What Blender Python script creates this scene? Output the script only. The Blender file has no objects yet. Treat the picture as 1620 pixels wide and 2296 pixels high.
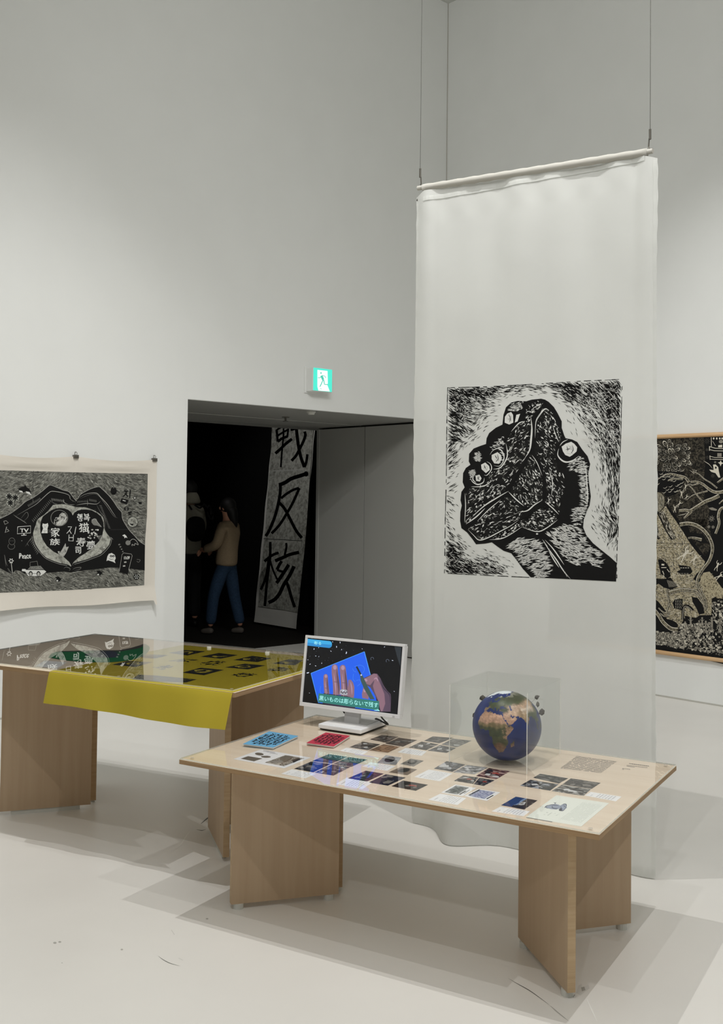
import bpy, bmesh, math, random
import numpy as np
from mathutils import Vector, Matrix
from mathutils.geometry import tessellate_polygon

random.seed(7)
SC = bpy.context.scene
COL = SC.collection

# ------------------------------------------------------------------ camera
FPX, PITCH, ROLL = 2343.3, 0.0307, 0.0129          # focal length in pixels of the 1620 x 2296 frame
PPX, PPY = 733.88, 1048.26                         # principal point (the photograph is a crop)
EYE = np.array([0.0, 0.0, 1.5])
_F = np.array([0, math.cos(PITCH), math.sin(PITCH)])
_U0 = np.array([0, -math.sin(PITCH), math.cos(PITCH)])
_R0 = np.array([1.0, 0, 0])
_R = math.cos(ROLL) * _R0 + math.sin(ROLL) * _U0
_U = -math.sin(ROLL) * _R0 + math.cos(ROLL) * _U0
cd = bpy.data.cameras.new('camera')
cam = bpy.data.objects.new('camera', cd)
COL.objects.link(cam)
cam.matrix_world = Matrix(((_R[0], _U[0], -_F[0], 0), (_R[1], _U[1], -_F[1], 0), (_R[2], _U[2], -_F[2], 1.5), (0, 0, 0, 1)))
cd.sensor_fit = 'VERTICAL'
cd.sensor_height = 24.0
cd.lens = 24.0 * FPX / 2296
cd.shift_x = (810 - PPX) / 2296
cd.shift_y = (PPY - 1148) / 2296
cd.clip_start = 0.05
cd.clip_end = 100
SC.camera = cam
SC.view_settings.view_transform = 'Standard'
SC.view_settings.look = 'None'
SC.view_settings.gamma = 1.0
SC.view_settings.use_curve_mapping = False
SC.view_settings.exposure = 0.0
SC.cycles.transparent_max_bounces = 24
SC.cycles.max_bounces = 10
SC.cycles.diffuse_bounces = 6

# ------------------------------------------------------------------ reference geometry of the room
K = np.array([1.1033, 9.9185, 0.0])                # the far corner, at floor level
WY = 0.7207
WL = np.array([-math.cos(WY), -math.sin(WY), 0])   # along the left wall, away from the corner
WR = np.array([math.sin(WY), -math.cos(WY), 0])    # along the right wall, away from the corner
NL = -WR                                           # behind the left wall
CEIL = 6.284
Z3 = np.array([0, 0, 1.0])
def LW(w, n, z): return K + WL * w + NL * n + Z3 * z       # left wall frame: along, behind, up
def RW(w, n, z): return K + WR * w - WL * n + Z3 * z       # right wall frame

T1H, T1YAW = 0.5596, -0.5466
T1O = np.array([-0.5217, 3.8073, 0.0]); T1L, T1W = 1.5333, 0.9347
T2H, T2YAW = 0.747, -0.487
T2O = np.array([-0.350, 4.099, 0.0]); T2L, T2W = 1.592, 1.048
def fr(o, yaw):
    a = np.array([math.cos(yaw), math.sin(yaw), 0]); b = np.array([-math.sin(yaw), math.cos(yaw), 0])
    return lambda x, y, z=0.0: o + a * x + b * y + Z3 * z
T1 = fr(T1O, T1YAW); T2 = fr(T2O, T2YAW)

# ------------------------------------------------------------------ world and lights
world = bpy.data.worlds.new('world'); SC.world = world
world.use_nodes = True
world.node_tree.nodes['Background'].inputs[0].default_value = (0.6, 0.62, 0.6, 1)
world.node_tree.nodes['Background'].inputs[1].default_value = 0.02

def spot(name, loc, target, power, angle, blend=0.4, radius=0.02, col=(1, 0.99, 0.968)):
    ld = bpy.data.lights.new(name, 'SPOT'); ld.energy = power; ld.spot_size = math.radians(angle)
    ld.spot_blend = blend; ld.shadow_soft_size = radius; ld.color = col
    o = bpy.data.objects.new(name, ld); COL.objects.link(o)
    o.location = loc
    d = Vector(target) - Vector(loc)
    o.rotation_euler = d.to_track_quat('-Z', 'Y').to_euler()
    return o

# four ceiling spots over the tables; their places follow from the table shadows on the floor
spot('ceiling_or_fill_spot', (-0.76, 0.71, 5.65), (0.3, 4.2, 0), 125, 100, 0.6, 0.012)
spot('ceiling_or_fill_spot', (-1.3, -2.6, 5.45), (0.85, 4.55, 0.75), 260, 23, 0.9, 0.05)  # added frontal fill to brighten the banner, no such lamp seen
spot('ceiling_or_fill_spot', (2.81, 0.47, 5.65), (0.4, 4.4, 0), 180, 100, 0.6, 0.012)
spot('ceiling_or_fill_spot', (1.55, 2.55, 5.65), (0.4, 4.2, 0), 238, 110, 0.7, 0.012)
spot('ceiling_or_fill_spot', (-0.50, 4.05, 5.65), (-0.5, 4.3, 0), 250, 118, 0.8, 0.012)
# wall washers for the prints on the two walls
p = LW(4.9, -3.0, 5.65); spot('ceiling_or_fill_spot', p, LW(4.7, 0, 0.7), 190, 70, 1.0, 0.03)
p = LW(2.2, -3.0, 5.65); spot('ceiling_or_fill_spot', p, LW(1.6, 0, 0.9), 10, 70, 1.0, 0.03)
p = RW(3.3, -3.0, 5.65); spot('ceiling_or_fill_spot', p, RW(3.4, 0, 0.8), 300, 66, 1.0, 0.03)
# added high fill lamp, no such fixture seen, lifts the far corner's upper walls
spot('ceiling_or_fill_spot', LW(6.2, -6.2, 5.3), K + np.array([0, 0, 5.0]), 330, 84, 1.0, 0.25)
# added soft fill, no such panel seen, over the middle of the hall
al = bpy.data.lights.new('added_fill_panel', 'AREA'); al.shape = 'RECTANGLE'; al.size = 5.0; al.size_y = 5.0; al.energy = 90; al.color = (1, 0.99, 0.965)
ao = bpy.data.objects.new('added_fill_panel', al); COL.objects.link(ao); ao.location = LW(6.5, -6.0, 6.2)
# dim light in the dark room behind the doorway
spot('ceiling_or_fill_spot', LW(2.2, 1.9, 3.2), LW(-0.5, 3.0, 1.7), 80, 46, 1.0, 0.03)

# ------------------------------------------------------------------ pixel rays (for laying out prints on their real planes)
def ray(px, py): return _F + _R * (px - PPX) / FPX - _U * (py - PPY) / FPX
def onz(px, py, z):
    d = ray(px, py); return EYE + d * ((z - 1.5) / d[2])
def onplane(px, py, p0, n):
    d = ray(px, py); return EYE + d * (np.dot(p0 - EYE, n) / np.dot(d, n))

# ------------------------------------------------------------------ materials
def new_mat(name):
    m = bpy.data.materials.new(name); m.use_nodes = True
    return m, m.node_tree.nodes, m.node_tree.links, m.node_tree.nodes['Principled BSDF']
def lin(c):
    return tuple(((v / 255) / 12.92 if v / 255 <= 0.04045 else ((v / 255 + 0.055) / 1.055) ** 2.4) for v in c)
def col4(c):
    if max(c) > 1.0: c = lin(c)
    return (c[0], c[1], c[2], 1)
def flat(name, c, rough=0.6, spec=0.4, metal=0.0, noise=0.0, nscale=40.0, bump=0.0, stretch=(1, 1, 1)):
    m, N, L, B = new_mat(name)
    B.inputs['Roughness'].default_value = rough; B.inputs['Metallic'].default_value = metal
    B.inputs['Specular IOR Level'].default_value = spec
    c = col4(c)
    if noise > 0 or bump > 0:
        tc = N.new('ShaderNodeTexCoord'); mp = N.new('ShaderNodeMapping'); mp.inputs['Scale'].default_value = stretch
        nz = N.new('ShaderNodeTexNoise'); nz.inputs['Scale'].default_value = nscale; nz.inputs['Detail'].default_value = 6
        L.new(tc.outputs['Object'], mp.inputs[0]); L.new(mp.outputs[0], nz.inputs['Vector'])
        cr = N.new('ShaderNodeValToRGB')
        cr.color_ramp.elements[0].position = 0.3; cr.color_ramp.elements[1].position = 0.7
        cr.color_ramp.elements[0].color = tuple(min(1, v * (1 - noise)) for v in c[:3]) + (1,)
        cr.color_ramp.elements[1].color = tuple(min(1, v * (1 + noise)) for v in c[:3]) + (1,)
        L.new(nz.outputs[0], cr.inputs[0]); L.new(cr.outputs[0], B.inputs['Base Color'])
        if bump > 0:
            bp = N.new('ShaderNodeBump'); bp.inputs['Strength'].default_value = bump; bp.inputs['Distance'].default_value = 0.002
            L.new(nz.outputs[0], bp.inputs['Height']); L.new(bp.outputs[0], B.inputs['Normal'])
    else:
        B.inputs['Base Color'].default_value = c
    return m
def mottle(name, stops, scale, detail=4, stretch=(1, 1, 1), rough=0.6, rotz=0.0, dist=0.0, spec=0.3, along=None, nrough=0.5):
    """noise run through a colour ramp: carved texture, photographs, stone"""
    m, N, L, B = new_mat(name)
    tc = N.new('ShaderNodeTexCoord'); mp = N.new('ShaderNodeMapping')
    mp.inputs['Scale'].default_value = stretch; mp.inputs['Rotation'].default_value = (0, 0, rotz)
    if along is not None:                               # streaks: turn first, then stretch (angle in the x-z plane)
        mp.vector_type = 'TEXTURE'; mp.inputs['Scale'].default_value = (along[1], 1, 1); mp.inputs['Rotation'].default_value = (0, along[0], 0)
    nz = N.new('ShaderNodeTexNoise'); nz.inputs['Scale'].default_value = scale; nz.inputs['Roughness'].default_value = nrough
    nz.inputs['Detail'].default_value = detail; nz.inputs['Distortion'].default_value = dist
    cr = N.new('ShaderNodeValToRGB'); E = cr.color_ramp.elements
    while len(E) < len(stops): E.new(0.5)
    for e, (p, c) in zip(E, stops): e.position = p; e.color = col4(c)
    L.new(tc.outputs['Object'], mp.inputs[0]); L.new(mp.outputs[0], nz.inputs['Vector'])
    L.new(nz.outputs[0], cr.inputs[0]); L.new(cr.outputs[0], B.inputs['Base Color'])
    B.inputs['Roughness'].default_value = rough; B.inputs['Specular IOR Level'].default_value = spec
    return m
def emit(name, c, s=1.0):
    m, N, L, B = new_mat(name)
    B.inputs['Base Color'].default_value = (0.01, 0.01, 0.01, 1)
    B.inputs['Roughness'].default_value = 0.3
    B.inputs['Emission Color'].default_value = col4(c); B.inputs['Emission Strength'].default_value = s
    return m
def clear(name, tint=(1, 1, 1), body=0.0, gain=1.9, bodycol=(0.8, 0.82, 0.8)):
    """thin clear acrylic: see-through with a mirror reflection that grows at grazing angles"""
    m, N, L, B = new_mat(name)
    out = N['Material Output']; N.remove(B)
    tr = N.new('ShaderNodeBsdfTransparent'); tr.inputs[0].default_value = (*tint, 1)
    gl = N.new('ShaderNodeBsdfGlossy'); gl.inputs['Roughness'].default_value = 0.0
    fz = N.new('ShaderNodeFresnel'); fz.inputs[0].default_value = 1.49
    geo = N.new('ShaderNodeNewGeometry')
    inv = N.new('ShaderNodeMath'); inv.operation = 'SUBTRACT'; inv.inputs[0].default_value = 1.0
    L.new(geo.outputs['Backfacing'], inv.inputs[1])
    mu = N.new('ShaderNodeMath'); mu.operation = 'MULTIPLY'; mu.use_clamp = True
    L.new(fz.outputs[0], mu.inputs[0]); L.new(inv.outputs[0], mu.inputs[1])
    m2 = N.new('ShaderNodeMath'); m2.operation = 'MULTIPLY'; m2.use_clamp = True; m2.inputs[1].default_value = gain
    L.new(mu.outputs[0], m2.inputs[0])
    mx = N.new('ShaderNodeMixShader'); L.new(m2.outputs[0], mx.inputs[0]); L.new(tr.outputs[0], mx.inputs[1]); L.new(gl.outputs[0], mx.inputs[2])
    last = mx
    if body > 0:
        df = N.new('ShaderNodeBsdfDiffuse'); df.inputs[0].default_value = (*bodycol, 1)
        mb = N.new('ShaderNodeMixShader'); mb.inputs[0].default_value = body
        L.new(mx.outputs[0], mb.inputs[1]); L.new(df.outputs[0], mb.inputs[2]); last = mb
    L.new(last.outputs[0], out.inputs[0])
    return m
def cloth_mat(name, c, trans=0.3, see=0.1, weave=900.0, rough=0.9, stain=0.03):
    m, N, L, B = new_mat(name)
    out = N['Material Output']; N.remove(B)
    tc = N.new('ShaderNodeTexCoord')
    nz = N.new('ShaderNodeTexNoise'); nz.inputs['Scale'].default_value = 3.0; nz.inputs['Detail'].default_value = 5
    L.new(tc.outputs['Object'], nz.inputs['Vector'])
    cr = N.new('ShaderNodeValToRGB'); c = col4(c)
    cr.color_ramp.elements[0].position = 0.3; cr.color_ramp.elements[1].position = 0.7
    cr.color_ramp.elements[0].color = tuple(v * (1 - stain) for v in c[:3]) + (1,)
    cr.color_ramp.elements[1].color = tuple(min(1, v * (1 + stain)) for v in c[:3]) + (1,)
    L.new(nz.outputs[0], cr.inputs[0])
    n2 = N.new('ShaderNodeTexNoise'); n2.inputs['Scale'].default_value = weave; n2.inputs['Detail'].default_value = 2
    L.new(tc.outputs['Object'], n2.inputs['Vector'])
    bp = N.new('ShaderNodeBump'); bp.inputs['Strength'].default_value = 0.25; bp.inputs['Distance'].default_value = 0.0006
    L.new(n2.outputs[0], bp.inputs['Height'])
    df = N.new('ShaderNodeBsdfDiffuse'); tl = N.new('ShaderNodeBsdfTranslucent'); tr = N.new('ShaderNodeBsdfTransparent')
    for s in (df, tl): L.new(cr.outputs[0], s.inputs[0]); L.new(bp.outputs[0], s.inputs['Normal'])
    a = N.new('ShaderNodeMixShader'); a.inputs[0].default_value = trans; L.new(df.outputs[0], a.inputs[1]); L.new(tl.outputs[0], a.inputs[2])
    b = N.new('ShaderNodeMixShader'); b.inputs[0].default_value = see; L.new(a.outputs[0], b.inputs[1]); L.new(tr.outputs[0], b.inputs[2])
    L.new(b.outputs[0], out.inputs[0])
    return m
def wood(name, c1, c2, grain=(30, 30, 1.2), scale=1.0, rough=0.45, spec=0.35, rotz=0.0):
    m, N, L, B = new_mat(name)
    tc = N.new('ShaderNodeTexCoord'); mp = N.new('ShaderNodeMapping'); mp.inputs['Scale'].default_value = grain
    mp.inputs['Rotation'].default_value = (0, 0, rotz)
    nz = N.new('ShaderNodeTexNoise'); nz.inputs['Scale'].default_value = scale; nz.inputs['Detail'].default_value = 8; nz.inputs['Roughness'].default_value = 0.6
    nz.inputs['Distortion'].default_value = 0.4
    cr = N.new('ShaderNodeValToRGB'); cr.color_ramp.elements[0].position = 0.32; cr.color_ramp.elements[1].position = 0.68
    cr.color_ramp.elements[0].color = col4(c1); cr.color_ramp.elements[1].color = col4(c2)
    L.new(tc.outputs['Object'], mp.inputs[0]); L.new(mp.outputs[0], nz.inputs['Vector']); L.new(nz.outputs[0], cr.inputs[0])
    L.new(cr.outputs[0], B.inputs['Base Color'])
    B.inputs['Roughness'].default_value = rough; B.inputs['Specular IOR Level'].default_value = spec
    return m

M = {}
M['wall'] = flat('wall_paint', (0.79, 0.80, 0.785), 0.9, 0.1, noise=0.012, nscale=3.0)
M['ceiling'] = flat('ceiling_paint', (0.62, 0.63, 0.60), 0.9, 0.1)
M['floor'] = flat('floor_resin', (0.73, 0.715, 0.68), 0.33, 0.32, noise=0.02, nscale=2.5)
M['dark_wall'] = flat('black_room_paint', (0.008, 0.008, 0.008), 0.9, 0.1)
M['dark_floor'] = flat('black_room_carpet', (0.02, 0.018, 0.016), 0.95, 0.05, noise=0.3, nscale=80)
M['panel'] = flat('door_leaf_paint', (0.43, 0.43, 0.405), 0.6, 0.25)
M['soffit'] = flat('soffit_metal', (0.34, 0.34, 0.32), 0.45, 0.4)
M['shadow_gap'] = flat('shadow_gap', (0.05, 0.05, 0.045), 0.9, 0.0)
M['seam'] = flat('seam_and_foot_shadow', (0.50, 0.49, 0.45), 0.9, 0.0)
M['ply'] = wood('birch_ply_leg', (182, 157, 129), (190, 166, 138), (26, 26, 1.1))
M['ply_edge'] = wood('birch_ply_edge', (182, 155, 120), (196, 170, 136), (2, 2, 70), rough=0.6)
M['ply_top'] = wood('birch_ply_top', (223, 205, 182), (234, 219, 198), (1.2, 26, 26))
M['ply_top_edge'] = wood('birch_ply_top_edge', (146, 116, 82), (176, 146, 110), (2, 2, 160), rough=0.6)
M['acrylic'] = clear('clear_acrylic_sheet', gain=1.2)
M['acrylic2'] = clear('clear_acrylic_sheet_tall_table', gain=1.7)
M['acrylic_edge'] = clear('acrylic_cut_edge', (0.93, 0.95, 0.93), body=0.35, gain=1.0, bodycol=(0.85, 0.86, 0.84))
M['acrylic_case'] = clear('clear_acrylic_case', (0.985, 0.99, 0.985), body=0.008, gain=0.9)
M['case_edge'] = clear('case_edge_highlight', (0.95, 0.95, 0.94), body=0.5, gain=1.0, bodycol=(0.95, 0.95, 0.92))  # white polished edges, with the case's edge highlights put into the colour
M['foot'] = flat('white_plastic_foot', (0.62, 0.62, 0.58), 0.5, 0.4)
M['cloth'] = cloth_mat('white_banner_cloth', (0.80, 0.81, 0.785), 0.30, 0.07)
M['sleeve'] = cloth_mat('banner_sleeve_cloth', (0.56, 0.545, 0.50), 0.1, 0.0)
M['calico'] = cloth_mat('cream_calico', (0.80, 0.755, 0.68), 0.15, 0.0)
M['ink'] = flat('black_printing_ink', (0.009, 0.009, 0.009), 0.7, 0.12)
M['ink2'] = flat('thin_black_ink', (0.035, 0.035, 0.033), 0.6, 0.3)
M['carve'] = flat('unprinted_cloth', (0.72, 0.725, 0.70), 0.9, 0.05)
M['carve2'] = flat('grey_carved_marks', (0.22, 0.22, 0.205), 0.9, 0.05)
M['carve3'] = flat('half_grey_carved_marks', (0.44, 0.44, 0.41), 0.9, 0.05)
M['cream'] = flat('cream_carved_marks', (0.66, 0.62, 0.52), 0.9, 0.05)
M['cream2'] = flat('dull_cream_marks', (0.26, 0.24, 0.20), 0.9, 0.05)
M['steel'] = flat('steel_fitting', (0.16, 0.15, 0.13), 0.35, 0.5, metal=0.8)
M['wire'] = flat('steel_wire', (0.10, 0.10, 0.09), 0.4, 0.4, metal=0.5)
M['oak'] = wood('pale_wood_rail', (196, 158, 116), (222, 186, 142), (1.0, 20, 20))

# ------------------------------------------------------------------ object helpers
def props(o, label=None, cat=None, group=None, kind=None):
    if label: o['label'] = label
    if cat: o['category'] = cat
    if group: o['group'] = group
    if kind: o['kind'] = kind
    return o
def empty(name, loc, yaw=0.0, label=None, cat=None, group=None):
    o = bpy.data.objects.new(name, None); COL.objects.link(o)
    o.location = loc; o.rotation_euler = (0, 0, yaw); o.empty_display_size = 0.1
    return props(o, label, cat, group)
def mesh(name, V, F, mats, parent=None, origin=None, yaw=0.0, idx=None, smooth=False):
    """V in world space; stored relative to origin/yaw (or to the parent Empty)"""
    V = np.asarray(V, float).reshape(-1, 3)
    if parent is not None and origin is None:
        if parent.name not in MWD:
            MWD[parent.name] = Matrix.Translation(parent.location) @ Matrix.Rotation(parent.rotation_euler.z, 4, 'Z')
        MW2 = MWD[parent.name]
        Mi = np.array(MW2.inverted())
    else:
        if origin is None:
            origin = (V[:, 0].mean(), V[:, 1].mean(), V[:, 2].min())
        MW2 = Matrix.Translation(Vector(origin)) @ Matrix.Rotation(yaw, 4, 'Z')
        Mi = np.array(MW2.inverted())
    Vl = V @ Mi[:3, :3].T + Mi[:3, 3]
    me = bpy.data.meshes.new(name)
    me.from_pydata(Vl.tolist(), [], [list(map(int, f)) for f in F])
    for m in (mats if isinstance(mats, (list, tuple)) else [mats]): me.materials.append(m)
    if idx is not None: me.polygons.foreach_set('material_index', list(map(int, idx)))
    if smooth: me.polygons.foreach_set('use_smooth', [True] * len(me.polygons))
    me.update()
    o = bpy.data.objects.new(name, me); COL.objects.link(o)
    if parent is not None:
        o.parent = parent
        MWD[o.name] = MW2
    else:
        o.matrix_world = MW2
        MWD[o.name] = MW2
    return o
MWD = {}
def boxVF(fn, x0, x1, y0, y1, z0, z1):
    V = [fn(x, y, z) for z in (z0, z1) for (x, y) in ((x0, y0), (x1, y0), (x1, y1), (x0, y1))]
    F = [(0, 3, 2, 1), (4, 5, 6, 7), (0, 1, 5, 4), (1, 2, 6, 5), (2, 3, 7, 6), (3, 0, 4, 7)]
    return V, F
def W0(x, y, z): return np.array([x, y, z], float)
def box(name, fn, b, mat, parent=None, idx=None, bevel=0.0, **k):
    V, F = boxVF(fn, *b)
    # keep normals outward whatever the handedness of fn
    V = np.array(V); c = V.mean(0)
    n = np.cross(V[1] - V[0], V[5] - V[0])
    if np.dot(n, V[[0, 1, 5, 4]].mean(0) - c) < 0: F = [tuple(reversed(f)) for f in F]
    o = mesh(name, V, F, mat, parent, idx=idx, **k)
    if bevel > 0:
        md = o.modifiers.new('bevel', 'BEVEL'); md.width = bevel; md.segments = 2; md.limit_method = 'ANGLE'
    return o
def cylVF(p, q, r0, r1=None, n=12, cap=True):
    r1 = r0 if r1 is None else r1
    p = np.array(p, float); q = np.array(q, float); d = q - p; d /= np.linalg.norm(d)
    a = np.cross(d, [0, 0, 1.0]) if abs(d[2]) < 0.9 else np.cross(d, [1.0, 0, 0]); a /= np.linalg.norm(a); b = np.cross(d, a)
    V = []; F = []
    for c, r in ((p, r0), (q, r1)):
        for i in range(n):
            t = 2 * math.pi * i / n; V.append(c + (a * math.cos(t) + b * math.sin(t)) * r)
    for i in range(n): F.append((i, (i + 1) % n, n + (i + 1) % n, n + i))
    if cap: F.append(tuple(range(n))[::-1]); F.append(tuple(range(n, 2 * n)))
    return V, F
def cyl(name, p, q, r0, mat, parent=None, r1=None, n=12, smooth=False, **k):
    V, F = cylVF(p, q, r0, r1, n)
    return mesh(name, V, F, mat, parent, smooth=smooth, **k)
def tubeVF(pts, r, n=8):
    V = []; F = []; pts = [np.array(p, float) for p in pts]
    up = None
    for i, p in enumerate(pts):
        d = pts[min(i + 1, len(pts) - 1)] - pts[max(i - 1, 0)]; d /= np.linalg.norm(d)
        if up is None: up = np.cross(d, [0, 0, 1.0]) if abs(d[2]) < 0.9 else np.cross(d, [1.0, 0, 0])
        a = up - d * np.dot(up, d); a /= np.linalg.norm(a); up = a; b = np.cross(d, a)
        rr = r[i] if isinstance(r, (list, tuple)) else r
        for j in range(n):
            t = 2 * math.pi * j / n; V.append(p + (a * math.cos(t) + b * math.sin(t)) * rr)
    for i in range(len(pts) - 1):
        for j in range(n): F.append((i * n + j, i * n + (j + 1) % n, (i + 1) * n + (j + 1) % n, (i + 1) * n + j))
    F.append(tuple(range(n))[::-1]); F.append(tuple(range((len(pts) - 1) * n, len(pts) * n)))
    return V, F
def merge(parts):
    V = []; F = []
    for v, f in parts:
        o = len(V); V += list(v); F += [tuple(i + o for i in g) for g in f]
    return V, F

# ------------------------------------------------------------------ flat print builder
GL = {}
def glyphs(text):
    """outline-filled text as (vertices, triangles), built from Blender's own font"""
    if text in GL: return GL[text]
    cu = bpy.data.curves.new('lettering', 'FONT'); cu.body = text; cu.resolution_u = 3
    o = bpy.data.objects.new('lettering', cu); COL.objects.link(o)
    dg = bpy.context.evaluated_depsgraph_get()
    me = bpy.data.meshes.new_from_object(o.evaluated_get(dg))
    V = np.array([v.co[:2] for v in me.vertices]).reshape(-1, 2); me.calc_loop_triangles()
    T = [tuple(t.vertices) for t in me.loop_triangles]
    bpy.data.objects.remove(o); bpy.data.meshes.remove(me); bpy.data.curves.remove(cu)
    V = V - V.min(0); V = V / np.maximum(V.max(0), 1e-6)
    GL[text] = (V, T); return GL[text]
def inside(p, poly):
    x, y = p; c = False; j = len(poly) - 1
    for i in range(len(poly)):
        xi, yi = poly[i]; xj, yj = poly[j]
        if (yi > y) != (yj > y) and x < (xj - xi) * (y - yi) / (yj - yi + 1e-12) + xi: c = not c
        j = i
    return c
class Art:
    """coloured shapes laid on a surface; fn(x, y, lift) -> world point, lift in steps of the ink's thickness"""
    def __init__(s, fn, sx=1.0, sy=1.0, ox=0.0, oy=0.0, step=0.00015):
        s.fn = fn; s.sx, s.sy, s.ox, s.oy = sx, sy, ox, oy; s.V = []; s.F = []; s.I = []; s.mats = []; s.step = step
    def mi(s, m):
        if m not in s.mats: s.mats.append(m)
        return s.mats.index(m)
    def pt(s, x, y, l): return s.fn(x / s.sx + s.ox, y / s.sy + s.oy, l * s.step)
    def tri(s, P, T, m, l):
        o = len(s.V); s.V += [s.pt(x, y, l) for x, y in P]; k = s.mi(m)
        for t in T: s.F.append(tuple(i + o for i in t)); s.I.append(k)
    def poly(s, P, m, l):
        P = [tuple(map(float, p)) for p in P]
        T = tessellate_polygon([[Vector((x, y, 0)) for x, y in P]])
        s.tri(P, T, m, l)
    def ell(s, cx, cy, rx, ry, m, l, n=20, rot=0.0):
        c, q = math.cos(rot), math.sin(rot)
        s.poly([(cx + rx * math.cos(t) * c - ry * math.sin(t) * q, cy + rx * math.cos(t) * q + ry * math.sin(t) * c) for t in [2 * math.pi * i / n for i in range(n)]], m, l)
    def line(s, P, w, m, l, taper=False, closed=False):
        P = [np.array(p, float) for p in P]
        if closed: P = P + [P[0]]
        n = len(P); L = []; R = []
        for i in range(n):
            d = P[min(i + 1, n - 1)] - P[max(i - 1, 0)]
            if closed and i in (0, n - 1): d = P[1] - P[-2]
            k = np.hypot(*d) or 1; q = np.array([-d[1], d[0]]) / k
            ww = w[i] if isinstance(w, (list, tuple)) else w
            if taper: ww = ww * math.sin(math.pi * (i + 0.15) / (n - 1 + 0.3))
            L.append(P[i] + q * ww / 2); R.append(P[i] - q * ww / 2)
        s.tri(L + R, [(i, i + 1, n + i + 1, n + i) for i in range(n - 1)], m, l)
    def text(s, t, quad, m, l, wob=0.0):
        """quad: top-left, top-right, bottom-right, bottom-left"""
        V, T = glyphs(t)
        if wob: V = V + wob * np.stack([np.sin(V[:, 1] * 7 + 3 * V[:, 0] + len(t)), np.sin(V[:, 0] * 8 + 2 * V[:, 1])], 1)
        a, b, c, d = [np.array(q, float) for q in quad]
        P = [(a * (1 - u) + b * u) * v + (d * (1 - u) + c * u) * (1 - v) for u, v in V]
        s.tri(P, T, m, l)
    def hatch(s, region, n, ang, ln, w, m, l, jit=0.25, curve=0.0, dens=None, holes=(), clip=False):
        xs = [p[0] for p in region]; ys = [p[1] for p in region]; k = 0; tries = 0
        while k < n and tries < n * 12:
            tries += 1
            x = random.uniform(min(xs), max(xs)); y = random.uniform(min(ys), max(ys))
            if not inside((x, y), region) or any(inside((x, y), h) for h in holes): continue
            if dens and random.random() > dens(x, y): continue
            a = (ang(x, y) if callable(ang) else ang) + random.gauss(0, jit)
            L = ln * random.uniform(0.6, 1.4); cu = random.uniform(-1, 1) * 0.12 * L + curve * L
            dx, dy = math.cos(a), math.sin(a); ww = w * random.uniform(0.6, 1.4)
            p0 = (x - dx * L / 2, y - dy * L / 2); p1 = (x + dx * L / 2, y + dy * L / 2)
            c = (x - dy * cu, y + dx * cu)
            h = ww / 2
            if clip and not (inside(p0, region) and inside(p1, region)): continue
            s.tri([p0, (c[0] - dy * h, c[1] + dx * h), p1, (c[0] + dy * h, c[1] - dx * h)], [(0, 1, 2), (0, 2, 3)], m, l)
            k += 1
    def build(s, name, parent=None, **k):
        o = mesh(name, s.V, s.F, s.mats, parent, idx=s.I, **k)
        return o
def smooth_line(P, n=6):
    """Catmull-Rom through the points"""
    P = [np.array(p, float) for p in P]; Q = [P[0]] + P + [P[-1]]; out = []
    for i in range(1, len(Q) - 2):
        for j in range(n):
            t = j / n
            out.append(0.5 * ((2 * Q[i]) + (-Q[i - 1] + Q[i + 1]) * t + (2 * Q[i - 1] - 5 * Q[i] + 4 * Q[i + 1] - Q[i + 2]) * t * t + (-Q[i - 1] + 3 * Q[i] - 3 * Q[i + 1] + Q[i + 2]) * t ** 3))
    out.append(P[-1]); return [tuple(p) for p in out]

# ================================================================== THE ROOM
ST = dict(kind='structure')
DW0, DW1, DH, DT = 0.115, 2.903, 2.258, 1.65        # doorway: right jamb, left jamb, height, wall thickness
RL, RR = 12.5, 11.5                                 # room lengths along the two walls
# floor (through the doorway too)
V, F = boxVF(lambda x, y, z: LW(x, -y, z), 0, RL, 0, RR, -0.1, 0)
V2, F2 = boxVF(lambda x, y, z: LW(x, y, z), DW0, DW1, 0, DT, -0.1, 0)
floor = mesh('floor', *merge([(V, F), (V2, F2)]), M['floor']); props(floor, **ST)
def wallbox(name, fn, parts, mat, **k):
    o = mesh(name, *merge([boxVF(fn, *p) for p in parts]), mat); props(o, **ST); return o
wall_left = wallbox('wall_left', LW, [(DW1, RL, 0, DT, 0, CEIL), (DW0, DW1, 0, DT, DH, CEIL), (-0.3, DW0, 0, DT, 0, CEIL)], M['wall'])
wall_right = wallbox('wall_right', lambda x, y, z: RW(x, y, z), [(0, RR, 0, 0.3, 0, CEIL)], M['wall'])
wall_back = wallbox('wall_back', LW, [(-0.3, RL + 0.3, -RR - 0.3, -RR, 0, CEIL)], M['wall'])
wall_front = wallbox('wall_front', LW, [(RL, RL + 0.3, -RR, DT, 0, CEIL)], M['wall'])
ceiling = wallbox('ceiling', LW, [(-0.3, RL + 0.3, -RR - 0.3, DT, CEIL, CEIL + 0.2)], M['ceiling'])
# seam where the walls meet, grey strips paint the shadow line at their feet
o = mesh('trim_1', *boxVF(LW, 0.0, 0.006, -0.006, 0.0, 0, CEIL), M['seam']); props(o, **ST)
o = mesh('foot_shadow_left', *merge([boxVF(LW, DW1, RL, -0.004, 0, 0.0, 0.012), boxVF(LW, 0.01, DW0 - 0.03, -0.004, 0, 0, 0.012)]), M['seam']); props(o, **ST)
o = mesh('foot_shadow_right', *boxVF(RW, 0.01, RR, -0.004, 0, 0.0, 0.012), M['seam']); props(o, **ST)
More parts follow.
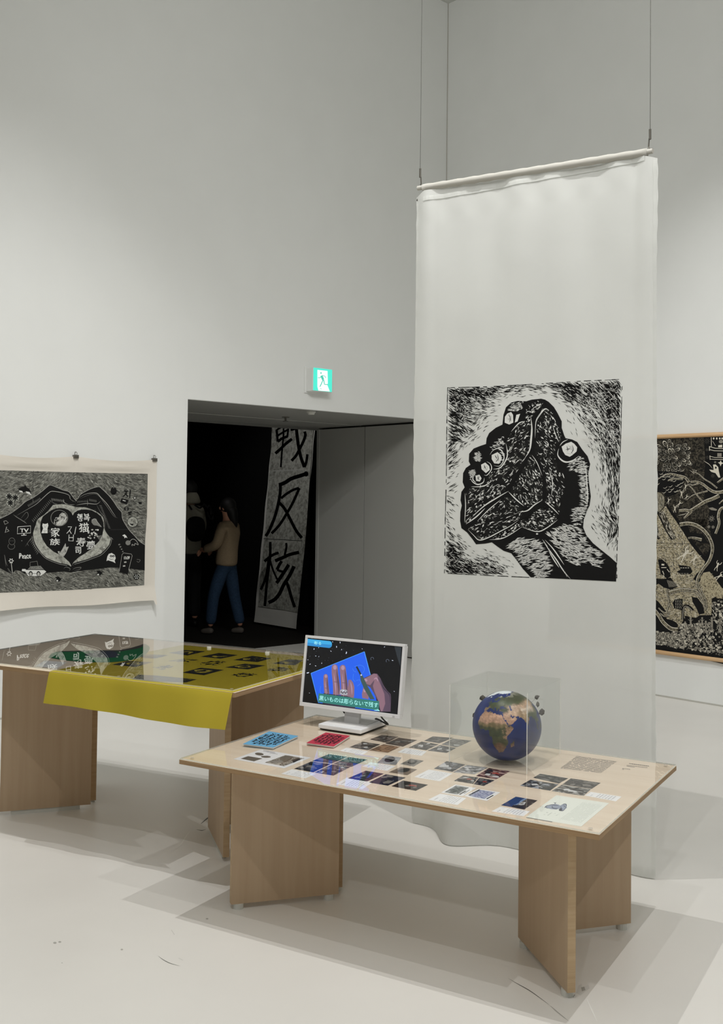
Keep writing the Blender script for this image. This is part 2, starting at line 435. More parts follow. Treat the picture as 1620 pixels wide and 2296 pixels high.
# doorway lining: metal soffit with a joint, sprinkler head and a detector
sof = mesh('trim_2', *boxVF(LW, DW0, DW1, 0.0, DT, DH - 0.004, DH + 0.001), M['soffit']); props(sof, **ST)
o = mesh('soffit_joint', *boxVF(LW, DW0, DW1, 1.02, 1.032, DH - 0.007, DH - 0.003), flat('joint_tone', (0.5, 0.5, 0.47), 0.5), sof)  # joint strip, paler than the soffit
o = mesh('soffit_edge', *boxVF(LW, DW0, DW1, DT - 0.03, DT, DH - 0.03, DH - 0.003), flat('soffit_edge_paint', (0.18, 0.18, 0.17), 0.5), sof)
spk = empty('sprinkler_head', LW(1.341, 0.737, DH - 0.045), 0, 'small metal sprinkler head under the doorway soffit', 'sprinkler')
cyl('escutcheon', LW(1.341, 0.737, DH - 0.010), LW(1.341, 0.737, DH - 0.004), 0.035, M['steel'], spk, n=16)
cyl('stem', LW(1.341, 0.737, DH - 0.040), LW(1.341, 0.737, DH - 0.010), 0.010, M['steel'], spk)
cyl('deflector', LW(1.341, 0.737, DH - 0.045), LW(1.341, 0.737, DH - 0.040), 0.026, M['steel'], spk, n=10)
det = empty('smoke_detector', LW(1.567, 0.111, DH - 0.03), 0, 'small round off-white detector on the doorway soffit below the exit sign', 'detector')
cyl('base', LW(1.567, 0.111, DH - 0.014), LW(1.567, 0.111, DH - 0.004), 0.040, M['foot'], det, n=18)
cyl('cap', LW(1.567, 0.111, DH - 0.030), LW(1.567, 0.111, DH - 0.014), 0.026, M['foot'], det, r1=0.034, n=18)
# the two folded door leaves along the right side of the doorway
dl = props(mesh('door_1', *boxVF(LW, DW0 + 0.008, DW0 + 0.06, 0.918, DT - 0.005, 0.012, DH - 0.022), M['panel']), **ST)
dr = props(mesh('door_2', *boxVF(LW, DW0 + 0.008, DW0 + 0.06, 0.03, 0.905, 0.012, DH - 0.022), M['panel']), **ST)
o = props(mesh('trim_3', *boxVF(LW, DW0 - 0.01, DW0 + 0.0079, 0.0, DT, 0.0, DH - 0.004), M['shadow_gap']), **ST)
# door leaf edges and the pull on the near leaf
mesh('edge_strip', *boxVF(LW, DW0 + 0.06, DW0 + 0.066, DT - 0.045, DT - 0.006, 0.012, DH - 0.022), flat('leaf_edge', (0.42, 0.42, 0.40), 0.5), dl)
pv = merge([boxVF(LW, DW0 + 0.06, DW0 + 0.085, 0.06, 0.12, 1.0, 1.12), boxVF(LW, DW0 + 0.085, DW0 + 0.10, 0.04, 0.075, 1.03, 1.13)])
mesh('door_handle', *pv, M['foot'], dr)
# the black room behind
wallbox('wall_dark_left', LW, [(4.2, 4.4, DT, 7.0, 0, 3.6)], M['dark_wall'])
wallbox('wall_dark_right', LW, [(-0.85, -0.65, DT, 7.0, 0, 3.6)], M['dark_wall'])
wallbox('wall_dark_far', LW, [(-0.85, 4.4, 7.0, 7.2, 0, 3.6)], M['dark_wall'])
wallbox('wall_dark_near', LW, [(DW1, 4.4, DT + 0.001, DT + 0.02, 0, 3.6), (-0.85, DW1, DT + 0.001, DT + 0.02, DH, 3.6), (-0.85, DW0, DT + 0.001, DT + 0.02, 0, DH)], M['dark_wall'])
wallbox('ceiling_dark', LW, [(-0.85, 4.4, DT, 7.2, 3.6, 3.7)], M['dark_wall'])
wallbox('floor_dark', LW, [(-0.85, 4.4, DT + 0.0005, 7.2, -0.1, 0.0)], M['dark_floor'])
# scuffs on the floor (flat marks)
A = Art(lambda x, y, l: onz(x, y, 0.0003 + l), step=0.0001)
sc1 = flat('rubber_scuff', (0.10, 0.10, 0.09), 0.6); sc2 = flat('pale_scuff', (0.40, 0.39, 0.36), 0.6)
A.line(smooth_line([(354, 2143), (366, 2152), (382, 2160), (404, 2166)]), 1.3, sc1, 0, True)
A.line(smooth_line([(1138, 2193), (1160, 2206), (1185, 2220), (1208, 2236), (1232, 2254)]), 1.6, sc1, 0, True)
A.line(smooth_line([(1232, 2254), (1250, 2270), (1275, 2290)]), 2.2, sc2, 0, True)
A.line([(475, 1827), (463, 1836), (450, 1847)], 3.0, sc1, 0, True)
A.line([(440, 1860), (452, 1862), (461, 1860)], 1.6, sc1, 0, True)
A.line(smooth_line([(426, 1863), (415, 1878), (404, 1895), (392, 1905)]), 3.0, flat('light_scuff', (0.8, 0.8, 0.76), 0.5), 0, True)
for x, y, r in ((123, 2114, 4), (134, 2112, 3.5), (273, 2129, 3), (139, 2159, 1.5), (464, 2060, 3)):
    A.ell(x, y, r, r * .6, sc2, 0, 8)
A.line([(384, 2085), (391, 2096)], 1.6, sc2, 0, True); A.line([(400, 2148), (410, 2153)], 1.2, sc2, 0, True)
A.line([(1315, 2240), (1325, 2262), (1338, 2290)], 3.0, flat('tape_line', (0.86, 0.86, 0.83), 0.3), 0, True)
tp = flat('clear_tape_scrap', (0.62, 0.61, 0.58), .3); tg = flat('tape_shadow_side', (0.36, 0.35, 0.32), .4)
A.poly([(1296, 2210), (1303, 2206), (1305, 2216), (1318, 2207), (1321, 2216), (1310, 2224), (1300, 2232), (1291, 2226)], tp, 1)
A.poly([(1302, 2214), (1309, 2212), (1312, 2220), (1304, 2223)], tg, 2); A.line([(1288, 2230), (1284, 2236)], 2, tg, 2)
A.build('scuff_marks', floor)

# ================================================================== TABLES
def panel(name, fn, p, q, z0, z1, th, parent, mat, mat_edge):
    """upright board between plan points p and q"""
    p = np.array(p, float); q = np.array(q, float); d = (q - p) / np.linalg.norm(q - p); n = np.array([-d[1], d[0]])
    c = [p - n * th / 2, q - n * th / 2, q + n * th / 2, p + n * th / 2]
    V = [fn(x, y, z) for z in (z0, z1) for x, y in c]
    F = [(0, 3, 2, 1), (4, 5, 6, 7), (0, 1, 5, 4), (1, 2, 6, 5), (2, 3, 7, 6), (3, 0, 4, 7)]
    return mesh(name, V, F, [mat, mat_edge], parent, idx=[1, 1, 0, 1, 0, 1])
def make_table(name, label, cat, O, yaw, L, W, H, fn, inset, apex, brd, foot_r, long_foot):
    t = empty(name, O, yaw, label, cat, 'plywood display tables')
    ty = H - 0.005
    box('tabletop', fn, (0, L, 0, W, ty - brd, ty), [M['ply_top'], M['ply_top_edge']], t, idx=[0, 0, 1, 1, 1, 1])
    for side in (0, 1):
        X = (lambda x: L - x) if side else (lambda x: x)
        for s in (0, 1):
            Y = (lambda y: W - y) if s else (lambda y: y)
            e = (X(inset[0]), Y(inset[1])); a = (X(apex), W / 2 + (0.012 if s else -0.012))
            if s:
                dv = np.array(e) - np.array(a); a = tuple(np.array(a) + dv / np.linalg.norm(dv) * 0.034)
            pn = panel('leg', fn, e, a, 0.02, ty - brd, 0.026, t, M['ply'], M['ply_edge'])
            d = np.array(a) - np.array(e); d /= np.linalg.norm(d)
            if long_foot:
                c0 = np.array(e) + d * 0.05; c1 = np.array(a) - d * 0.05; n = np.array([-d[1], d[0]]) * 0.009
                V = [fn(x, y, z) for z in (0.0, 0.02) for x, y in (c0 - n, c1 - n, c1 + n, c0 + n)]
                mesh('foot', V, [(0, 3, 2, 1), (4, 5, 6, 7), (0, 1, 5, 4), (1, 2, 6, 5), (2, 3, 7, 6), (3, 0, 4, 7)], M['foot'], pn)
            else:
                for c in (np.array(e) + d * 0.03, np.array(a) - d * 0.035):
                    cyl('foot', fn(c[0], c[1], 0), fn(c[0], c[1], 0.02), foot_r, M['foot'], pn, n=14)
    return t
table1 = make_table('display_table', 'low birch plywood table with V-shaped legs, carrying the globe and the white monitor', 'table',
                    T1O, T1YAW, T1L, T1W, T1H, T1, (0.128, 0.150), 0.402, 0.016, 0.019, False)
table2 = make_table('display_table', 'taller plywood table at the left with yellow printed cloth hanging over its front edge', 'table',
                    T2(-T2L, 0, 0), T2YAW, T2L, T2W, T2H, lambda x, y, z=0: T2(x - T2L, y, z), (0.163, 0.207), 0.447, 0.018, 0.019, True)

# clear acrylic sheets lying on the tables, with their small clear pins
def sheet(name, label, fn, b, pins, o, yaw, gm=None):
    t = empty(name, fn(b[0], b[2], b[4]), yaw, label, 'acrylic sheet')
    V, F = boxVF(fn, *b)
    mesh('pane', V, [F[1], F[0]], gm or M['acrylic'], t)
    e = 0.0012
    mesh('cut_edge', *merge([boxVF(fn, b[0], b[1], b[2] - e, b[2], b[4], b[5]), boxVF(fn, b[0], b[1], b[3], b[3] + e, b[4], b[5]),
                             boxVF(fn, b[0] - e, b[0], b[2], b[3], b[4], b[5]), boxVF(fn, b[1], b[1] + e, b[2], b[3], b[4], b[5])]), M['acrylic_edge'], t)
    for x, y in pins:
        cyl('pin', fn(x, y, b[5]), fn(x, y, b[5] + 0.0004), 0.007, M['foot_clear'], t, n=14)
    return t
M['foot_clear'] = clear('clear_pin', (0.9, 0.9, 0.88), body=0.35, gain=1.0, bodycol=(0.6, 0.56, 0.5))
sheet1 = sheet('acrylic_sheet', 'clear acrylic sheet covering the papers on the low table', T1,
               (0.002, T1L - 0.002, 0.002, T1W - 0.002, T1H - 0.0042, T1H), [(0.035, 0.03), (T1L - 0.035, 0.03), (0.035, T1W - 0.035), (T1L - 0.03, T1W - 0.035)], T1O, T1YAW)
sheet2 = sheet('acrylic_sheet', 'clear acrylic sheet covering the yellow and green cloths on the taller table', T2,
               (-T2L + 0.008, -0.022, 0.022, T2W - 0.01, T2H - 0.0032, T2H + 0.0015), [(-0.04, 0.04), (-0.6, 0.035), (-1.1, 0.035)], T2O, T2YAW, M['acrylic2'])
# the two white clips on the back edge of the taller sheet
for i, (px, py) in enumerate([(468.5, 1452.5), (599, 1464)]):
    P = onz(px, py, T2H + 0.004); yw = T2YAW
    f = fr(P, yw)
    t = empty('clip', P - Z3 * 0.0025, yw, ['small white ring clip on the taller table, left of the pair at the back edge', 'small white ring clip on the taller table, right of the pair, nearer the monitor'][i], 'clip', 'white ring clips on the taller table')
    V = []; F = []
    n = 16
    for j in range(n):
        a = 2 * math.pi * j / n
        for rr, zz in ((0.007, 0), (0.011, 0), (0.011, 0.008), (0.007, 0.008)): V.append(f(rr * math.cos(a), rr * math.sin(a), zz - 0.0025))
    for j in range(n):
        for k in range(4): F.append((j * 4 + k, j * 4 + (k + 1) % 4, ((j + 1) % n) * 4 + (k + 1) % 4, ((j + 1) % n) * 4 + k))
    mesh('ring', V, F, M['foot'], t)
    cyl('screw', f(0, 0, -0.0025), f(0, 0, 0.004), 0.004, M['steel'], t, n=10)

# ================================================================== THINGS UNDER AND ON THE LOW TABLE'S SHEET
ZP = T1H - 0.0049                                  # paper level
paper_white = flat('white_card', (0.86, 0.865, 0.86), 0.7, 0.2)
paper_off = flat('off_white_paper', (0.80, 0.81, 0.82), 0.7, 0.2)
text_lt = flat('light_small_print', (0.50, 0.50, 0.51), 0.8, 0.1)
text_grey = flat('grey_small_print', (0.34, 0.34, 0.36), 0.8, 0.1)
text_dark = flat('dark_small_print', (0.10, 0.085, 0.08), 0.8, 0.1)
def card(name, label, cat, q, mat, group=None, z=ZP, th=0.00025, fn=T1, yaw=T1YAW):
    """flat sheet from four photograph points laid on the table plane; returns the object and a quad mapper"""
    P = [onz(x, y, z + th) for x, y in q]
    V = [p - Z3 * th for p in P] + P
    c = sum(P) / 4 - Z3 * th
    F = [(3, 2, 1, 0), (4, 5, 6, 7), (0, 1, 5, 4), (1, 2, 6, 5), (2, 3, 7, 6), (3, 0, 4, 7)]
    o = mesh(name, V, F, mat, None, origin=c, yaw=yaw)
    props(o, label, cat, group)
    a, b, cc, d = P
    def uv(u, v, l):                                    # u: left->far edge side, v: far->near
        return (a * (1 - u) + b * u) * (1 - v) + (d * (1 - u) + cc * u) * v + Z3 * (0.00004 + l)
    return o, uv
def textlines(A, u0, u1, v0, v1, n, mat, dens=0.85, h=0.45, along='u', layer=0):
    """rows of small print too small to read, as broken strokes"""
    for i in range(n):
        v = v0 + (v1 - v0) * (i + 0.5) / n; hh = (v1 - v0) / n * h / 2
        u = u0
        while u < u1:
            w = random.uniform(0.010, 0.035)
            if random.random() < dens:
                e = min(u + w, u1)
                P = [(u, v - hh), (e, v - hh), (e, v + hh), (u, v + hh)]
                if along == 'v': P = [(y, x) for x, y in P]
                A.tri(P, [(0, 1, 2, 3)], mat, layer)
            u += w + random.uniform(0.004, 0.010)
# photographs
def photo_mat(i, c0, c1, c2, sc=22, st=(1, 1, 1), rot=0.0):
    return mottle('photograph_%s' % i, [(0.30, c0), (0.50, c1), (0.60, c2), (0.72, c0)], sc, 5, st, 0.5, rot, 0.8, 0.1)
K0, K1, K2 = (14, 13, 13), (74, 68, 64), (150, 144, 138)
PH = [
 # name of look, quad (left, far, right, near), tones, accents
 ('dark photograph, left of the four under the blue screen reflection', [(659, 1723.6), (697, 1707.5), (741, 1713), (702, 1731.5)], (K0, (38, 40, 44), (96, 98, 104)), 'shots laid out in the block beside the white caption card near the front left'),
 ('dark photograph, farthest of the four under the blue screen reflection', [(699.5, 1706.3), (736.6, 1690.8), (779, 1697), (743.5, 1711.8)], (K0, (50, 50, 54), (110, 110, 112)), None),
 ('grey photograph, right of the four under the blue screen reflection', [(746, 1713), (781.5, 1697.5), (822.8, 1703), (787, 1719.5)], (K0, (60, 60, 62), (128, 128, 130)), None),
 ('grey photograph, nearest of the four under the blue screen reflection', [(705, 1732), (744, 1714), (785, 1720), (747, 1739)], (K0, (62, 60, 60), (140, 138, 136)), None),
 ('dark photograph with purplish glow, leftmost of the three night shots', [(779.3, 1745), (819.4, 1728), (860.3, 1734.7), (821.8, 1752.3)], ((14, 12, 18), (40, 26, 40), (104, 60, 70)), None),
 ('nearly black photograph, middle of the three night shots', [(826.6, 1754.3), (864.3, 1736), (909.3, 1743.5), (869, 1761.5)], ((12, 13, 20), (26, 28, 42), (48, 52, 70)), None),
 ('black photograph with a red glow, rightmost of the three night shots', [(877, 1762.8), (903, 1750), (959, 1759.6), (931.7, 1773)], ((14, 13, 12), (34, 30, 28), (60, 44, 38)), 'red'),
 ('brown-grey photograph, far left of the block of four behind the screen reflection', [(829, 1657.7), (854.7, 1648), (893, 1652), (866, 1665.7)], (K0, (62, 52, 46), (132, 116, 104)), None),
 ('dark photograph of a room, far right of the block of four behind the screen reflection', [(862.7, 1667.3), (893, 1654), (935, 1659.3), (902.8, 1674)], ((34, 28, 24), (70, 58, 50), (104, 88, 76)), None),
 ('grey photograph with pale floor, near left of the block of four behind the screen reflection', [(782.5, 1675.3), (813, 1662.8), (852.3, 1669), (824, 1682)], (K0, (90, 82, 74), (168, 158, 146)), None),
 ('photograph of brown tiles, near right of the block of four behind the screen reflection', [(825.8, 1682.5), (859.5, 1668.6), (896.4, 1674.5), (869, 1687.8)], ((30, 26, 24), (120, 92, 70), (176, 142, 110)), 'tiles'),
 ('grey photograph, far left of the block of four beside the acrylic case', [(950, 1661), (970, 1651), (1015, 1654.4), (984.7, 1666.5)], (K0, (76, 74, 72), (130, 128, 124)), None),
 ('dark grey photograph, near left of the block of four beside the acrylic case', [(915.7, 1676), (944.6, 1662.8), (983, 1669), (955, 1682)], (K0, (66, 64, 62), (150, 146, 138)), None),
 ('pale grey photograph, far right of the block of four beside the acrylic case', [(989, 1669), (1015, 1656), (1057, 1660.7), (1024, 1675.5)], ((60, 60, 60), (110, 110, 110), (160, 160, 158)), None),
 ('grey photograph, near right of the block of four beside the acrylic case', [(957.8, 1683), (987, 1670.5), (1022, 1677), (1001, 1688)], (K0, (80, 80, 80), (150, 150, 150)), None),
 ('photograph of a dark printing stone on grey, beside the screen reflection', [(845, 1710.6), (864.3, 1693), (899.6, 1698.6), (886.8, 1715.4)], ((128, 130, 132), (144, 146, 146), (166, 168, 168)), 'oval'),
 ('grey photograph of a round dark drum, right of the dark stone picture', [(896.4, 1713), (920.5, 1701), (949.4, 1705.8), (927, 1718.6)], ((110, 106, 100), (150, 146, 138), (96, 94, 90)), 'oval2'),
 ('brownish photograph of a dark hollow, above the night shots', [(870.7, 1731.5), (898, 1719.4), (935, 1725), (912.5, 1738)], ((120, 106, 92), (140, 126, 112), (100, 88, 78)), 'oval'),
 ('photograph of hands at a press, leftmost of the five in front of the acrylic case', [(972, 1723.3), (1001, 1706.5), (1042.7, 1714.5), (1013.8, 1730.5)], (K0, (110, 110, 112), (200, 202, 206)), None),
 ('pale photograph of a work table, second of the five in front of the acrylic case', [(1015.4, 1731.4), (1046, 1715), (1092.5, 1721), (1063.6, 1736)], ((60, 60, 62), (140, 140, 142), (206, 206, 206)), None),
 ('photograph with red tones, far right of the five in front of the acrylic case', [(1066.8, 1740), (1095.7, 1722), (1143, 1729), (1111.7, 1747.4)], ((20, 16, 16), (84, 44, 40), (190, 160, 150)), 'red'),
 ('dark photograph with pink spot, near left of five in front of the acrylic case', [(1017, 1750.6), (1038, 1738.6), (1072, 1743.5), (1060, 1757.5)], (K0, (80, 76, 74), (160, 158, 156)), 'red'),
 ('black photograph with a red edge, nearest of the five in front of the acrylic case', [(1061.5, 1758), (1074, 1744), (1108.5, 1749.3), (1084.4, 1762)], (K0, (50, 50, 52), (130, 130, 130)), 'red'),
 ('dark photograph, far left of the block of four behind the open booklet', [(1195, 1743.7), (1210, 1734.7), (1273.3, 1745), (1252, 1756.7)], (K0, (44, 42, 40), (120, 120, 118)), None),
 ('black and grey photograph, near left of the block of four behind the open booklet', [(1165, 1761.4), (1188.3, 1748.3), (1252, 1758.6), (1232.3, 1772.8)], (K0, (52, 54, 58), (170, 176, 184)), None),
 ('dark photograph with pale shapes, far right of the block of four behind the open booklet', [(1260, 1758.6), (1279.3, 1745), (1345.8, 1755.4), (1325.4, 1769)], (K0, (56, 54, 52), (130, 126, 118)), None),
 ('dark photograph with white papers, near right of the block of four behind the open booklet', [(1235.8, 1773.6), (1258.9, 1759.5), (1324, 1769.5), (1307.8, 1784.4)], (K0, (54, 52, 50), (190, 190, 184)), None),
 ('small colour photograph with deep blue sky over rooftops, beside the open booklet', [(1123, 1805.3), (1155.7, 1786.3), (1204.6, 1794.5), (1174.7, 1815)], ((34, 28, 24), (70, 58, 46), (150, 146, 140)), 'sky'),
]
red_m = flat('red_glow_print', (168, 66, 50), 0.5); sky_m = flat('blue_sky_print', (28, 62, 112), 0.45); oval_m = flat('dark_oval_print', (20, 20, 22), 0.45)
sky2_m = flat('pale_sky_print', (120, 150, 190), 0.45); white_m = flat('white_print', (205, 206, 205), 0.5); mid_m = flat('mid_grey_print', (120, 116, 110), 0.5); dk_m = flat('dark_print', (26, 25, 25), 0.5)
for i, (lab, q, tones, acc) in enumerate([(a, b, c, d) for a, b, c, d in PH]):
    if acc not in ('red', 'tiles', 'oval', 'oval2', 'sky'): acc = None
    o, uv = card('photo_print', lab, 'photograph', q, photo_mat(i, *tones, sc=26 + (i * 7) % 20, st=(1, 1 + (i % 3), 1), rot=i * 0.7), 'photographs under the acrylic sheet')
    A = Art(uv, step=0.00003)
    if acc not in ('oval', 'oval2', 'sky', 'tiles'):
        for k in range(12):                             # figures, tools and papers in the picture
            cx, cy = random.uniform(.1, .9), random.uniform(.12, .88); rx, ry = random.uniform(.03, .16), random.uniform(.05, .24); n_ = random.choice((4, 5, 6, 8)); a0 = random.random() * 6
            mt = dk_m if k < 6 else (o.data.materials[0] if k < 8 else (mid_m if k < 10 or tones[2][0] < 140 else white_m))
            A.poly([(min(.98, max(.02, cx + rx * random.uniform(.6, 1.2) * math.cos(a0 + 6.283 * t / n_))), min(.97, max(.03, cy + ry * random.uniform(.6, 1.2) * math.sin(a0 + 6.283 * t / n_)))) for t in range(n_)], mt, k * .3)
    if acc is None and i % 2 == 0:
        A.poly([(.3, .3), (.5, .22), (.62, .36), (.44, .5)], white_m if tones[2][0] > 140 else mid_m, 4.2)
    if acc == 'red':
        A.poly([(.45, .5), (.58, .44), (.66, .58), (.60, .74), (.5, .80), (.52, .66)], red_m, 4.5)
    if acc == 'tiles':
        for a in range(5):
            for b in range(3):
                x0 = .12 + a * .16; y0 = .35 + b * .2; A.tri([(x0, y0), (x0 + .12, y0), (x0 + .12, y0 + .13), (x0, y0 + .13)], [(0, 1, 2, 3)], flat('tile_print', (158, 122, 88), 0.5) if (a, b) == (0, 0) else bpy.data.materials['tile_print'], 3)
    if acc in ('oval', 'oval2'):
        A.ell(.58, .46, .36 if acc == 'oval' else .30, .28, oval_m, 3)
        if acc == 'oval2': A.ell(.6, .40, .20, .16, mid_m, 4); A.ell(.42, .66, .22, .14, oval_m, 5)
    if acc == 'sky':
        A.poly([(0, 0), (1, 0), (1, .42), (.7, .38), (.45, .46), (.2, .40), (0, .45)], sky_m, 3)
        A.poly([(.2, .42), (.45, .47), (.7, .40), (1, .44), (1, .52), (.6, .50), (.2, .52)], sky2_m, 3.5)
        A.poly([(.32, .55), (.6, .50), (.66, .68), (.4, .76)], white_m, 4); A.ell(.5, .60, .08, .07, mid_m, 5)
        A.poly([(.0, .5), (.25, .45), (.3, .8), (.0, .9)], dk_m, 4)
    A.build('printed_image', o)
# caption cards
CAPS = [
 ('white caption card touching the front edge beneath the block of dark photographs at the left', [(630, 1734.7), (654, 1724.7), (708.6, 1734.7), (684.6, 1745)]),
 ('white caption card lit bluish by the screen reflection, at the front edge', [(752.4, 1757.7), (778.8, 1742.6), (835, 1754), (812, 1769.5)]),
 ('white caption card just right of the red booklet', [(762, 1683.3), (776.4, 1676.5), (825, 1684.7), (811.4, 1693)]),
 ('white caption card in front of the grey photographs beside the acrylic case', [(890.8, 1686.5), (909, 1677), (956, 1684.7), (944.6, 1694.6)]),
 ('white caption card in front of the dark printing stone photograph', [(811.4, 1718.6), (830.6, 1709), (886, 1717.8), (867.5, 1728.3)]),
 ('large white caption card in front of the press photographs, centre of the table', [(928, 1742), (960.5, 1725.4), (1014, 1734.4), (985, 1751.7)]),
 ('large white caption card at the front edge below the framed drawing card', [(959.3, 1793), (986.5, 1779.5), (1045, 1789.5), (1025, 1805)]),
 ('white caption card at the front edge below the blue sky photograph', [(1101.4, 1819), (1121, 1808.5), (1187.5, 1819), (1173.3, 1830)]),
 ('small white caption card behind the right page of the open booklet', [(1310.5, 1783.6), (1324, 1775.5), (1392.8, 1786.3), (1379.7, 1796.7)]),
]
for i, (lab, q) in enumerate(CAPS):
    o, uv = card('caption_card', lab, 'caption card', q, paper_white, 'white caption cards under the acrylic sheet')
    A = Art(uv, step=0.00003)
    textlines(A, .10, .45, .12, .20, 1, text_grey, .8, .4)
    textlines(A, .08, .92, .30, .88, 7 if i in (5, 6) else 6, text_lt, .85, .36)
    A.build('small_print', o)
# sheet with block prints at the left, two framed cards
o, uv = card('print_sheet', 'white sheet with four block print images, near the left end of the low table', 'paper', [(523, 1702), (585, 1680), (697, 1698.6), (636.4, 1722.7)], paper_off)
A = Art(lambda x, y, l: onz(x, y, ZP + 0.0003 + l), 6.231, 6.231, 500, 1640, 0.00003)
gm = mottle('grey_block_print', [(.35, (30, 28, 26)), (.5, (110, 106, 98)), (.65, (40, 38, 36))], 160, 4, rough=.6)
gm2 = mottle('bold_block_print', [(.40, (22, 20, 18)), (.50, (190, 186, 176)), (.58, (60, 54, 48)), (.7, (20, 18, 18))], 55, 3, rough=.6, dist=1.5)
A.poly([(245, 380), (350, 345), (550, 378), (430, 418)], gm, 1)
A.ell(505, 316, 62, 20, gm, 1, 12, .1); A.ell(597, 354, 70, 15, gm, 1, 12, .02)
A.poly([(580, 435), (870, 330), (1135, 375), (850, 485)], gm2, 1)
A.poly([(780, 375), (870, 335), (980, 350), (940, 400), (860, 430)], gm, 2)
A.poly([(650, 420), (740, 400), (850, 410), (830, 432), (720, 440)], M['carve2'], 2); A.poly([(960, 395), (1060, 372), (1090, 385), (980, 440)], dk_m, 2)
for k, (x0, y0, x1, y1) in enumerate([(560, 262, 720, 290), (600, 280, 730, 303), (560, 275, 640, 290), (650, 300, 760, 318)]): A.line([(x0, y0), (x1, y1)], 5, text_grey, 1)
A.build('printed_image', o)
o, uv = card('picture_card', 'white bordered card with a dark round drawing, in front of the press photographs', 'card', [(988, 1777), (1020, 1759), (1066.8, 1766.7), (1036.3, 1785)], paper_white)
A = Art(uv, step=0.00003); A.tri([(.08, .1), (.92, .1), (.92, .72), (.08, .72)], [(0, 1, 2, 3)], mottle('shaded_drawing', [(.4, (90, 94, 94)), (.6, (170, 174, 172))], 60), 1)
A.ell(.52, .42, .32, .24, mottle('round_drawing', [(.4, (54, 60, 60)), (.6, (120, 126, 124))], 90), 2); A.line([(.1, .80), (.55, .80)], .07, dk_m, 1); A.line([(.25, .90), (.7, .88)], .05, text_grey, 1)
for k in range(10):
    t = k * .628; A.line([(.52 + .33 * math.cos(t), .42 + .25 * math.sin(t)), (.52 + .40 * math.cos(t + .3), .42 + .29 * math.sin(t + .3))], .02, white_m, 3, True)
A.build('printed_image', o)
o, uv = card('picture_card', 'white bordered card with a violet-grey text image, right of the round drawing card', 'card', [(1039.5, 1785), (1071.6, 1769), (1121.3, 1776.3), (1090.8, 1795.5)], paper_white)
A = Art(uv, step=0.00003); A.tri([(.12, .14), (.92, .14), (.92, .82), (.12, .82)], [(0, 1, 2, 3)], mottle('violet_text_print', [(.42, (130, 136, 166)), (.58, (190, 194, 210))], 120), 1)
A.line([(.18, .10), (.95, .10)], .07, dk_m, 2); A.line([(.15, .90), (.6, .92)], .06, dk_m, 2); A.build('printed_image', o)
# open booklet
ob = empty('open_booklet', onz(1271, 1818, ZP), T1YAW, 'open pale green booklet with an ink drawing on its left page', 'booklet')
pg = flat('pale_green_page', (0.80, 0.83, 0.755), 0.75, 0.15); pgs = flat('page_shadow', (0.10, 0.10, 0.10), 0.7)
qa, qf, qc, qn = (1178.8, 1832), (1246.7, 1783), (1364.8, 1800.7), (1302.3, 1853)
s0, s1 = (1237.5, 1842), (1306.5, 1792)
def quadbox(name, q, z, th, mat, parent, dz=(0, 0, 0, 0)):
    P = [onz(x, y, z + th + d) for (x, y), d in zip(q, dz)]; V = [p - Z3 * (th) for p in P] + P
    return mesh(name, V, [(3, 2, 1, 0), (4, 5, 6, 7), (0, 1, 5, 4), (1, 2, 6, 5), (2, 3, 7, 6), (3, 0, 4, 7)], mat, parent)
lp = quadbox('left_page', [qa, qf, s1, s0], ZP, .0004, pg, ob); rp = quadbox('right_page', [s0, s1, qc, qn], ZP, .0004, pg, ob)
A = Art(lambda x, y, l: onz(x, y, ZP + .00045 + l), 3.682, 3.682, 1100, 1650, 0.00003)
nv = flat('navy_ink_drawing', (52, 60, 84), .7); nl = flat('pale_ink_drawing', (150, 160, 178), .7)
A.poly([(440, 590), (470, 572), (510, 565), (530, 560), (560, 568), (570, 575), (600, 560), (622, 565), (620, 585), (628, 592), (600, 615), (560, 618), (570, 600), (540, 608), (500, 605), (470, 598)], nl, 1)
for P in ([(440, 595), (455, 580), (475, 572)], [(470, 575), (500, 568), (530, 572), (560, 580)], [(500, 590), (530, 600), (556, 596)], [(560, 618), (580, 600), (575, 580)], [(585, 575), (600, 563), (622, 566), (618, 590), (600, 612)], [(560, 615), (590, 618), (612, 605)], [(518, 549), (530, 556), (538, 548)], [(470, 598), (450, 588)], [(600, 570), (610, 590)], [(510, 575), (505, 590), (520, 600)]):
    A.line(smooth_line(P, 4), 6, nv, 2, True)
A.poly([(558, 610), (572, 596), (590, 600), (585, 618), (570, 620)], nv, 2)
A.build('ink_drawing', lp)
A = Art(lambda u, v, l: lerp3(u, v) + Z3 * (.00045 + l), step=0.00003)
R4 = [onz(*p, ZP) for p in (s0, s1, qc, qn)]
def lerp3(u, v): return (R4[0] * (1 - u) + R4[1] * u) * (1 - v) + (R4[3] * (1 - u) + R4[2] * u) * v
gt = flat('pale_green_text', (0.56, 0.60, 0.54), .8)
textlines(A, .12, .88, .12, .88, 13, gt, .92, .35); A.build('small_print', rp)
R5 = [onz(*p, ZP) for p in (qa, qf, s1, s0)]
A = Art(lambda u, v, l: (R5[0] * (1 - u) + R5[1] * u) * (1 - v) + (R5[3] * (1 - u) + R5[2] * u) * v + Z3 * (.00045 + l), step=.00003)
textlines(A, .18, .30, .40, .95, 4, gt, .8, .35, 'u'); A.build('small_print', lp)
mesh('spine_shadow', [onz(*p, ZP + .0002) for p in ((1237.5, 1843.5), (1178.8, 1833.2), (1178.8, 1832), (1237.5, 1842))], [(0, 1, 2, 3)], pgs, ob)  # dark strip paints a shadow along the left page's near edge
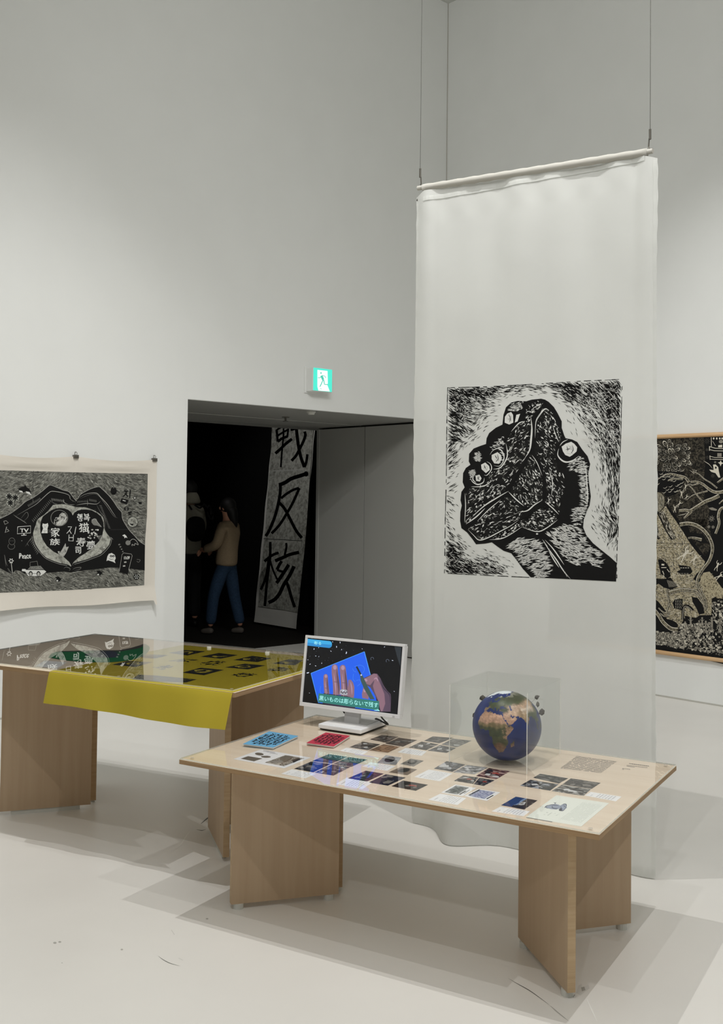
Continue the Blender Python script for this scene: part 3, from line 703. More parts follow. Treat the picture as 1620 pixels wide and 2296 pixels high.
# lettering applied straight to the table top
TQ = [onz(*p, ZP) for p in ((1254.8, 1722.8), (1292.8, 1694.8), (1383, 1707), (1345.8, 1733.6))]
A = Art(lambda u, v, l: (TQ[0] * (1 - v) + TQ[1] * v) * (1 - u) + (TQ[3] * (1 - v) + TQ[2] * v) * u + Z3 * (.0001 + l), step=.00003)
textlines(A, 0, 1, 0, 1, 17, text_dark, .93, .5)
A.build('introduction_text', table1)
A = Art(lambda x, y, l: onz(x, y, ZP + .0001 + l), 3.682, 3.682, 1100, 1650, 0.00003)
for nm_, x0, y0, x1, y1, w in ((0, 1140, 228, 1306, 250, 6), (0, 1120, 242, 1290, 262, 4), (0, 1120, 250, 1185, 258, 4), (1, 1085, 268, 1150, 277, 4), (1, 1082, 275, 1100, 278, 4)):
    if nm_ == 1 and y0 == 268:
        A.build('title_text', table1); A = Art(lambda x, y, l: onz(x, y, ZP + .0001 + l), 3.682, 3.682, 1100, 1650, 0.00003)
    x = x0
    while x < x1:
        e = min(x + random.uniform(5, 16), x1); f = lambda t: y0 + (y1 - y0) * (t - x0) / (x1 - x0)
        A.line([(x, f(x)), (e, f(e))], w, text_dark, 0); x = e + 3
A.build('credit_text', table1)

# closed booklets on top of the sheet
def booklet(label, q, colm, seed):
    z = T1H
    c = onz(sum(p[0] for p in q) / 4, sum(p[1] for p in q) / 4, z)
    t = empty('booklet', c, T1YAW, label, 'booklet', 'closed booklets lying on the low table')
    quadbox('pages', q, z, .0045, flat('page_block', (0.85, 0.85, 0.84), .7), t)
    cv = quadbox('cover', q, z + .0045, .0006, colm, t, (0.0015, 0.003, 0.001, 0))
    quadbox('back_cover', q, z + 0.0, .0004, dk_m, t)
    P = [onz(x, y, z + .0051 + d) for (x, y), d in zip(q, (0.0015, 0.003, 0.001, 0))]
    A = Art(lambda u, v, l: (P[0] * (1 - u) + P[1] * u) * (1 - v) + (P[3] * (1 - u) + P[2] * u) * v + Z3 * (.00015 + l), step=.00003)
    random.seed(seed)
    for i in range(6):                                  # rows of dense hand-cut lettering and ornament
        for j in range(8):
            u = .14 + j * .10; v = .14 + i * .145
            if (i in (0, 5)) and j in (0, 7): continue
            for k in range(4):
                a = random.uniform(0, 3.14); r = .05
                cx, cy = u + random.uniform(-.02, .02), v + random.uniform(-.03, .03)
                A.line([(cx - r * math.cos(a), cy - r * 1.2 * math.sin(a)), (cx + random.uniform(-.02, .02), cy + random.uniform(-.03, .03)), (cx + r * math.cos(a), cy + r * 1.2 * math.sin(a))], random.uniform(.012, .03), M['ink'], 0)
    A.build('cover_print', cv)
booklet('light blue booklet with black cut lettering, left of the red booklet', [(544, 1668), (603, 1639.6), (668.5, 1650), (612, 1676)], flat('blue_cover', (96, 158, 196), .6), 3)
booklet('crimson booklet with black cut lettering, in front of the monitor base', [(686.4, 1665.5), (730, 1642), (784.6, 1649.5), (747.7, 1673.5)], flat('red_cover', (176, 42, 62), .6), 5)
random.seed(11)

# ================================================================== MONITOR
h1 = T1H
TLT = math.radians(8)
def MF(x, d, s):          # x along the table, d depth behind the front face, s up the tilted face from 8 cm above the table
    return T1(x, 0.74 + s * math.sin(TLT) + d * math.cos(TLT), h1 + 0.08 + s * math.cos(TLT) - d * math.sin(TLT))
mon = empty('monitor', T1(0.262, 0.80, h1), T1YAW, 'white computer monitor on its stand showing hands carving a blue block', 'monitor')
wp = flat('white_monitor_plastic', (0.74, 0.74, 0.75), 0.4, 0.4); wp2 = flat('grey_monitor_plastic', (0.52, 0.52, 0.52), 0.45, 0.4)
X0, X1, S0, S1 = 0.037, 0.510, -0.006, 0.288
fw, fb = 0.011, 0.016
fparts = [boxVF(MF, X0, X1, 0, 0.022, S0, S0 + fb), boxVF(MF, X0, X1, 0, 0.022, S1 - fw, S1),
          boxVF(MF, X0, X0 + fw, 0, 0.022, S0 + fb, S1 - fw), boxVF(MF, X1 - fw, X1, 0, 0.022, S0 + fb, S1 - fw)]
o = mesh('bezel', *merge(fparts), wp, mon); b = o.modifiers.new('bevel', 'BEVEL'); b.width = .0012; b.segments = 2
box('back_housing', MF, (X0 + .006, X1 - .006, .0221, .045, S0 + .006, S1 - .006), wp, mon, bevel=.006)
box('button', MF, (0.478, 0.488, -.0012, 0, S0 + .004, S0 + .010), wp2, mon)
SP0 = MF(0.27, 0.004, 0.1); Sn = MF(0, -1, 0) - MF(0, 0, 0); Sn /= np.linalg.norm(Sn)
scr = mesh('screen', [MF(X0 + fw, .006, S0 + fb), MF(X1 - fw, .006, S0 + fb), MF(X1 - fw, .006, S1 - fw), MF(X0 + fw, .006, S1 - fw)], [(0, 1, 2, 3)], emit('screen_black', (5, 6, 12), 1.0), mon)
A = Art(lambda x, y, l: onplane(x, y, SP0 - Sn * .0015, Sn) + Sn * l, 5.0625, 5.0625, 640, 1400, .00006)
E = {k: emit('screen_' + k, c, s) for k, c, s in (('blue', (36, 98, 236), 1), ('teal', (52, 124, 116), 1), ('cyan', (62, 172, 228), 1), ('cyan2', (48, 140, 206), 1), ('letter', (176, 250, 246), 1.15),
     ('skin', (142, 108, 122), 1), ('skin_dark', (92, 74, 92), 1), ('skin_light', (176, 142, 162), 1), ('skin_shade', (58, 48, 66), 1), ('tool', (62, 86, 84), 1), ('tool_dark', (34, 48, 50), 1), ('chip', (214, 222, 240), 1), ('chip_dim', (96, 104, 120), 1), ('line', (70, 140, 245), 1), ('edge', (86, 170, 255), 1), ('violet', (92, 80, 150), 1), ('silver', (168, 168, 176), 1), ('grey', (44, 50, 56), 1))}
A.poly([(287, 555), (893, 310), (962, 575), (1060, 985), (1030, 985), (405, 895), (372, 890)], E['blue'], 1)
A.line([(287, 555), (893, 310)], 5, E['edge'], 2); A.line([(893, 310), (962, 575)], 7, E['edge'], 2); A.line([(287, 555), (372, 890)], 5, E['edge'], 2)
for P in ([(780, 480), (840, 462), (885, 480), (893, 520), (870, 555), (850, 560)], [(760, 500), (775, 530), (800, 540)], [(770, 560), (765, 620), (790, 650)], [(800, 640), (840, 630), (850, 670), (810, 700)], [(400, 700), (390, 750), (410, 800)]):
    A.line(smooth_line(P, 4), 3.5, E['line'], 2)
def finger(P, w, tip, nail=True, m='skin'):
    A.line(smooth_line(P, 5), [w * (0.82 + .18 * i / (5 * (len(P) - 1))) for i in range(5 * (len(P) - 1) + 1)], E[m], 3)
    A.ell(P[0][0], P[0][1], w * .41, w * .45, E[m], 3, 14)
    A.line([(p[0] + w * .30, p[1] + 12) for p in smooth_line(P, 5)], w * .26, E['skin_dark'], 4, True)
    A.line([(p[0] - w * .12, p[1] + 16) for p in smooth_line(P, 5)][3:], w * .16, E['skin_light'], 4, True)
    if nail: A.ell(P[0][0] + 2, P[0][1] - 2, w * .24, w * .32, E['skin_light'], 5, 12)
    for k in (0.45, 0.5):
        j = P[len(P) // 2]; A.line([(j[0] - w * .28, j[1] + 60 * (k - .45)), (j[0] + w * .22, j[1] + 4 + 60 * (k - .45))], 2.5, E['skin_dark'], 5)
finger([(455, 590), (456, 650), (462, 720), (470, 790)], 60, 1)
finger([(557, 490), (560, 560), (572, 650), (578, 720), (580, 800)], 84, 1)
finger([(648, 495), (655, 570), (664, 660), (668, 740), (665, 820)], 82, 1)
A.poly([(712, 630), (740, 628), (765, 660), (780, 710), (778, 800), (770, 840), (700, 830), (706, 720)], E['skin'], 3)
A.line(smooth_line([(735, 650), (750, 720), (752, 800)], 4), 14, E['skin_light'], 4, True)
A.poly([(430, 780), (500, 790), (700, 815), (780, 840), (790, 960), (640, 945), (420, 900)], E['skin_shade'], 3.5)
A.poly([(618, 745), (640, 735), (690, 742), (705, 760), (700, 805), (640, 800), (614, 790)], E['silver'], 6)
for k in range(5): A.ell(632 + k * 16, 768 + (k % 2) * 10, 7, 9, E['skin_shade'], 7, 8)
A.ell(655, 752, 9, 8, E['chip'], 7, 8)
# right hand and gouge
A.poly([(880, 640), (885, 610), (930, 590), (1000, 555), (1040, 560), (1075, 610), (1110, 690), (1150, 750), (1190, 790), (1196, 830), (1190, 990), (1075, 990), (1040, 860), (1000, 780), (960, 715), (905, 680)], E['skin_dark'], 3)
A.poly([(890, 620), (1000, 560), (1035, 565), (1050, 600), (1000, 640), (960, 690), (910, 675)], E['skin'], 4)
A.poly([(1020, 590), (1045, 610), (1080, 690), (1120, 790), (1130, 900), (1100, 985), (1080, 985), (1050, 860), (1010, 770), (990, 700)], E['skin'], 4)
A.line(smooth_line([(1000, 625), (1030, 610), (1050, 650)], 4), 16, E['skin_light'], 5, True)
A.line(smooth_line([(1075, 620), (1110, 720), (1180, 800), (1185, 900)], 4), 12, E['skin_shade'], 5, True)
A.ell(907, 632, 22, 16, E['skin_light'], 5, 12, .4)
A.poly([(880, 720), (900, 708), (925, 730), (945, 790), (940, 850), (870, 835), (865, 790)], E['skin'], 4.5); A.ell(897, 748, 14, 24, E['skin_light'], 5, 12)
A.line([(805, 478), (855, 575)], 20, E['tool_dark'], 6); A.poly([(845, 580), (872, 578), (930, 700), (1010, 850), (960, 850), (890, 730), (852, 640)], E['tool'], 6)
A.ell(858, 575, 9, 9, E['chip'], 7, 10)
A.poly([(375, 782), (1063, 872), (1056, 978), (368, 882)], E['teal'], 8)
A.text('黒いものは彫らないで残す', [(385, 806), (1052, 890), (1046, 948), (380, 862)], E['letter'], 9)
A.poly([(1050, 960), (1070, 985), (1000, 975)], E['letter'], 8)
A.poly([(245, 163), (505, 190), (520, 200), (526, 220), (524, 245), (510, 262), (495, 268), (243, 240)], E['cyan'], 8)
A.poly([(243, 205), (525, 232), (510, 262), (495, 268), (243, 240)], E['cyan2'], 8.5)
A.text('彫る', [(325, 192), (405, 200), (403, 234), (323, 226)], E['letter'], 9)
A.poly([(1235, 252), (1312, 260), (1300, 480), (1262, 360)], E['grey'], 1)
for x, y, r in ((297, 152, 7), (320, 279, 8), (252, 548, 13), (617, 206, 8), (532, 198, 6), (687, 322, 12), (514, 304, 7), (576, 255, 9), (408, 440, 6), (276, 450, 7), (340, 470, 7), (868, 278, 5), (1213, 409, 8), (1120, 255, 6), (633, 285, 6), (270, 778, 5), (252, 400, 5), (342, 357, 6), (375, 365, 5), (373, 262, 5), (1232, 760, 6)):
    a = random.uniform(0, 3.1)
    A.line([(x - r * math.cos(a), y - r * math.sin(a)), (x + 3, y + 2), (x + r * math.cos(a), y + r * math.sin(a))], r * .8, E['chip'], 2)
for k in range(26):
    A.ell(random.uniform(235, 870), random.uniform(160, 420), 3, 2.4, E['chip_dim'], .5, 6)
for x, y in ((1156, 414), (982, 390)):
    A.line([(x + 17 * math.cos(t), y + 17 * math.sin(t)) for t in np.linspace(2.2, 6.6, 9)], 5, E['chip_dim'], 2)
A.build('screen_picture', mon)
# stand, base, label on the base, cables
box('neck', MF, (0.235, 0.305, 0.040, 0.058, -0.062, 0.11), wp2, mon, bevel=.002)
T1b = lambda x, y, z: T1(x, y, h1 + z)
box('base', T1b, (0.160, 0.362, 0.692, 0.925, 0.004, 0.022), wp, mon, bevel=.004)
box('base_shadow_line', T1b, (0.166, 0.356, 0.698, 0.919, 0.0, 0.004), M['ink2'], mon)  # black strip paints the shadow line under the base
box('base_tray', T1b, (0.180, 0.342, 0.775, 0.905, 0.0221, 0.0255), wp2, mon, bevel=.001)
box('label_sticker', T1b, (0.205, 0.315, 0.702, 0.765, 0.0221, 0.0225), flat('glossy_white_label', (0.9, 0.9, 0.9), .2), mon)
for nm, P in (('power_cable', [MF(.40, .04, .03), T1(.395, .80, h1 + .06), T1(.40, .85, h1 + .02), T1(.33, .88, h1 + .030), T1(.30, .92, h1 + .006), T1(.29, T1W - .004, h1 + .005)]),
              ('video_cable', [MF(.21, .04, .03), T1(.222, .80, h1 + .055), T1(.24, .86, h1 + .032), T1(.25, .92, h1 + .006), T1(.255, T1W - .004, h1 + .005)])):
    mesh(nm, *tubeVF([np.array(p) for p in smooth_line(P, 5)], .0035, 8), M['ink2'], mon, smooth=True)

# ================================================================== GLOBE WITH STONES, AND ITS CLEAR CASE
GC = T1(0.9965, 0.648, h1 + 0.1243); GR = 0.1243
RY0 = EYE - GC; RY0 /= np.linalg.norm(RY0)                 # the side the photograph sees
gx = np.cross(Z3, RY0); gx /= np.linalg.norm(gx); gy = np.cross(RY0, gx)
def ll(lon, lat):
    a, b = math.radians(lon), math.radians(lat); return np.array([math.cos(b) * math.cos(a), math.cos(b) * math.sin(a), math.sin(b)])
pairs = [((51, 12), (.15, .15)), ((20, -34), (-.246, -.81)), ((77, 8), (.62, .095)), ((-6, 36), (-.6, .38)), ((60, 22.5), (.276, .067 + .02)), ((-17, 14), (-.80, .06))]
Sg = np.array([ll(*p) for p, q in pairs]); Sv = np.array([gx * q[0] + gy * q[1] + RY0 * math.sqrt(max(0, 1 - q[0] ** 2 - q[1] ** 2)) for p, q in pairs])
Uu, _, Vt = np.linalg.svd(Sg.T @ Sv); Dg = np.diag([1, 1, np.sign(np.linalg.det(Vt.T @ Uu.T))]); GROT = Vt.T @ Dg @ Uu.T      # geographic -> world
LAND = {
 'africa': [(-6, 35.8), (0, 36), (10, 37.3), (11, 34), (15, 32.3), (20, 32.8), (25, 31.6), (32, 31.2), (34.5, 28), (37, 21), (39.5, 15.5), (43, 11.6), (47, 11.2), (51.2, 12), (49, 6), (45, 2), (41, -2), (39.5, -6), (40.5, -11), (40, -16), (35.5, -20), (35, -24), (32.5, -27), (30, -31), (26, -34), (20, -34.8), (18, -32), (16, -28), (14, -22), (12, -17), (13.5, -11), (12, -5), (9, -1), (9.5, 4), (5, 5.8), (2, 6.3), (-4, 5.2), (-8, 4.4), (-13, 8.5), (-16.5, 12.5), (-17.3, 15), (-16, 20), (-15, 25), (-10, 29.5), (-9, 33)],
 'madagascar': [(49.3, -12), (50.3, -16), (47, -25), (44, -23), (44.3, -17)],
 'arabia': [(35, 29), (37, 31.5), (42, 37), (48, 31), (48.5, 28.5), (51, 25), (52, 24.2), (56, 26.2), (57, 24), (60, 22.4), (57.5, 18.5), (52, 16), (45, 12.8), (43.2, 13), (42, 17), (39, 21)],
 'eurasia': [(-9, 37), (-6, 36.5), (-2, 37), (0, 39.5), (3, 42), (7, 43.6), (10, 44), (12, 41.8), (16, 38), (18, 40.2), (14, 42.5), (13, 45.5), (17, 43), (20, 40), (22.5, 36.8), (24, 38), (24, 40.5), (28, 41), (30, 41.2), (28, 42), (28.5, 44), (31, 46.5), (35, 45.5), (37, 47), (39, 47), (37.5, 45), (41, 42), (36, 41.5), (31, 41), (27, 40), (27, 37), (31, 36.5), (36, 36.8), (35, 33), (35, 31), (42, 36), (48, 30.3), (52, 27.5), (57, 26.8), (62, 25.2), (67, 24.8), (70, 21), (72.8, 20), (74, 14), (77, 8.2), (80, 13), (81, 16.5), (87, 21), (91, 22.5), (94, 18), (97.5, 16.5), (98.5, 9), (101, 3), (104, 1.5), (103, 6), (100, 12.5), (105, 9), (109, 12), (106, 19), (110, 21), (117, 23.5), (122, 30), (119, 36), (122, 40), (126, 36), (129, 36), (128, 40), (135, 44), (141, 53), (136, 55), (142, 59), (156, 60), (163, 58), (170, 60), (179, 66), (170, 70), (140, 73), (112, 76), (98, 77), (80, 73), (68, 69), (60, 69), (44, 67), (40, 64), (33, 67), (41, 67), (28, 71), (18, 69), (12, 65), (5, 61), (7, 58), (11, 59), (13, 55.5), (17, 57), (18, 61), (22, 65.5), (25, 65), (21.5, 61), (29, 60), (22, 58), (20, 54.5), (10, 54), (8, 57), (8, 54), (2, 51), (-4.5, 48.3), (-1, 46), (-1.5, 43.5), (-9, 43)],
 'britain': [(-5, 50), (1, 51.2), (1.5, 53), (-2, 56), (-3, 58.5), (-6, 57), (-3, 54), (-5, 52)], 'ireland': [(-10, 52), (-6.2, 52.3), (-6, 54.5), (-9.5, 54)],
 'iceland': [(-24, 65.5), (-22, 64), (-18, 63.5), (-14, 65), (-16, 66.4)], 'novaya': [(52, 71), (57, 71), (68, 77), (60, 76)], 'svalbard': [(12, 79.5), (16, 77), (25, 79), (20, 80.3)],
 'greenland': [(-45, 60), (-30, 68), (-20, 71), (-18, 80), (-30, 83.5), (-60, 82), (-70, 77.5), (-55, 70), (-52, 64)],
 'lanka': [(80, 9.5), (81.8, 7.5), (80.3, 6)], 'sumatra': [(95.5, 5.5), (104, -1), (105.5, -5.8), (101, -3)], 'borneo': [(109, 1.5), (117, 7), (118, 1), (115, -4), (110, -2.5)],
 'java': [(105, -6.5), (114, -7), (114, -8.6), (106, -7.6)], 'australia': [(114, -22), (122, -18), (129, -15), (136, -12), (141, -17), (142, -11), (146, -19), (153, -28), (150, -37), (140, -38), (135, -34), (129, -32), (115, -34)],
 'south_america': [(-80, -3), (-77, 8), (-62, 10.5), (-50, 0), (-35, -6), (-39, -17), (-48, -27), (-58, -38), (-66, -46), (-68, -54), (-74, -50), (-72, -30), (-70, -18)],
 'north_america': [(-83, 9), (-97, 16), (-106, 23), (-117, 32), (-124, 40), (-124, 48), (-150, 60), (-166, 60), (-166, 68), (-140, 70), (-110, 73), (-85, 73), (-92, 60), (-80, 52), (-65, 60), (-56, 51), (-66, 44), (-75, 36), (-81, 30), (-80, 25), (-84, 30), (-97, 28), (-97, 21), (-88, 21), (-87, 16)],
}
CAR = [[(49, 46.8), (53, 46.5), (53, 42), (54, 37), (49.5, 37.5), (50, 41)]]       # the Caspian
def inpoly(X, Y, P):
    c = np.zeros(X.shape, bool); j = len(P) - 1
    for i in range(len(P)):
        xi, yi = P[i]; xj, yj = P[j]
        k = ((yi > Y) != (yj > Y)) & (X < (xj - xi) * (Y - yi) / (yj - yi + 1e-12) + xi); c ^= k; j = i
    return c
NLo, NLa = 720, 360
lon = np.linspace(-180, 180, NLo, endpoint=False); lat = np.linspace(-89.6, 89.6, NLa)
LO, LA = np.meshgrid(lon, lat)
rng = np.random.default_rng(3)
def wob(s, q):
    t = np.zeros(LO.shape)
    for k in range(14):
        fx, fy, ph = rng.normal(0, s), rng.normal(0, s), rng.uniform(0, 6.3); t += np.sin(np.radians(LO) * fx + np.radians(LA) * fy + ph)
    return t / 3.5 * q
wx, wy = wob(30, .8) + wob(75, .35), wob(30, .8) + wob(75, .35)
land = np.zeros(LO.shape, bool)
for P in LAND.values(): land |= inpoly(LO + wx, LA + wy, P)
for P in CAR: land &= ~inpoly(LO + wx * .4, LA + wy * .4, P)
def sm(v, a, b):                                       # soft step
    t = np.clip((v - a) / (b - a), 0, 1); return t * t * (3 - 2 * t)
n1, n2, n3 = wob(9, 1), wob(22, 1), wob(60, 1)
LAn, LOn = LA + 2.2 * n1 + 1.0 * n2, LO + 2.6 * n2 + 1.5 * n3
def bx(x0, x1, y0, y1, s=4.0): return sm(LOn, x0 - s, x0 + s) * (1 - sm(LOn, x1 - s, x1 + s)) * sm(LAn, y0 - s, y0 + s) * (1 - sm(LAn, y1 - s, y1 + s))
Cc = np.zeros(LO.shape + (3,)); Cc[:] = lin((9, 36, 100)); Cc *= (1 + .14 * n1 + .06 * n2)[..., None]
L3 = np.zeros(LO.shape + (3,)); L3[:] = lin((66, 72, 46))
def put(m, c, t=1.0):
    global L3
    w = (m * t)[..., None]; L3 = L3 * (1 - w) + np.array(lin(c)) * w
put(bx(-20, 60, 15, 33, 2.5), (188, 150, 128)); put(bx(-18, 45, 10, 16, 2.5), (124, 108, 76), .8); put(bx(-10, 12, 28, 37, 3), (170, 132, 108), .7)
put(bx(10, 60, -40, -19, 4), (142, 108, 88), .75); put(bx(38, 60, -6, 12, 3), (176, 138, 114), .8); put(bx(8, 30, -6, 5, 5), (52, 64, 36), .8)
put(bx(42, 112, 29, 48, 5), (192, 162, 140), .85); put(bx(72, 104, 27, 39, 4), (206, 190, 174), .9); put(bx(60, 84, 14, 31, 4), (168, 142, 112), .8); put(bx(48, 64, 24, 38, 3), (190, 158, 134), .8)
put(bx(-12, 60, 46, 60, 5), (62, 74, 44), .8); put(bx(-10, 4, 36, 43, 2), (150, 122, 92), .6); put(bx(20, 180, 56, 68, 4), (64, 68, 46), .8); put(bx(40, 180, 68, 90, 3), (140, 138, 126), .8)
put(bx(90, 180, 8, 30, 5), (60, 76, 46), .7); put(bx(112, 154, -40, -14, 4), (172, 112, 82), .8); put(bx(-75, -15, 60, 90, 3), (226, 230, 232)); put(bx(8, 30, 66, 90, 3), (200, 204, 206), .6)
put(bx(95, 125, 38, 50, 4), (176, 148, 120), .7)
L3 *= (1 + .13 * n2 + .12 * n3 + .07 * rng.normal(0, 1, LO.shape))[..., None]
ridge = sm(np.abs(n2 + .5 * n3), .0, .25)[..., None]; L3 *= .80 + .20 * ridge
Cc = np.where(land[..., None], L3, Cc)
ice = sm(LA + 1.5 * n2 + n3, 76, 79)[..., None]; Cc = Cc * (1 - ice) + np.array(lin((222, 228, 232))) * ice
ice = (1 - sm(LA + 1.5 * n2, -72, -69))[..., None]; Cc = Cc * (1 - ice) + np.array(lin((222, 228, 232))) * ice
Cc = np.clip(Cc, 0.002, 1)
a_, b_ = np.radians(LO), np.radians(LA)
GV = np.stack([np.cos(b_) * np.cos(a_), np.cos(b_) * np.sin(a_), np.sin(b_)], -1).reshape(-1, 3) @ GROT.T * GR + GC
GF = [(i * NLo + j, i * NLo + (j + 1) % NLo, (i + 1) * NLo + (j + 1) % NLo, (i + 1) * NLo + j) for i in range(NLa - 1) for j in range(NLo)]
GF += [tuple(range(NLo))[::-1], tuple(range((NLa - 1) * NLo, NLa * NLo))]
glb = empty('globe', T1(0.9965, 0.648, h1), T1YAW, 'blue globe showing Africa, with small grey stones pinned around it, inside the clear case', 'globe')
gm_, N, L, B = new_mat('printed_globe')
at = N.new('ShaderNodeVertexColor'); at.layer_name = 'map'; L.new(at.outputs[0], B.inputs['Base Color']); B.inputs['Roughness'].default_value = 0.38; B.inputs['Specular IOR Level'].default_value = 0.35
go = mesh('sphere', GV, GF, gm_, glb, smooth=True)
ca = go.data.color_attributes.new('map', 'FLOAT_COLOR', 'POINT')
ca.data.foreach_set('color', np.concatenate([Cc.reshape(-1, 3), np.ones((NLo * NLa, 1))], 1).astype(np.float32).ravel())
stone_m = mottle('grey_stone', [(.3, (58, 55, 50)), (.55, (92, 88, 80)), (.75, (122, 118, 108))], 60, 6, rough=.9)
def stone(px, py, r, depth_off, seed):
    rg = random.Random(seed)
    d = ray(px, py); t = np.dot(GC + RY0 * depth_off - EYE, -RY0) / np.dot(d, -RY0); P = EYE + d * t
    bm = bmesh.new(); bmesh.ops.create_icosphere(bm, subdivisions=1, radius=1.12)
    for v in bm.verts:
        k = 1 + rg.uniform(-.30, .14); v.co = Vector((v.co.x * r[0] * k, v.co.y * r[1] * k, v.co.z * r[2] * k))
    q = gx, RY0, gy
    V = [P + q[0] * v.co.x + q[1] * v.co.y + q[2] * v.co.z for v in bm.verts]; F = [[v.index for v in f.verts] for f in bm.faces]; bm.free()
    s = mesh('stone', V, F, stone_m, glb)
    u = (P - GC) / np.linalg.norm(P - GC)
    if np.linalg.norm(P - GC) > GR: cyl('pin', GC + u * (GR - .002), P, .0005, M['foot_clear'], s, n=6)
for i, a in enumerate([((1081.7, 1565), (.0115, .009, .009), -.03), ((1063.5, 1604), (.009, .011, .012), -.04), ((1203.4, 1563), (.0085, .008, .008), -.02), ((1204.5, 1578.6), (.0075, .008, .010), .0), ((1214.2, 1596.5), (.010, .010, .0115), -.01)]):
    stone(a[0][0], a[0][1], a[1], a[2], 20 + i)
# case
cx0, cx1, cy0, cy1, ch = 0.835, 1.130, 0.500, 0.850, 0.277
T1c = lambda x, y, z: T1(x, y, h1 + z)
case = empty('display_case', T1((cx0 + cx1) / 2, (cy0 + cy1) / 2, h1), T1YAW, 'clear acrylic cube case standing over the globe', 'display case')
e = 0.004
for nm, b in (('front_panel', (cx0 + e, cx1 - e, cy0, cy0 + e, 0, ch)), ('back_panel', (cx0 + e, cx1 - e, cy1 - e, cy1, 0, ch)), ('side_panel', (cx0, cx0 + e, cy0, cy1, 0, ch)), ('side_panel', (cx1 - e, cx1, cy0, cy1, 0, ch))):
    box(nm, T1c, b, M['acrylic_case'], case)
box('top_panel', T1c, (cx0, cx1, cy0, cy1, ch, ch + e), M['acrylic_case'], case)
k = .0022
for x, y in ((cx0, cy0), (cx1 - k, cy0), (cx0, cy1 - k), (cx1 - k, cy1 - k)):
    box('edge', T1c, (x - .0003, x + k, y - .0003, y + k, 0, ch), M['case_edge'], case)

# ================================================================== CLOTHS ON THE TALLER TABLE
ZT = T2H - 0.005
yel = cloth_mat('yellow_cloth', (190, 172, 62), .08, 0.0, stain=.04)
YX0, YX1 = -0.0, 0.0
def t2l(px, py, z):
    P = onz(px, py, z) - T2O; c, s = math.cos(T2YAW), math.sin(T2YAW); return np.array([P[0] * c + P[1] * s, -P[0] * s + P[1] * c])
yl = t2l(106, 1504, T2H)[0]; yr = t2l(512, 1553, T2H)[0]
prof = []                                                          # from the back of the cloth over the front edge and down
yb = T2W - 0.075
for i in range(24): prof.append((yb + (0.006 - yb) * i / 23, ZT + 0.0012))
for a in (25, 50, 75): prof.append((0.006 - .008 * math.sin(math.radians(a)), ZT - .0068 + .008 * math.cos(math.radians(a))))
for i in range(1, 12): prof.append((-0.004 - .0012 * i, ZT - 0.010 - 0.122 * i / 11))
V = []; nu = 60
for (y, z) in prof:
    for i in range(nu + 1):
        u = i / nu; x = yl + (yr - yl) * u
        hang = max(0, (ZT - z) / .13)
        y2 = y - hang * (.006 * math.sin(u * 9) + .004 * math.sin(u * 23 + 1)) - hang * .008
        V.append(T2(x - hang * .006 * (1 - u) - hang * .016 * u, y2, z - hang * (.012 * u - .004 * math.sin(u * 7))))
F = [(r * (nu + 1) + i, r * (nu + 1) + i + 1, (r + 1) * (nu + 1) + i + 1, (r + 1) * (nu + 1) + i) for r in range(len(prof) - 1) for i in range(nu)]
yc = mesh('yellow_cloth', V, F, yel, None, origin=T2((yl + yr) / 2, .4, ZT), yaw=T2YAW, smooth=True)
props(yc, 'yellow cloth with black printed pictures, hanging over the front edge of the taller table', 'cloth')
A = Art(lambda x, y, l: onz(x, y, ZT + .0015 + l), 4.263, 4.263, 340, 1420, .0001)
lk = mottle('worn_black_print', [(.40, (22, 22, 14)), (.55, (30, 29, 18)), (.68, (70, 64, 26))], 50, 4, rough=.7)
bk = flat('cloth_ink', (26, 26, 18), .7); ylo = flat('yellow_reserve', (190, 172, 62), .8)
SOL = [[(160, 187), (320, 160), (515, 172), (340, 212)], [(465, 222), (640, 188), (825, 208), (660, 243)], [(780, 255), (960, 215), (1145, 238), (1010, 275)], [(1155, 288), (1310, 248), (1440, 258), (1370, 305)],
       [(700, 325), (890, 290), (1085, 307), (920, 345)], [(290, 375), (470, 328), (690, 350), (500, 400)]]
LINE = [[(120, 265), (300, 235), (495, 250), (330, 285)], [(400, 295), (560, 255), (770, 270), (600, 315)], [(1030, 352), (1200, 318), (1430, 335), (1230, 372)], [(-40, 330), (110, 295), (290, 305), (120, 360)], [(695, 405), (850, 370), (1075, 385), (910, 430)], [(-160, 232), (30, 200), (185, 215), (10, 250)]]
zz = lambda P: [((x / 2.25 - 340) * 4.263, (y / 2.25 - 20) * 4.263) for x, y in P]
SOL += [zz([(565, 203), (640, 185), (770, 190), (685, 215)]), zz([(640, 160), (715, 150), (850, 155), (790, 170)])]
def bil(q, u, v):
    a, b, c, d = [np.array(x, float) for x in q]; return tuple((a * (1 - u) + b * u) * (1 - v) + (d * (1 - u) + c * u) * v)
for qi, q in enumerate(SOL):
    A.poly(q, bk, 0)
    rg = random.Random(qi)
    for s in range(3):
        c = (rg.uniform(.35, .6), rg.uniform(.35, .6)); n = 9
        A.poly([bil(q, c[0] + (.10 + .20 * rg.random()) * math.cos(6.28 * k / n), c[1] + (.10 + .22 * rg.random()) * math.sin(6.28 * k / n)) for k in range(n)], ylo if s < 2 else bk, 1 + s * .5)
    for s in range(8):
        a = rg.uniform(0, 6.28); r0, r1 = rg.uniform(.05, .2), rg.uniform(.25, .36)
        A.line([bil(q, .5 + r0 * math.cos(a), .5 + r0 * math.sin(a)), bil(q, .5 + r1 * math.cos(a + .3), .5 + r1 * math.sin(a + .3))], rg.uniform(3, 7), bk if s % 2 else ylo, 3, True)
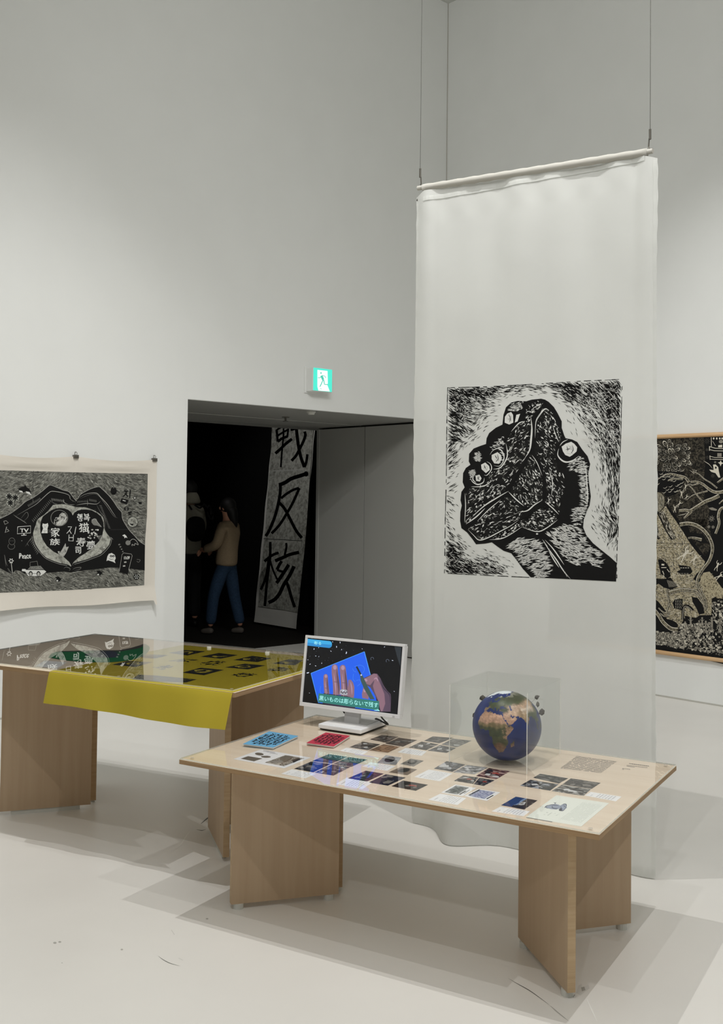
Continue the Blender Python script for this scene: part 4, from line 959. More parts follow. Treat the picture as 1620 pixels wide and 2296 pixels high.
for qi, q in enumerate(LINE):
    rg = random.Random(50 + qi)
    for s in range(34):
        c = (rg.uniform(.15, .85), rg.uniform(.15, .85)); a = rg.uniform(0, 6.28); r = rg.uniform(.05, .16)
        A.line(smooth_line([bil(q, c[0] - r * math.cos(a), c[1] - r * math.sin(a)), bil(q, c[0] + rg.uniform(-.04, .04), c[1] + rg.uniform(-.04, .04)), bil(q, c[0] + r * math.cos(a), c[1] + r * math.sin(a))], 3), rg.uniform(2.5, 8), bk, 0, True)
# long dark border print along the front
bq = [(-200, 452 - 22), (-120, 400 - 22), (440, 445), (300, 478)]
A.poly([(-190, 440), (-130, 395), (60, 405), (430, 440), (330, 470), (0, 458)], bk, 0)
for k in range(40):
    u = random.random(); x, y = -170 + u * 560, 412 + u * 34 + random.uniform(-10, 14); A.line([(x - 12, y - random.uniform(-4, 6)), (x + 14, y + 3)], random.uniform(1.5, 3.5), ylo, 1, True)
A.build('black_prints', yc)
# green cloth with a dark blue leaf, bunched at the left
gq = [t2l(x / 2.25, 1400 + y / 2.25, T2H) for x, y in [(245, 163), (285, 135), (450, 132), (600, 130), (690, 112), (725, 97), (755, 112), (738, 145), (690, 168), (640, 180), (540, 188), (440, 185), (340, 178)]]
V = []; 
gc = np.mean(gq, 0)
ring = smooth_line([tuple(p) for p in gq] + [tuple(gq[0])], 4)[:-1]
rgn = random.Random(9)
nr = 6; m = len(ring)
for j in range(nr + 1):
    for i, p in enumerate(ring):
        t = j / nr; q = gc * (1 - t) + np.array(p) * t
        V.append(T2(q[0], q[1], ZT + .0020))
F = [(j * m + i, j * m + (i + 1) % m, (j + 1) * m + (i + 1) % m, (j + 1) * m + i) for j in range(nr) for i in range(m)]
gcl = mesh('green_cloth', V, F, cloth_mat('green_cloth', (30, 112, 70), .05, 0.0), None, origin=T2(gc[0], gc[1], ZT), yaw=T2YAW)
props(gcl, 'narrow green cloth with dark blue spiky leaves, under the acrylic beyond the yellow cloth', 'cloth')
A = Art(lambda x, y, l: onz(x / 2.25, 1400 + y / 2.25, ZT + .0022 + l), 1, 1, 0, 0, .0001)
dbl = flat('dark_blue_ink', (14, 34, 62), .7)
A.poly([(425, 150), (455, 148), (440, 142), (470, 143), (480, 134), (560, 133), (600, 142), (585, 147), (618, 150), (590, 153), (612, 158), (580, 159), (600, 166), (540, 168), (480, 166), (450, 163), (462, 158), (435, 157)], dbl, 0)
A.poly([(290, 135), (450, 131), (600, 130), (690, 112), (725, 97), (738, 101), (700, 120), (610, 136), (450, 136), (300, 138)], M['ink2'], 1)
A.build('leaf_print', gcl)
# small white sheet under the acrylic at the left end
card('paper_strip', 'small white sheet under the acrylic at the far left end of the taller table', 'paper', [(78, 1494), (100, 1481), (150, 1485), (128, 1499)], paper_white, z=ZT + .0002, yaw=T2YAW)

# ================================================================== HANGING BANNER
BA = np.array([0.426, 4.884, 0.0]); BU = np.array([0.8063, -0.5915, 0.0]); BN = np.array([-0.5915, -0.8063, 0.0])   # BN faces the camera
BW0, BW1 = -0.026, 1.120
def btop(u): return 2.968 - 0.030 * u
def bdisp(u, z):
    d = 0.0
    if z < 1.10:
        f = ((1.10 - z) / 1.10)
        d += f ** 2.2 * (.165 * math.exp(-((u - .26) / .12) ** 2) - .02 * math.exp(-((u - .02) / .1) ** 2) + .035 * math.exp(-((u - .66) / .14) ** 2) - .012 * math.sin(u * 11))
    t = min(1, max(0, (z - 2.08) / .5))
    d += t * .006 * (math.sin(u * 13 + .6) + .5 * math.sin(u * 29)) * (.4 + .6 * t)
    if z > 2.80:
        t = (z - 2.80) / .17; d += .010 * math.sin(min(1, t) * math.pi) * math.sin(u * 41) * .35
    m = math.sin(max(0, min(1, (u - 1.03) / .09)) * math.pi) * .010 + math.sin(max(0, min(1, (.08 - u) / .10)) * math.pi) * .008
    return d + m * (.5 + .5 * min(1, max(0, (z - 2.1) / .7)))
def BF(u, z, l=0.0): return BA + BU * u + Z3 * z + BN * (bdisp(u, z) + l)
ban = empty('hanging_banner', BF((BW0 + BW1) / 2, 0.0) * np.array([1, 1, 0]), math.atan2(BU[1], BU[0]), 'tall white cloth banner with a black print of a hand gripping a rock', 'banner')
nu, nv_ = 96, 150
V = []
for j in range(nv_ + 1):
    for i in range(nu + 1):
        u = BW0 + (BW1 - BW0) * i / nu; zt = btop(u) - .012; z = .004 + (zt - .004) * j / nv_
        uu = u
        e = min(i, nu - i) / nu
        if e < .05: uu += (.0015 * math.sin(z * 60) + .004 * math.sin(z * 5 + (2 if i < nu / 2 else 0))) * (1 - e / .05)
        if z > 2.93 and i < 4: z -= (4 - i) * .006
        if z > 2.90 and i > nu - 4: z -= (i - nu + 4) * .004
        V.append(BF(uu, z))
F = [(j * (nu + 1) + i, j * (nu + 1) + i + 1, (j + 1) * (nu + 1) + i + 1, (j + 1) * (nu + 1) + i) for j in range(nv_) for i in range(nu)]
bc = mesh('cloth', V, F, M['cloth'], ban, smooth=True)
# side hems, bottom hem and the sleeve round the rod
def strip(u0, u1, z0, z1, l, n=120, pucker=0.0, along='z'):
    V = []; k = n
    for j in range(k + 1):
        t = j / k
        for s in (0, 1):
            if along == 'z': u = (u0, u1)[s]; z = z0 + (z1 - z0) * t
            else: z = (z0, z1)[s]; u = u0 + (u1 - u0) * t
            V.append(BF(u + pucker * math.sin(t * 170 + s) * (1 if s == 0 else .2), z, l + pucker * .3 * (1 + math.sin(t * 230))))
    return V, [(j * 2, j * 2 + 1, j * 2 + 3, j * 2 + 2) for j in range(k)]
mesh('side_hem', *strip(BW1 - .013, BW1 - .001, .02, 2.90, .0012, 220, .0012), M['cloth'], ban)
mesh('side_hem', *strip(BW0 + .013, BW0 + .001, .02, 2.90, .0012, 220, .0012), M['cloth'], ban)
mesh('bottom_hem', *strip(BW0 + .01, BW1 - .01, .006, .030, .0012, 90, 0, 'u'), M['cloth'], ban)
V, F = [], []
for i in range(41):
    u = 0.012 + (1.078 - 0.012) * i / 40; zc = btop(u) + .004; rr = .0165 + .0012 * math.sin(i * 2.1)
    for j in range(14):
        t = 2 * math.pi * j / 14; V.append(BA + BU * u + Z3 * (zc + rr * math.sin(t)) + BN * (.004 + rr * math.cos(t)))
F = [(i * 14 + j, i * 14 + (j + 1) % 14, (i + 1) * 14 + (j + 1) % 14, (i + 1) * 14 + j) for i in range(40) for j in range(14)] + [tuple(range(14)), tuple(range(40 * 14, 41 * 14))]
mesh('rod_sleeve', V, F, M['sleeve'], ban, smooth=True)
mesh('sleeve_seam', *strip(.02, 1.07, 2.905, 2.925, .0025, 60, .0025, 'u'), M['cloth'], ban)
for u in (-0.006, 1.090):
    p = BA + BU * u + Z3 * (btop(u) + .006) + BN * .004
    k = BU if u < 0 else -BU
    cyl('rod_end', p + k * .03, p - k * .012, .011, M['sleeve'], ban, n=12)
    w_ = cyl('wire', p + Z3 * .05, p + Z3 * (CEIL - p[2]), .0012, M['wire'], ban, n=6)
    mesh('hook', *tubeVF([p + Z3 * .062, p + Z3 * .05 + k * .004, p + Z3 * .02 + k * .006, p - k * .004 - Z3 * .004, p - k * .010 + Z3 * .012], .0030, 8), M['steel'], w_)
    cyl('gripper', p + Z3 * .050, p + Z3 * .092, .0048, M['steel'], w_, n=10)

# ---- the print on the banner
def bpx(px, py, l):
    P = onplane(px, py, BA, BN); d = P - BA; return BF(d @ BU, P[2], .0006 + l)
A = Art(bpx, 3.447, 3.447, 960, 820, .00022)
OUT = [(757, 275), (690, 272), (640, 285), (600, 320), (580, 380), (572, 455), (520, 480), (470, 520), (450, 560), (445, 605), (400, 620), (350, 640), (315, 680), (312, 740), (325, 765), (290, 790), (268, 830), (265, 900), (280, 940), (255, 975), (248, 1040), (258, 1080), (247, 1130), (245, 1200), (255, 1255), (300, 1290), (340, 1340), (368, 1380), (440, 1375), (490, 1365), (530, 1395), (580, 1430), (640, 1450), (680, 1500), (730, 1570), (790, 1635), (1450, 1668), (1455, 1525), (1400, 1475), (1330, 1420), (1270, 1370), (1220, 1310), (1195, 1250), (1200, 1190), (1225, 1120), (1245, 1080), (1255, 1010), (1240, 900), (1235, 830), (1250, 760), (1230, 700), (1190, 650), (1150, 590), (1110, 570), (1060, 560), (1050, 540), (1030, 480), (1030, 430), (1000, 370), (970, 320), (930, 280), (900, 262), (870, 255), (800, 262), (765, 272)]
random.seed(21)
SQ = [(148, 170), (450, 163), (800, 143), (1200, 118), (1497, 105), (1488, 480), (1474, 860), (1465, 1270), (1455, 1480), (1456, 1640), (780, 1636), (400, 1618), (124, 1604), (130, 1200), (138, 880), (142, 500)]
# background: short black cuts that swirl round the hand, thickening to the corners
CP = [(250, 260, .55, .95), (260, 500, .62, .72), (500, 230, .35, .78), (720, 200, -.12, .70), (900, 185, .15, .75), (1100, 200, .55, .85), (1350, 180, .85, .92), (1430, 350, 1.0, .90), (1250, 380, .80, .72), (1150, 430, .95, .40), (1400, 600, 1.15, .62), (1430, 800, 1.45, .62),
      (1330, 950, 1.5, .30), (1430, 1050, 1.62, .55), (1400, 1180, .9, .55), (1320, 1280, .8, .30), (1440, 1300, 2.0, .55), (420, 500, -.75, .45), (200, 700, -.80, .62), (180, 900, -.45, .70), (180, 1100, .62, .75), (200, 1300, .70, .70), (180, 1480, .55, .92), (300, 1560, .42, .88), (480, 1580, .40, .55), (350, 1440, .50, .42), (650, 1600, .45, .35), (330, 600, -.70, .5), (170, 400, .5, .85), (600, 260, -.35, .45)]
def fld(x, y):
    sw = sa = ca = sd = 0
    for cx, cy, a, d in CP:
        w = 1 / ((x - cx) ** 2 + (y - cy) ** 2 + 900) ** 1.5; sw += w; sa += w * math.sin(2 * a); ca += w * math.cos(2 * a); sd += w * d
    return math.atan2(sa, ca) / 2, sd / sw
OA = np.array(OUT, float)
def dist_out(x, y):
    a = OA; b = np.roll(OA, -1, 0); ab = b - a; t = np.clip(((x - a[:, 0]) * ab[:, 0] + (y - a[:, 1]) * ab[:, 1]) / (ab ** 2).sum(1), 0, 1)
    return np.hypot(a[:, 0] + ab[:, 0] * t - x, a[:, 1] + ab[:, 1] * t - y).min()
n = 0
for k in range(21000):
    x, y = random.uniform(135, 1480), random.uniform(125, 1610)
    if not inside((x, y), SQ) or inside((x, y), OUT): continue
    d = dist_out(x, y)
    if d < 30: continue
    a, dn = fld(x, y)
    eg = min(x - 125, 1480 - x, y - 110, 1625 - y); dn = min(1.15, dn * (.72 + .55 * max(0, 1 - eg / 230)))
    dn *= min(1, (d - 25) / 130)
    if random.random() > dn ** 1.15: continue
    a += random.gauss(0, .15); L = random.uniform(30, 84) * (.55 + .5 * dn); w = random.uniform(3.0, 6.2) * (.6 + .6 * dn)
    p0 = (x - math.cos(a) * L / 2, y - math.sin(a) * L / 2); p1 = (x + math.cos(a) * L / 2, y + math.sin(a) * L / 2)
    if not (inside(p0, SQ) and inside(p1, SQ)): continue
    cu = random.uniform(-.1, .1) * L; c = (x - math.sin(a) * cu, y + math.cos(a) * cu)
    A.tri([p0, (c[0] + math.sin(a) * w / 2, c[1] - math.cos(a) * w / 2), p1, (c[0] - math.sin(a) * w / 2, c[1] + math.cos(a) * w / 2)], [(0, 1, 2), (0, 2, 3)], M['ink'], 0 + (k % 2) * .3)
# ragged block border
B_ = SQ + [SQ[0]]
for p, q in zip(B_[:-1], B_[1:]):
    L = math.dist(p, q); m = max(2, int(L / 26))
    for k in range(m):
        if random.random() < .22: continue
        a = (p[0] + (q[0] - p[0]) * k / m, p[1] + (q[1] - p[1]) * k / m); b = (p[0] + (q[0] - p[0]) * (k + 1.1) / m, p[1] + (q[1] - p[1]) * (k + 1.1) / m)
        A.line([a, b], random.uniform(3, 6.5), M['ink'], 0)
for k in range(1500):                                   # crossed white cuts at the upper right and scattered elsewhere
    x, y = random.uniform(1180, 1470), random.uniform(130, 640)
    if k < 700: continue
    if k > 1150: x, y = random.uniform(150, 600), random.choice([random.uniform(180, 420), random.uniform(1350, 1590)])
    if inside((x, y), OUT) or dist_out(x, y) < 40 or not inside((x, y), SQ): continue
    a = random.choice([-.6, 1.1, .3]) + random.gauss(0, .25); L = random.uniform(14, 46)
    p0 = (x - math.cos(a) * L / 2, y - math.sin(a) * L / 2); p1 = (x + math.cos(a) * L / 2, y + math.sin(a) * L / 2)
    if inside(p0, SQ) and inside(p1, SQ): A.line([p0, (x + 1, y + 1), p1], 3.0, M['carve'], .8, True)
A.poly(OUT, M['ink'], 1)
RK = lambda nm, sc, ang, ln, lo: mottle(nm, [(lo, (14, 14, 13)), (lo + .07, (40, 40, 38)), (lo + .12, (130, 131, 126)), (lo + .17, (204, 206, 200))], sc, 6, rough=.8, dist=.5, along=(ang, ln), nrough=.62)
rock = RK('carved_rock_texture', 62, .6, 1.6, .525)
rock2 = RK('carved_rock_texture_dark', 80, -.9, 1.7, .55)
rock3 = RK('carved_rock_streaks', 70, .62, 5.0, .515)
rock4 = RK('carved_rock_speckle', 95, 0, 1.1, .50)
FAC = [
 ([(770, 300), (845, 272), (900, 285), (870, 320), (830, 375), (780, 415), (740, 450), (735, 400), (755, 340)], rock2, -.6),
 ([(790, 400), (800, 480), (797, 560), (790, 620), (770, 680), (740, 740), (700, 820), (650, 900), (610, 955), (520, 1020), (440, 1085), (360, 1155), (290, 1222), (283, 1180), (290, 1100), (282, 990), (325, 945), (440, 905), (470, 840), (530, 795), (590, 760), (605, 700), (595, 640), (605, 560), (650, 500), (700, 440)], rock, -.7),
 ([(905, 312), (940, 340), (975, 400), (1005, 430), (1003, 480), (1025, 530), (1020, 590), (990, 620), (985, 700), (1000, 800), (1050, 870), (1052, 980), (1020, 1040), (1012, 1150), (960, 1090), (905, 1050), (902, 1000), (910, 900), (880, 800), (850, 720), (815, 650), (825, 560), (828, 450), (845, 390), (880, 345)], rock2, .9),
 ([(790, 685), (830, 740), (862, 810), (888, 870), (878, 960), (880, 1035), (830, 1070), (770, 1098), (700, 1040), (632, 982), (665, 910), (720, 820), (762, 745)], rock4, 1.0),
 ([(600, 1012), (650, 1022), (700, 1070), (742, 1118), (700, 1185), (600, 1250), (510, 1290), (440, 1335), (392, 1345), (345, 1300), (305, 1265), (380, 1195), (480, 1105)], rock3, -.6),
 ([(470, 1345), (560, 1290), (650, 1235), (700, 1215), (735, 1235), (640, 1300), (560, 1338)], rock2, -.4),
 ([(905, 1085), (970, 1120), (1008, 1180), (960, 1222), (900, 1255), (830, 1277), (740, 1262), (720, 1235), (660, 1215), (760, 1180), (840, 1115)], rock4, .3),
]
for P, m, a in FAC:
    A.poly(P, m, 2)
    A.hatch(P, int(len(P) * 4), a, 38, 4.5, M['carve'], 3, .2, clip=True)
    A.hatch(P, int(len(P) * 9), a, 34, 10, M['ink'], 3.3, .35)
    A.hatch(P, int(len(P) * 3.2), a + .9, 11, 5, M['carve'], 3.6, .9)
    A.hatch(P, int(len(P) * 1.6), a, 24, 10, M['carve'], 3.8, .5, clip=True)
for P, w in [([(792, 395), (800, 480), (795, 560), (783, 650), (745, 715)], 10), ([(830, 440), (850, 395), (900, 335), (935, 350)], 8), ([(622, 968), (540, 1015), (430, 1085), (340, 1170)], 7), ([(290, 1225), (370, 1168), (440, 1100)], 7), ([(620, 975), (680, 1035), (740, 1085)], 7), ([(880, 1040), (820, 1075), (765, 1120), (700, 1130)], 7),
             ([(305, 1265), (350, 1310), (395, 1348), (470, 1325), (560, 1278), (640, 1235), (700, 1190)], 6), ([(380, 1200), (470, 1110), (560, 1035)], 5), ([(470, 1345), (560, 1338), (640, 1300), (730, 1240)], 5), ([(720, 1245), (840, 1282), (920, 1250), (1000, 1190)], 6), ([(900, 1050), (960, 1100), (1008, 1150)], 6), ([(283, 985), (288, 1090), (280, 1215)], 5),
             ([(600, 600), (610, 700), (560, 785), (500, 800)], 7), ([(330, 935), (430, 930), (500, 880)], 6), ([(640, 510), (700, 445), (745, 430)], 6), ([(885, 330), (860, 380), (832, 430), (824, 560)], 5), ([(960, 460), (985, 540), (1010, 590)], 5), ([(930, 800), (960, 900), (950, 1010)], 5), ([(1035, 830), (1050, 870)], 5), ([(800, 690), (840, 750), (880, 850)], 4)]:
    A.line(smooth_line(P, 5), w * 1.35, M['carve'], 5.5, True)
for P, w in [([(905, 300), (850, 350), (815, 400), (810, 560), (800, 640), (840, 720), (880, 830), (895, 930), (890, 1060), (800, 1130), (700, 1195), (600, 1262), (430, 1345)], 22), ([(797, 640), (760, 730), (690, 830), (618, 970), (690, 1040), (750, 1100)], 18), ([(618, 975), (480, 1090), (290, 1245)], 20), ([(888, 1065), (960, 1100), (1010, 1180)], 13), ([(720, 290), (745, 350), (730, 420), (640, 500), (595, 580)], 15)]:
    A.line(smooth_line(P, 5), w, M['ink'], 5)
# fingers, nails, thumb
def blob(P, m, l): A.poly(P, m, l)
for P in ([(610, 350), (640, 315), (690, 300), (728, 305), (722, 330), (690, 345), (650, 350)], [(470, 640), (520, 590), (580, 545), (590, 580), (575, 640), (590, 700), (570, 750), (530, 780), (570, 700), (550, 650), (500, 650)], [(350, 690), (390, 660), (410, 690), (400, 740), (365, 735)], [(318, 820), (345, 800), (365, 830), (345, 850), (325, 880)]):
    A.hatch(P, 60, 0.1, 26, 5, M['carve'], 4, .35)
for P in ([(610, 370), (640, 358), (655, 380), (657, 440), (625, 455), (590, 440), (592, 395)], [(680, 380), (710, 372), (690, 430), (668, 440)]): blob(P, M['carve'], 6)
blob([(490, 690), (535, 668), (562, 690), (568, 725), (545, 758), (510, 755), (490, 722)], M['carve'], 6)
A.line(smooth_line([(476, 690), (500, 655), (545, 640), (580, 680), (582, 730), (550, 775), (505, 770)], 5), 8, M['carve'], 5, True)
blob([(408, 765), (440, 748), (470, 775), (476, 805), (445, 830), (412, 800)], M['carve'], 6)
A.line(smooth_line([(450, 740), (480, 760), (488, 800), (455, 845), (430, 845)], 5), 7, M['carve'], 5, True)
blob([(365, 850), (395, 842), (412, 870), (398, 895), (370, 890)], M['carve'], 6)
A.line(smooth_line([(325, 870), (345, 900), (385, 918), (425, 900), (432, 865)], 5), 9, M['carve'], 5, True)
A.line(smooth_line([(350, 850), (345, 880), (370, 905)], 5), 8, M['carve'], 5, True)
blob([(1030, 626), (1062, 602), (1104, 588), (1128, 604), (1150, 630), (1146, 662), (1112, 692), (1092, 704), (1058, 690), (1040, 662)], M['carve'], 6)
for cx_, cy_, r_ in ((625, 400, 28), (530, 720, 28), (442, 790, 24), (385, 868, 18), (1095, 648, 42)):
    for q_ in range(9): A.line([(cx_ + random.uniform(-r_, r_) * .7, cy_ + random.uniform(-r_, r_)), (cx_ + random.uniform(-r_, r_) * .7, cy_ + random.uniform(-r_, r_))], 3.2, M['ink'], 6.6, True)
for P in ([(620, 375), (635, 410), (625, 440)], [(515, 690), (530, 720)], [(535, 680), (540, 720), (520, 745)], [(430, 765), (445, 800)], [(380, 860), (395, 885)], [(1070, 620), (1080, 660)], [(1110, 610), (1120, 650), (1100, 680)], [(1060, 650), (1100, 640)]):
    A.line(smooth_line(P, 4), 5, M['ink'], 7, True)
A.line(smooth_line([(1008, 640), (1000, 690), (1030, 730), (1070, 745), (1120, 730), (1165, 695)], 5), 12, M['carve'], 5, True)
A.line(smooth_line([(1015, 620), (1040, 590), (1080, 570)], 5), 6, M['carve'], 5, True)
A.line(smooth_line([(1215, 770), (1222, 860), (1228, 960), (1232, 1020), (1222, 1100)], 5), 9, M['carve'], 5, True)
random.seed(33)
A.hatch([(1090, 740), (1180, 700), (1228, 770), (1215, 830), (1150, 830), (1080, 800)], 110, -.15, 34, 6, M['carve'], 4, .2)
A.hatch([(1165, 820), (1222, 800), (1232, 1000), (1225, 1110), (1175, 1120), (1180, 980)], 150, 0.05, 30, 5, M['carve'], 4, .12)
A.hatch([(1110, 1100), (1220, 1090), (1195, 1180), (1190, 1230), (1130, 1230), (1105, 1160)], 90, .15, 34, 5, M['carve'], 4, .25)
A.hatch([(920, 1290), (1080, 1220), (1180, 1260), (1200, 1330), (1260, 1390), (1330, 1450), (1345, 1500), (1310, 1570), (1250, 1520), (1130, 1540), (1050, 1480), (990, 1400), (930, 1350)], 330, lambda x, y: .32 - (x - 1100) * .0016, 52, 7.5, M['carve'], 4, .22)
A.hatch([(610, 1395), (700, 1330), (790, 1330), (870, 1370), (890, 1430), (930, 1500), (945, 1580), (900, 1638), (820, 1630), (770, 1560), (700, 1490), (690, 1440)], 300, lambda x, y: -.35 + (y - 1330) * .0009, 54, 7, M['carve'], 4, .18)
for P in ([(880, 1340), (930, 1420), (990, 1500), (1040, 1580), (1100, 1650)], [(900, 1345), (960, 1410), (1010, 1480), (1050, 1540)], [(930, 1430), (970, 1500), (1010, 1560)]):
    A.line(smooth_line(P, 6), 9, M['carve'], 4.5, True)
for k in range(40):
    t = random.random(); x, y = 890 + 170 * t, 1350 + 250 * t; A.line([(x, y), (x + 14, y + 34)], 4, M['carve'], 4.2, True)
A.ell(840, 1300, 9, 6, M['carve'], 4, 8); A.hatch([(640, 290), (740, 270), (730, 300), (640, 330)], 24, -.5, 20, 4, M['carve'], 4, .2)
A.build('hand_print', bc)

# ================================================================== HEART PRINT ON THE LEFT WALL
HN = -0.014
def hfn(w, z, l=0.0):
    d = 0.0
    if z > 1.69:
        t = (z - 1.69) / .09
        for a, b in ((3.20, 3.847), (3.847, 4.50)):
            if a <= w <= b:
                s = math.sin(math.pi * (w - a) / (b - a)); d += .020 * s * math.sin(min(1, t) * math.pi * .9) + .006 * s * math.sin(t * 9)
    if z < .84:
        t = (.84 - z) / .11; d += .030 * t * (1 + .4 * math.sin(w * 6))
    if w < 3.235: d += .006 * (3.235 - w) / .05
    return LW(w, HN - d - l, z)
hc_root = empty('wall_print', LW(3.87, 0, .70), math.atan2(WL[1], WL[0]), 'cream cloth on the left wall with a black print of two hands forming a heart', 'wall print')
V = []; nu, nz = 110, 60
W_0, W_1 = 3.182, 4.58
def toph(w):
    for a, b in ((3.20, 3.847), (3.847, 4.50)):
        if a <= w <= b: return 1.782 - .022 * math.sin(math.pi * (w - a) / (b - a))
    return 1.782 - .02 * (3.2 - w) / .02 * .6 if w < 3.2 else 1.782
for j in range(nz + 1):
    for i in range(nu + 1):
        w = W_0 + (W_1 - W_0) * i / nu; zb = .735 + (.012 * math.sin(w * 8)) * .4 + (-.03 if w < 3.2 else 0); z = zb + (toph(w) - zb) * j / nz
        V.append(hfn(w, z))
F = [(j * (nu + 1) + i, j * (nu + 1) + i + 1, (j + 1) * (nu + 1) + i + 1, (j + 1) * (nu + 1) + i) for j in range(nz) for i in range(nu)]
hcl = mesh('cloth', V, F, M['calico'], hc_root, smooth=True)
for w in (3.202, 3.847, 4.50):
    k = mesh('binder_clip', *merge([boxVF(LW, w - .018, w + .018, -.030, -.004, 1.768, 1.792), tubeVF([LW(w - .008, -.018, 1.79), LW(w - .010, -.020, 1.806), LW(w, -.022, 1.814), LW(w + .010, -.020, 1.806), LW(w + .008, -.018, 1.79)], .0016, 6),
                                   tubeVF([LW(w, -.001, 1.812), LW(w, -.016, 1.814), LW(w, -.022, 1.809)], .0016, 6)]), M['steel'], hc_root)
def hpx(px, py, l):
    P = onplane(px, py, LW(0, HN, 0), WR); d = P - K; return P + WR * (.0007 + l)
S_ = 7.656; R_ = 1301.5
A = Art(hpx, S_, S_, 0, 1040, .0004)
random.seed(5)
HB = [(-400, 92), (0, 110), (1378, 148), (2534, 172), (2520, 900), (2490, 1300), (2473, 2085), (1600, 2150), (0, 2215), (-400, 2232)]
wn = mottle('woodcut_ground', [(.30, (62, 62, 58)), (.45, (98, 98, 92)), (.58, (128, 128, 121)), (.72, (92, 92, 86))], 12, 7, rough=.9, dist=.8, nrough=.7)
wl_ = mottle('woodcut_light_ground', [(.32, (112, 112, 106)), (.46, (156, 157, 149)), (.60, (182, 183, 174)), (.74, (136, 136, 129))], 26, 6, rough=.9, dist=1.0)
A.poly(HB, wn, 0)
HANDS = [(-400, 1160), (0, 940), (180, 850), (330, 742), (440, 645), (575, 575), (720, 470), (820, 385), (870, 365), (960, 400), (1080, 450), (1180, 480), (1250, 570), (1308, 640), (R_ + 30, 600), (R_ + 85, 520), (R_ + 250, 430), (R_ + 390, 392), (R_ + 440, 425), (R_ + 560, 540), (R_ + 640, 640), (R_ + 720, 760), (R_ + 785, 835), (R_ + 800, 950), (R_ + 900, 1120), (R_ + 1000, 1230), (R_ + 1090, 1330), (R_ + 1182, 1390),
         (R_ + 1178, 1830), (R_ + 900, 1795), (R_ + 600, 1775), (R_ + 300, 1812), (R_, 1845), (1215, 1865), (1100, 1850), (900, 1862), (740, 1880), (420, 1880), (350, 1840), (260, 1825), (200, 1892), (110, 1850), (0, 1790), (-400, 1800)]
ANG = lambda x, y: .35 * math.sin(x * .004 + y * .003) + (.45 if y > 1800 else (-.4 if x < 1300 else .35))
gk, gl_, gw = flat('ground_dark_mark', (68, 68, 64), .9), flat('ground_mid_mark', (140, 140, 132), .9), flat('ground_light_mark', (184, 185, 176), .9)
for m, n_, w, l in ((gk, 1500, 9, .5), (gl_, 1500, 9, 1), (gw, 520, 6, 1.5), (gk, 900, 6, 2)):
    A.hatch(HB, n_, ANG, 70, w, m, l, .28, holes=(HANDS,), clip=True)
A.poly(HANDS, M['ink'], 3)
A.line(smooth_line(HANDS[1:14], 4), 7, M['carve3'], 3.6); A.line(smooth_line(HANDS[14:28], 4), 7, M['carve3'], 3.6)
BAND = [(905, 700), (1000, 690), (1120, 690), (1240, 718), (1300, 735), (R_ + 100, 740), (R_ + 180, 745), (R_ + 320, 800), (R_ + 400, 850), (R_ + 465, 910), (R_ + 485, 1010), (R_ + 495, 1120), (R_ + 545, 1210), (R_ + 600, 1285), (R_ + 565, 1400), (R_ + 440, 1535), (R_ + 330, 1590), (R_ + 150, 1655), (R_ - 40, 1710), (1215, 1765), (1150, 1730), (1000, 1700), (800, 1620), (700, 1530), (600, 1380), (560, 1230), (575, 1130), (605, 1050), (640, 950), (760, 860), (830, 790)]
A.poly(BAND, wl_, 4); A.hatch(BAND, 260, lambda x, y: 1.0 if x < 1250 and y > 1000 else -.7, 46, 8, M['carve3'], 4.6, .4); A.hatch(BAND, 120, lambda x, y: .9 if x < 1250 else -.7, 40, 6, M['carve'], 4.8, .4); A.hatch(BAND, 120, lambda x, y: 1.0 if x < 1250 else -.7, 30, 4.5, gk, 5, .4)
A.line(smooth_line(BAND + [BAND[0]], 3), 10, M['ink'], 5.2)
A.line(smooth_line([(545, 1240), (590, 1400), (700, 1545), (800, 1635), (1000, 1715), (1150, 1745)], 4), 5, M['carve3'], 5.3); A.line(smooth_line([(R_ - 30, 1725), (R_ + 150, 1672), (R_ + 330, 1607), (R_ + 450, 1550), (R_ + 580, 1405), (R_ + 612, 1285)], 4), 5, M['carve3'], 5.3)
HEART = [(1245, 885), (1215, 830), (1170, 790), (1100, 765), (1020, 758), (960, 765), (880, 795), (800, 850), (730, 905), (700, 980), (685, 1080), (690, 1180), (730, 1300), (800, 1410), (920, 1510), (1080, 1590), (1190, 1690), (1220, 1750), (1260, 1685), (R_ + 50, 1600), (R_ + 150, 1540), (R_ + 300, 1430), (R_ + 400, 1320), (R_ + 450, 1220), (R_ + 475, 1100), (R_ + 468, 1000), (R_ + 430, 905), (R_ + 360, 845), (R_ + 270, 800), (R_ + 180, 783), (R_ + 90, 785), (R_ + 20, 805), (1270, 840)]
A.poly(HEART, M['ink'], 6)
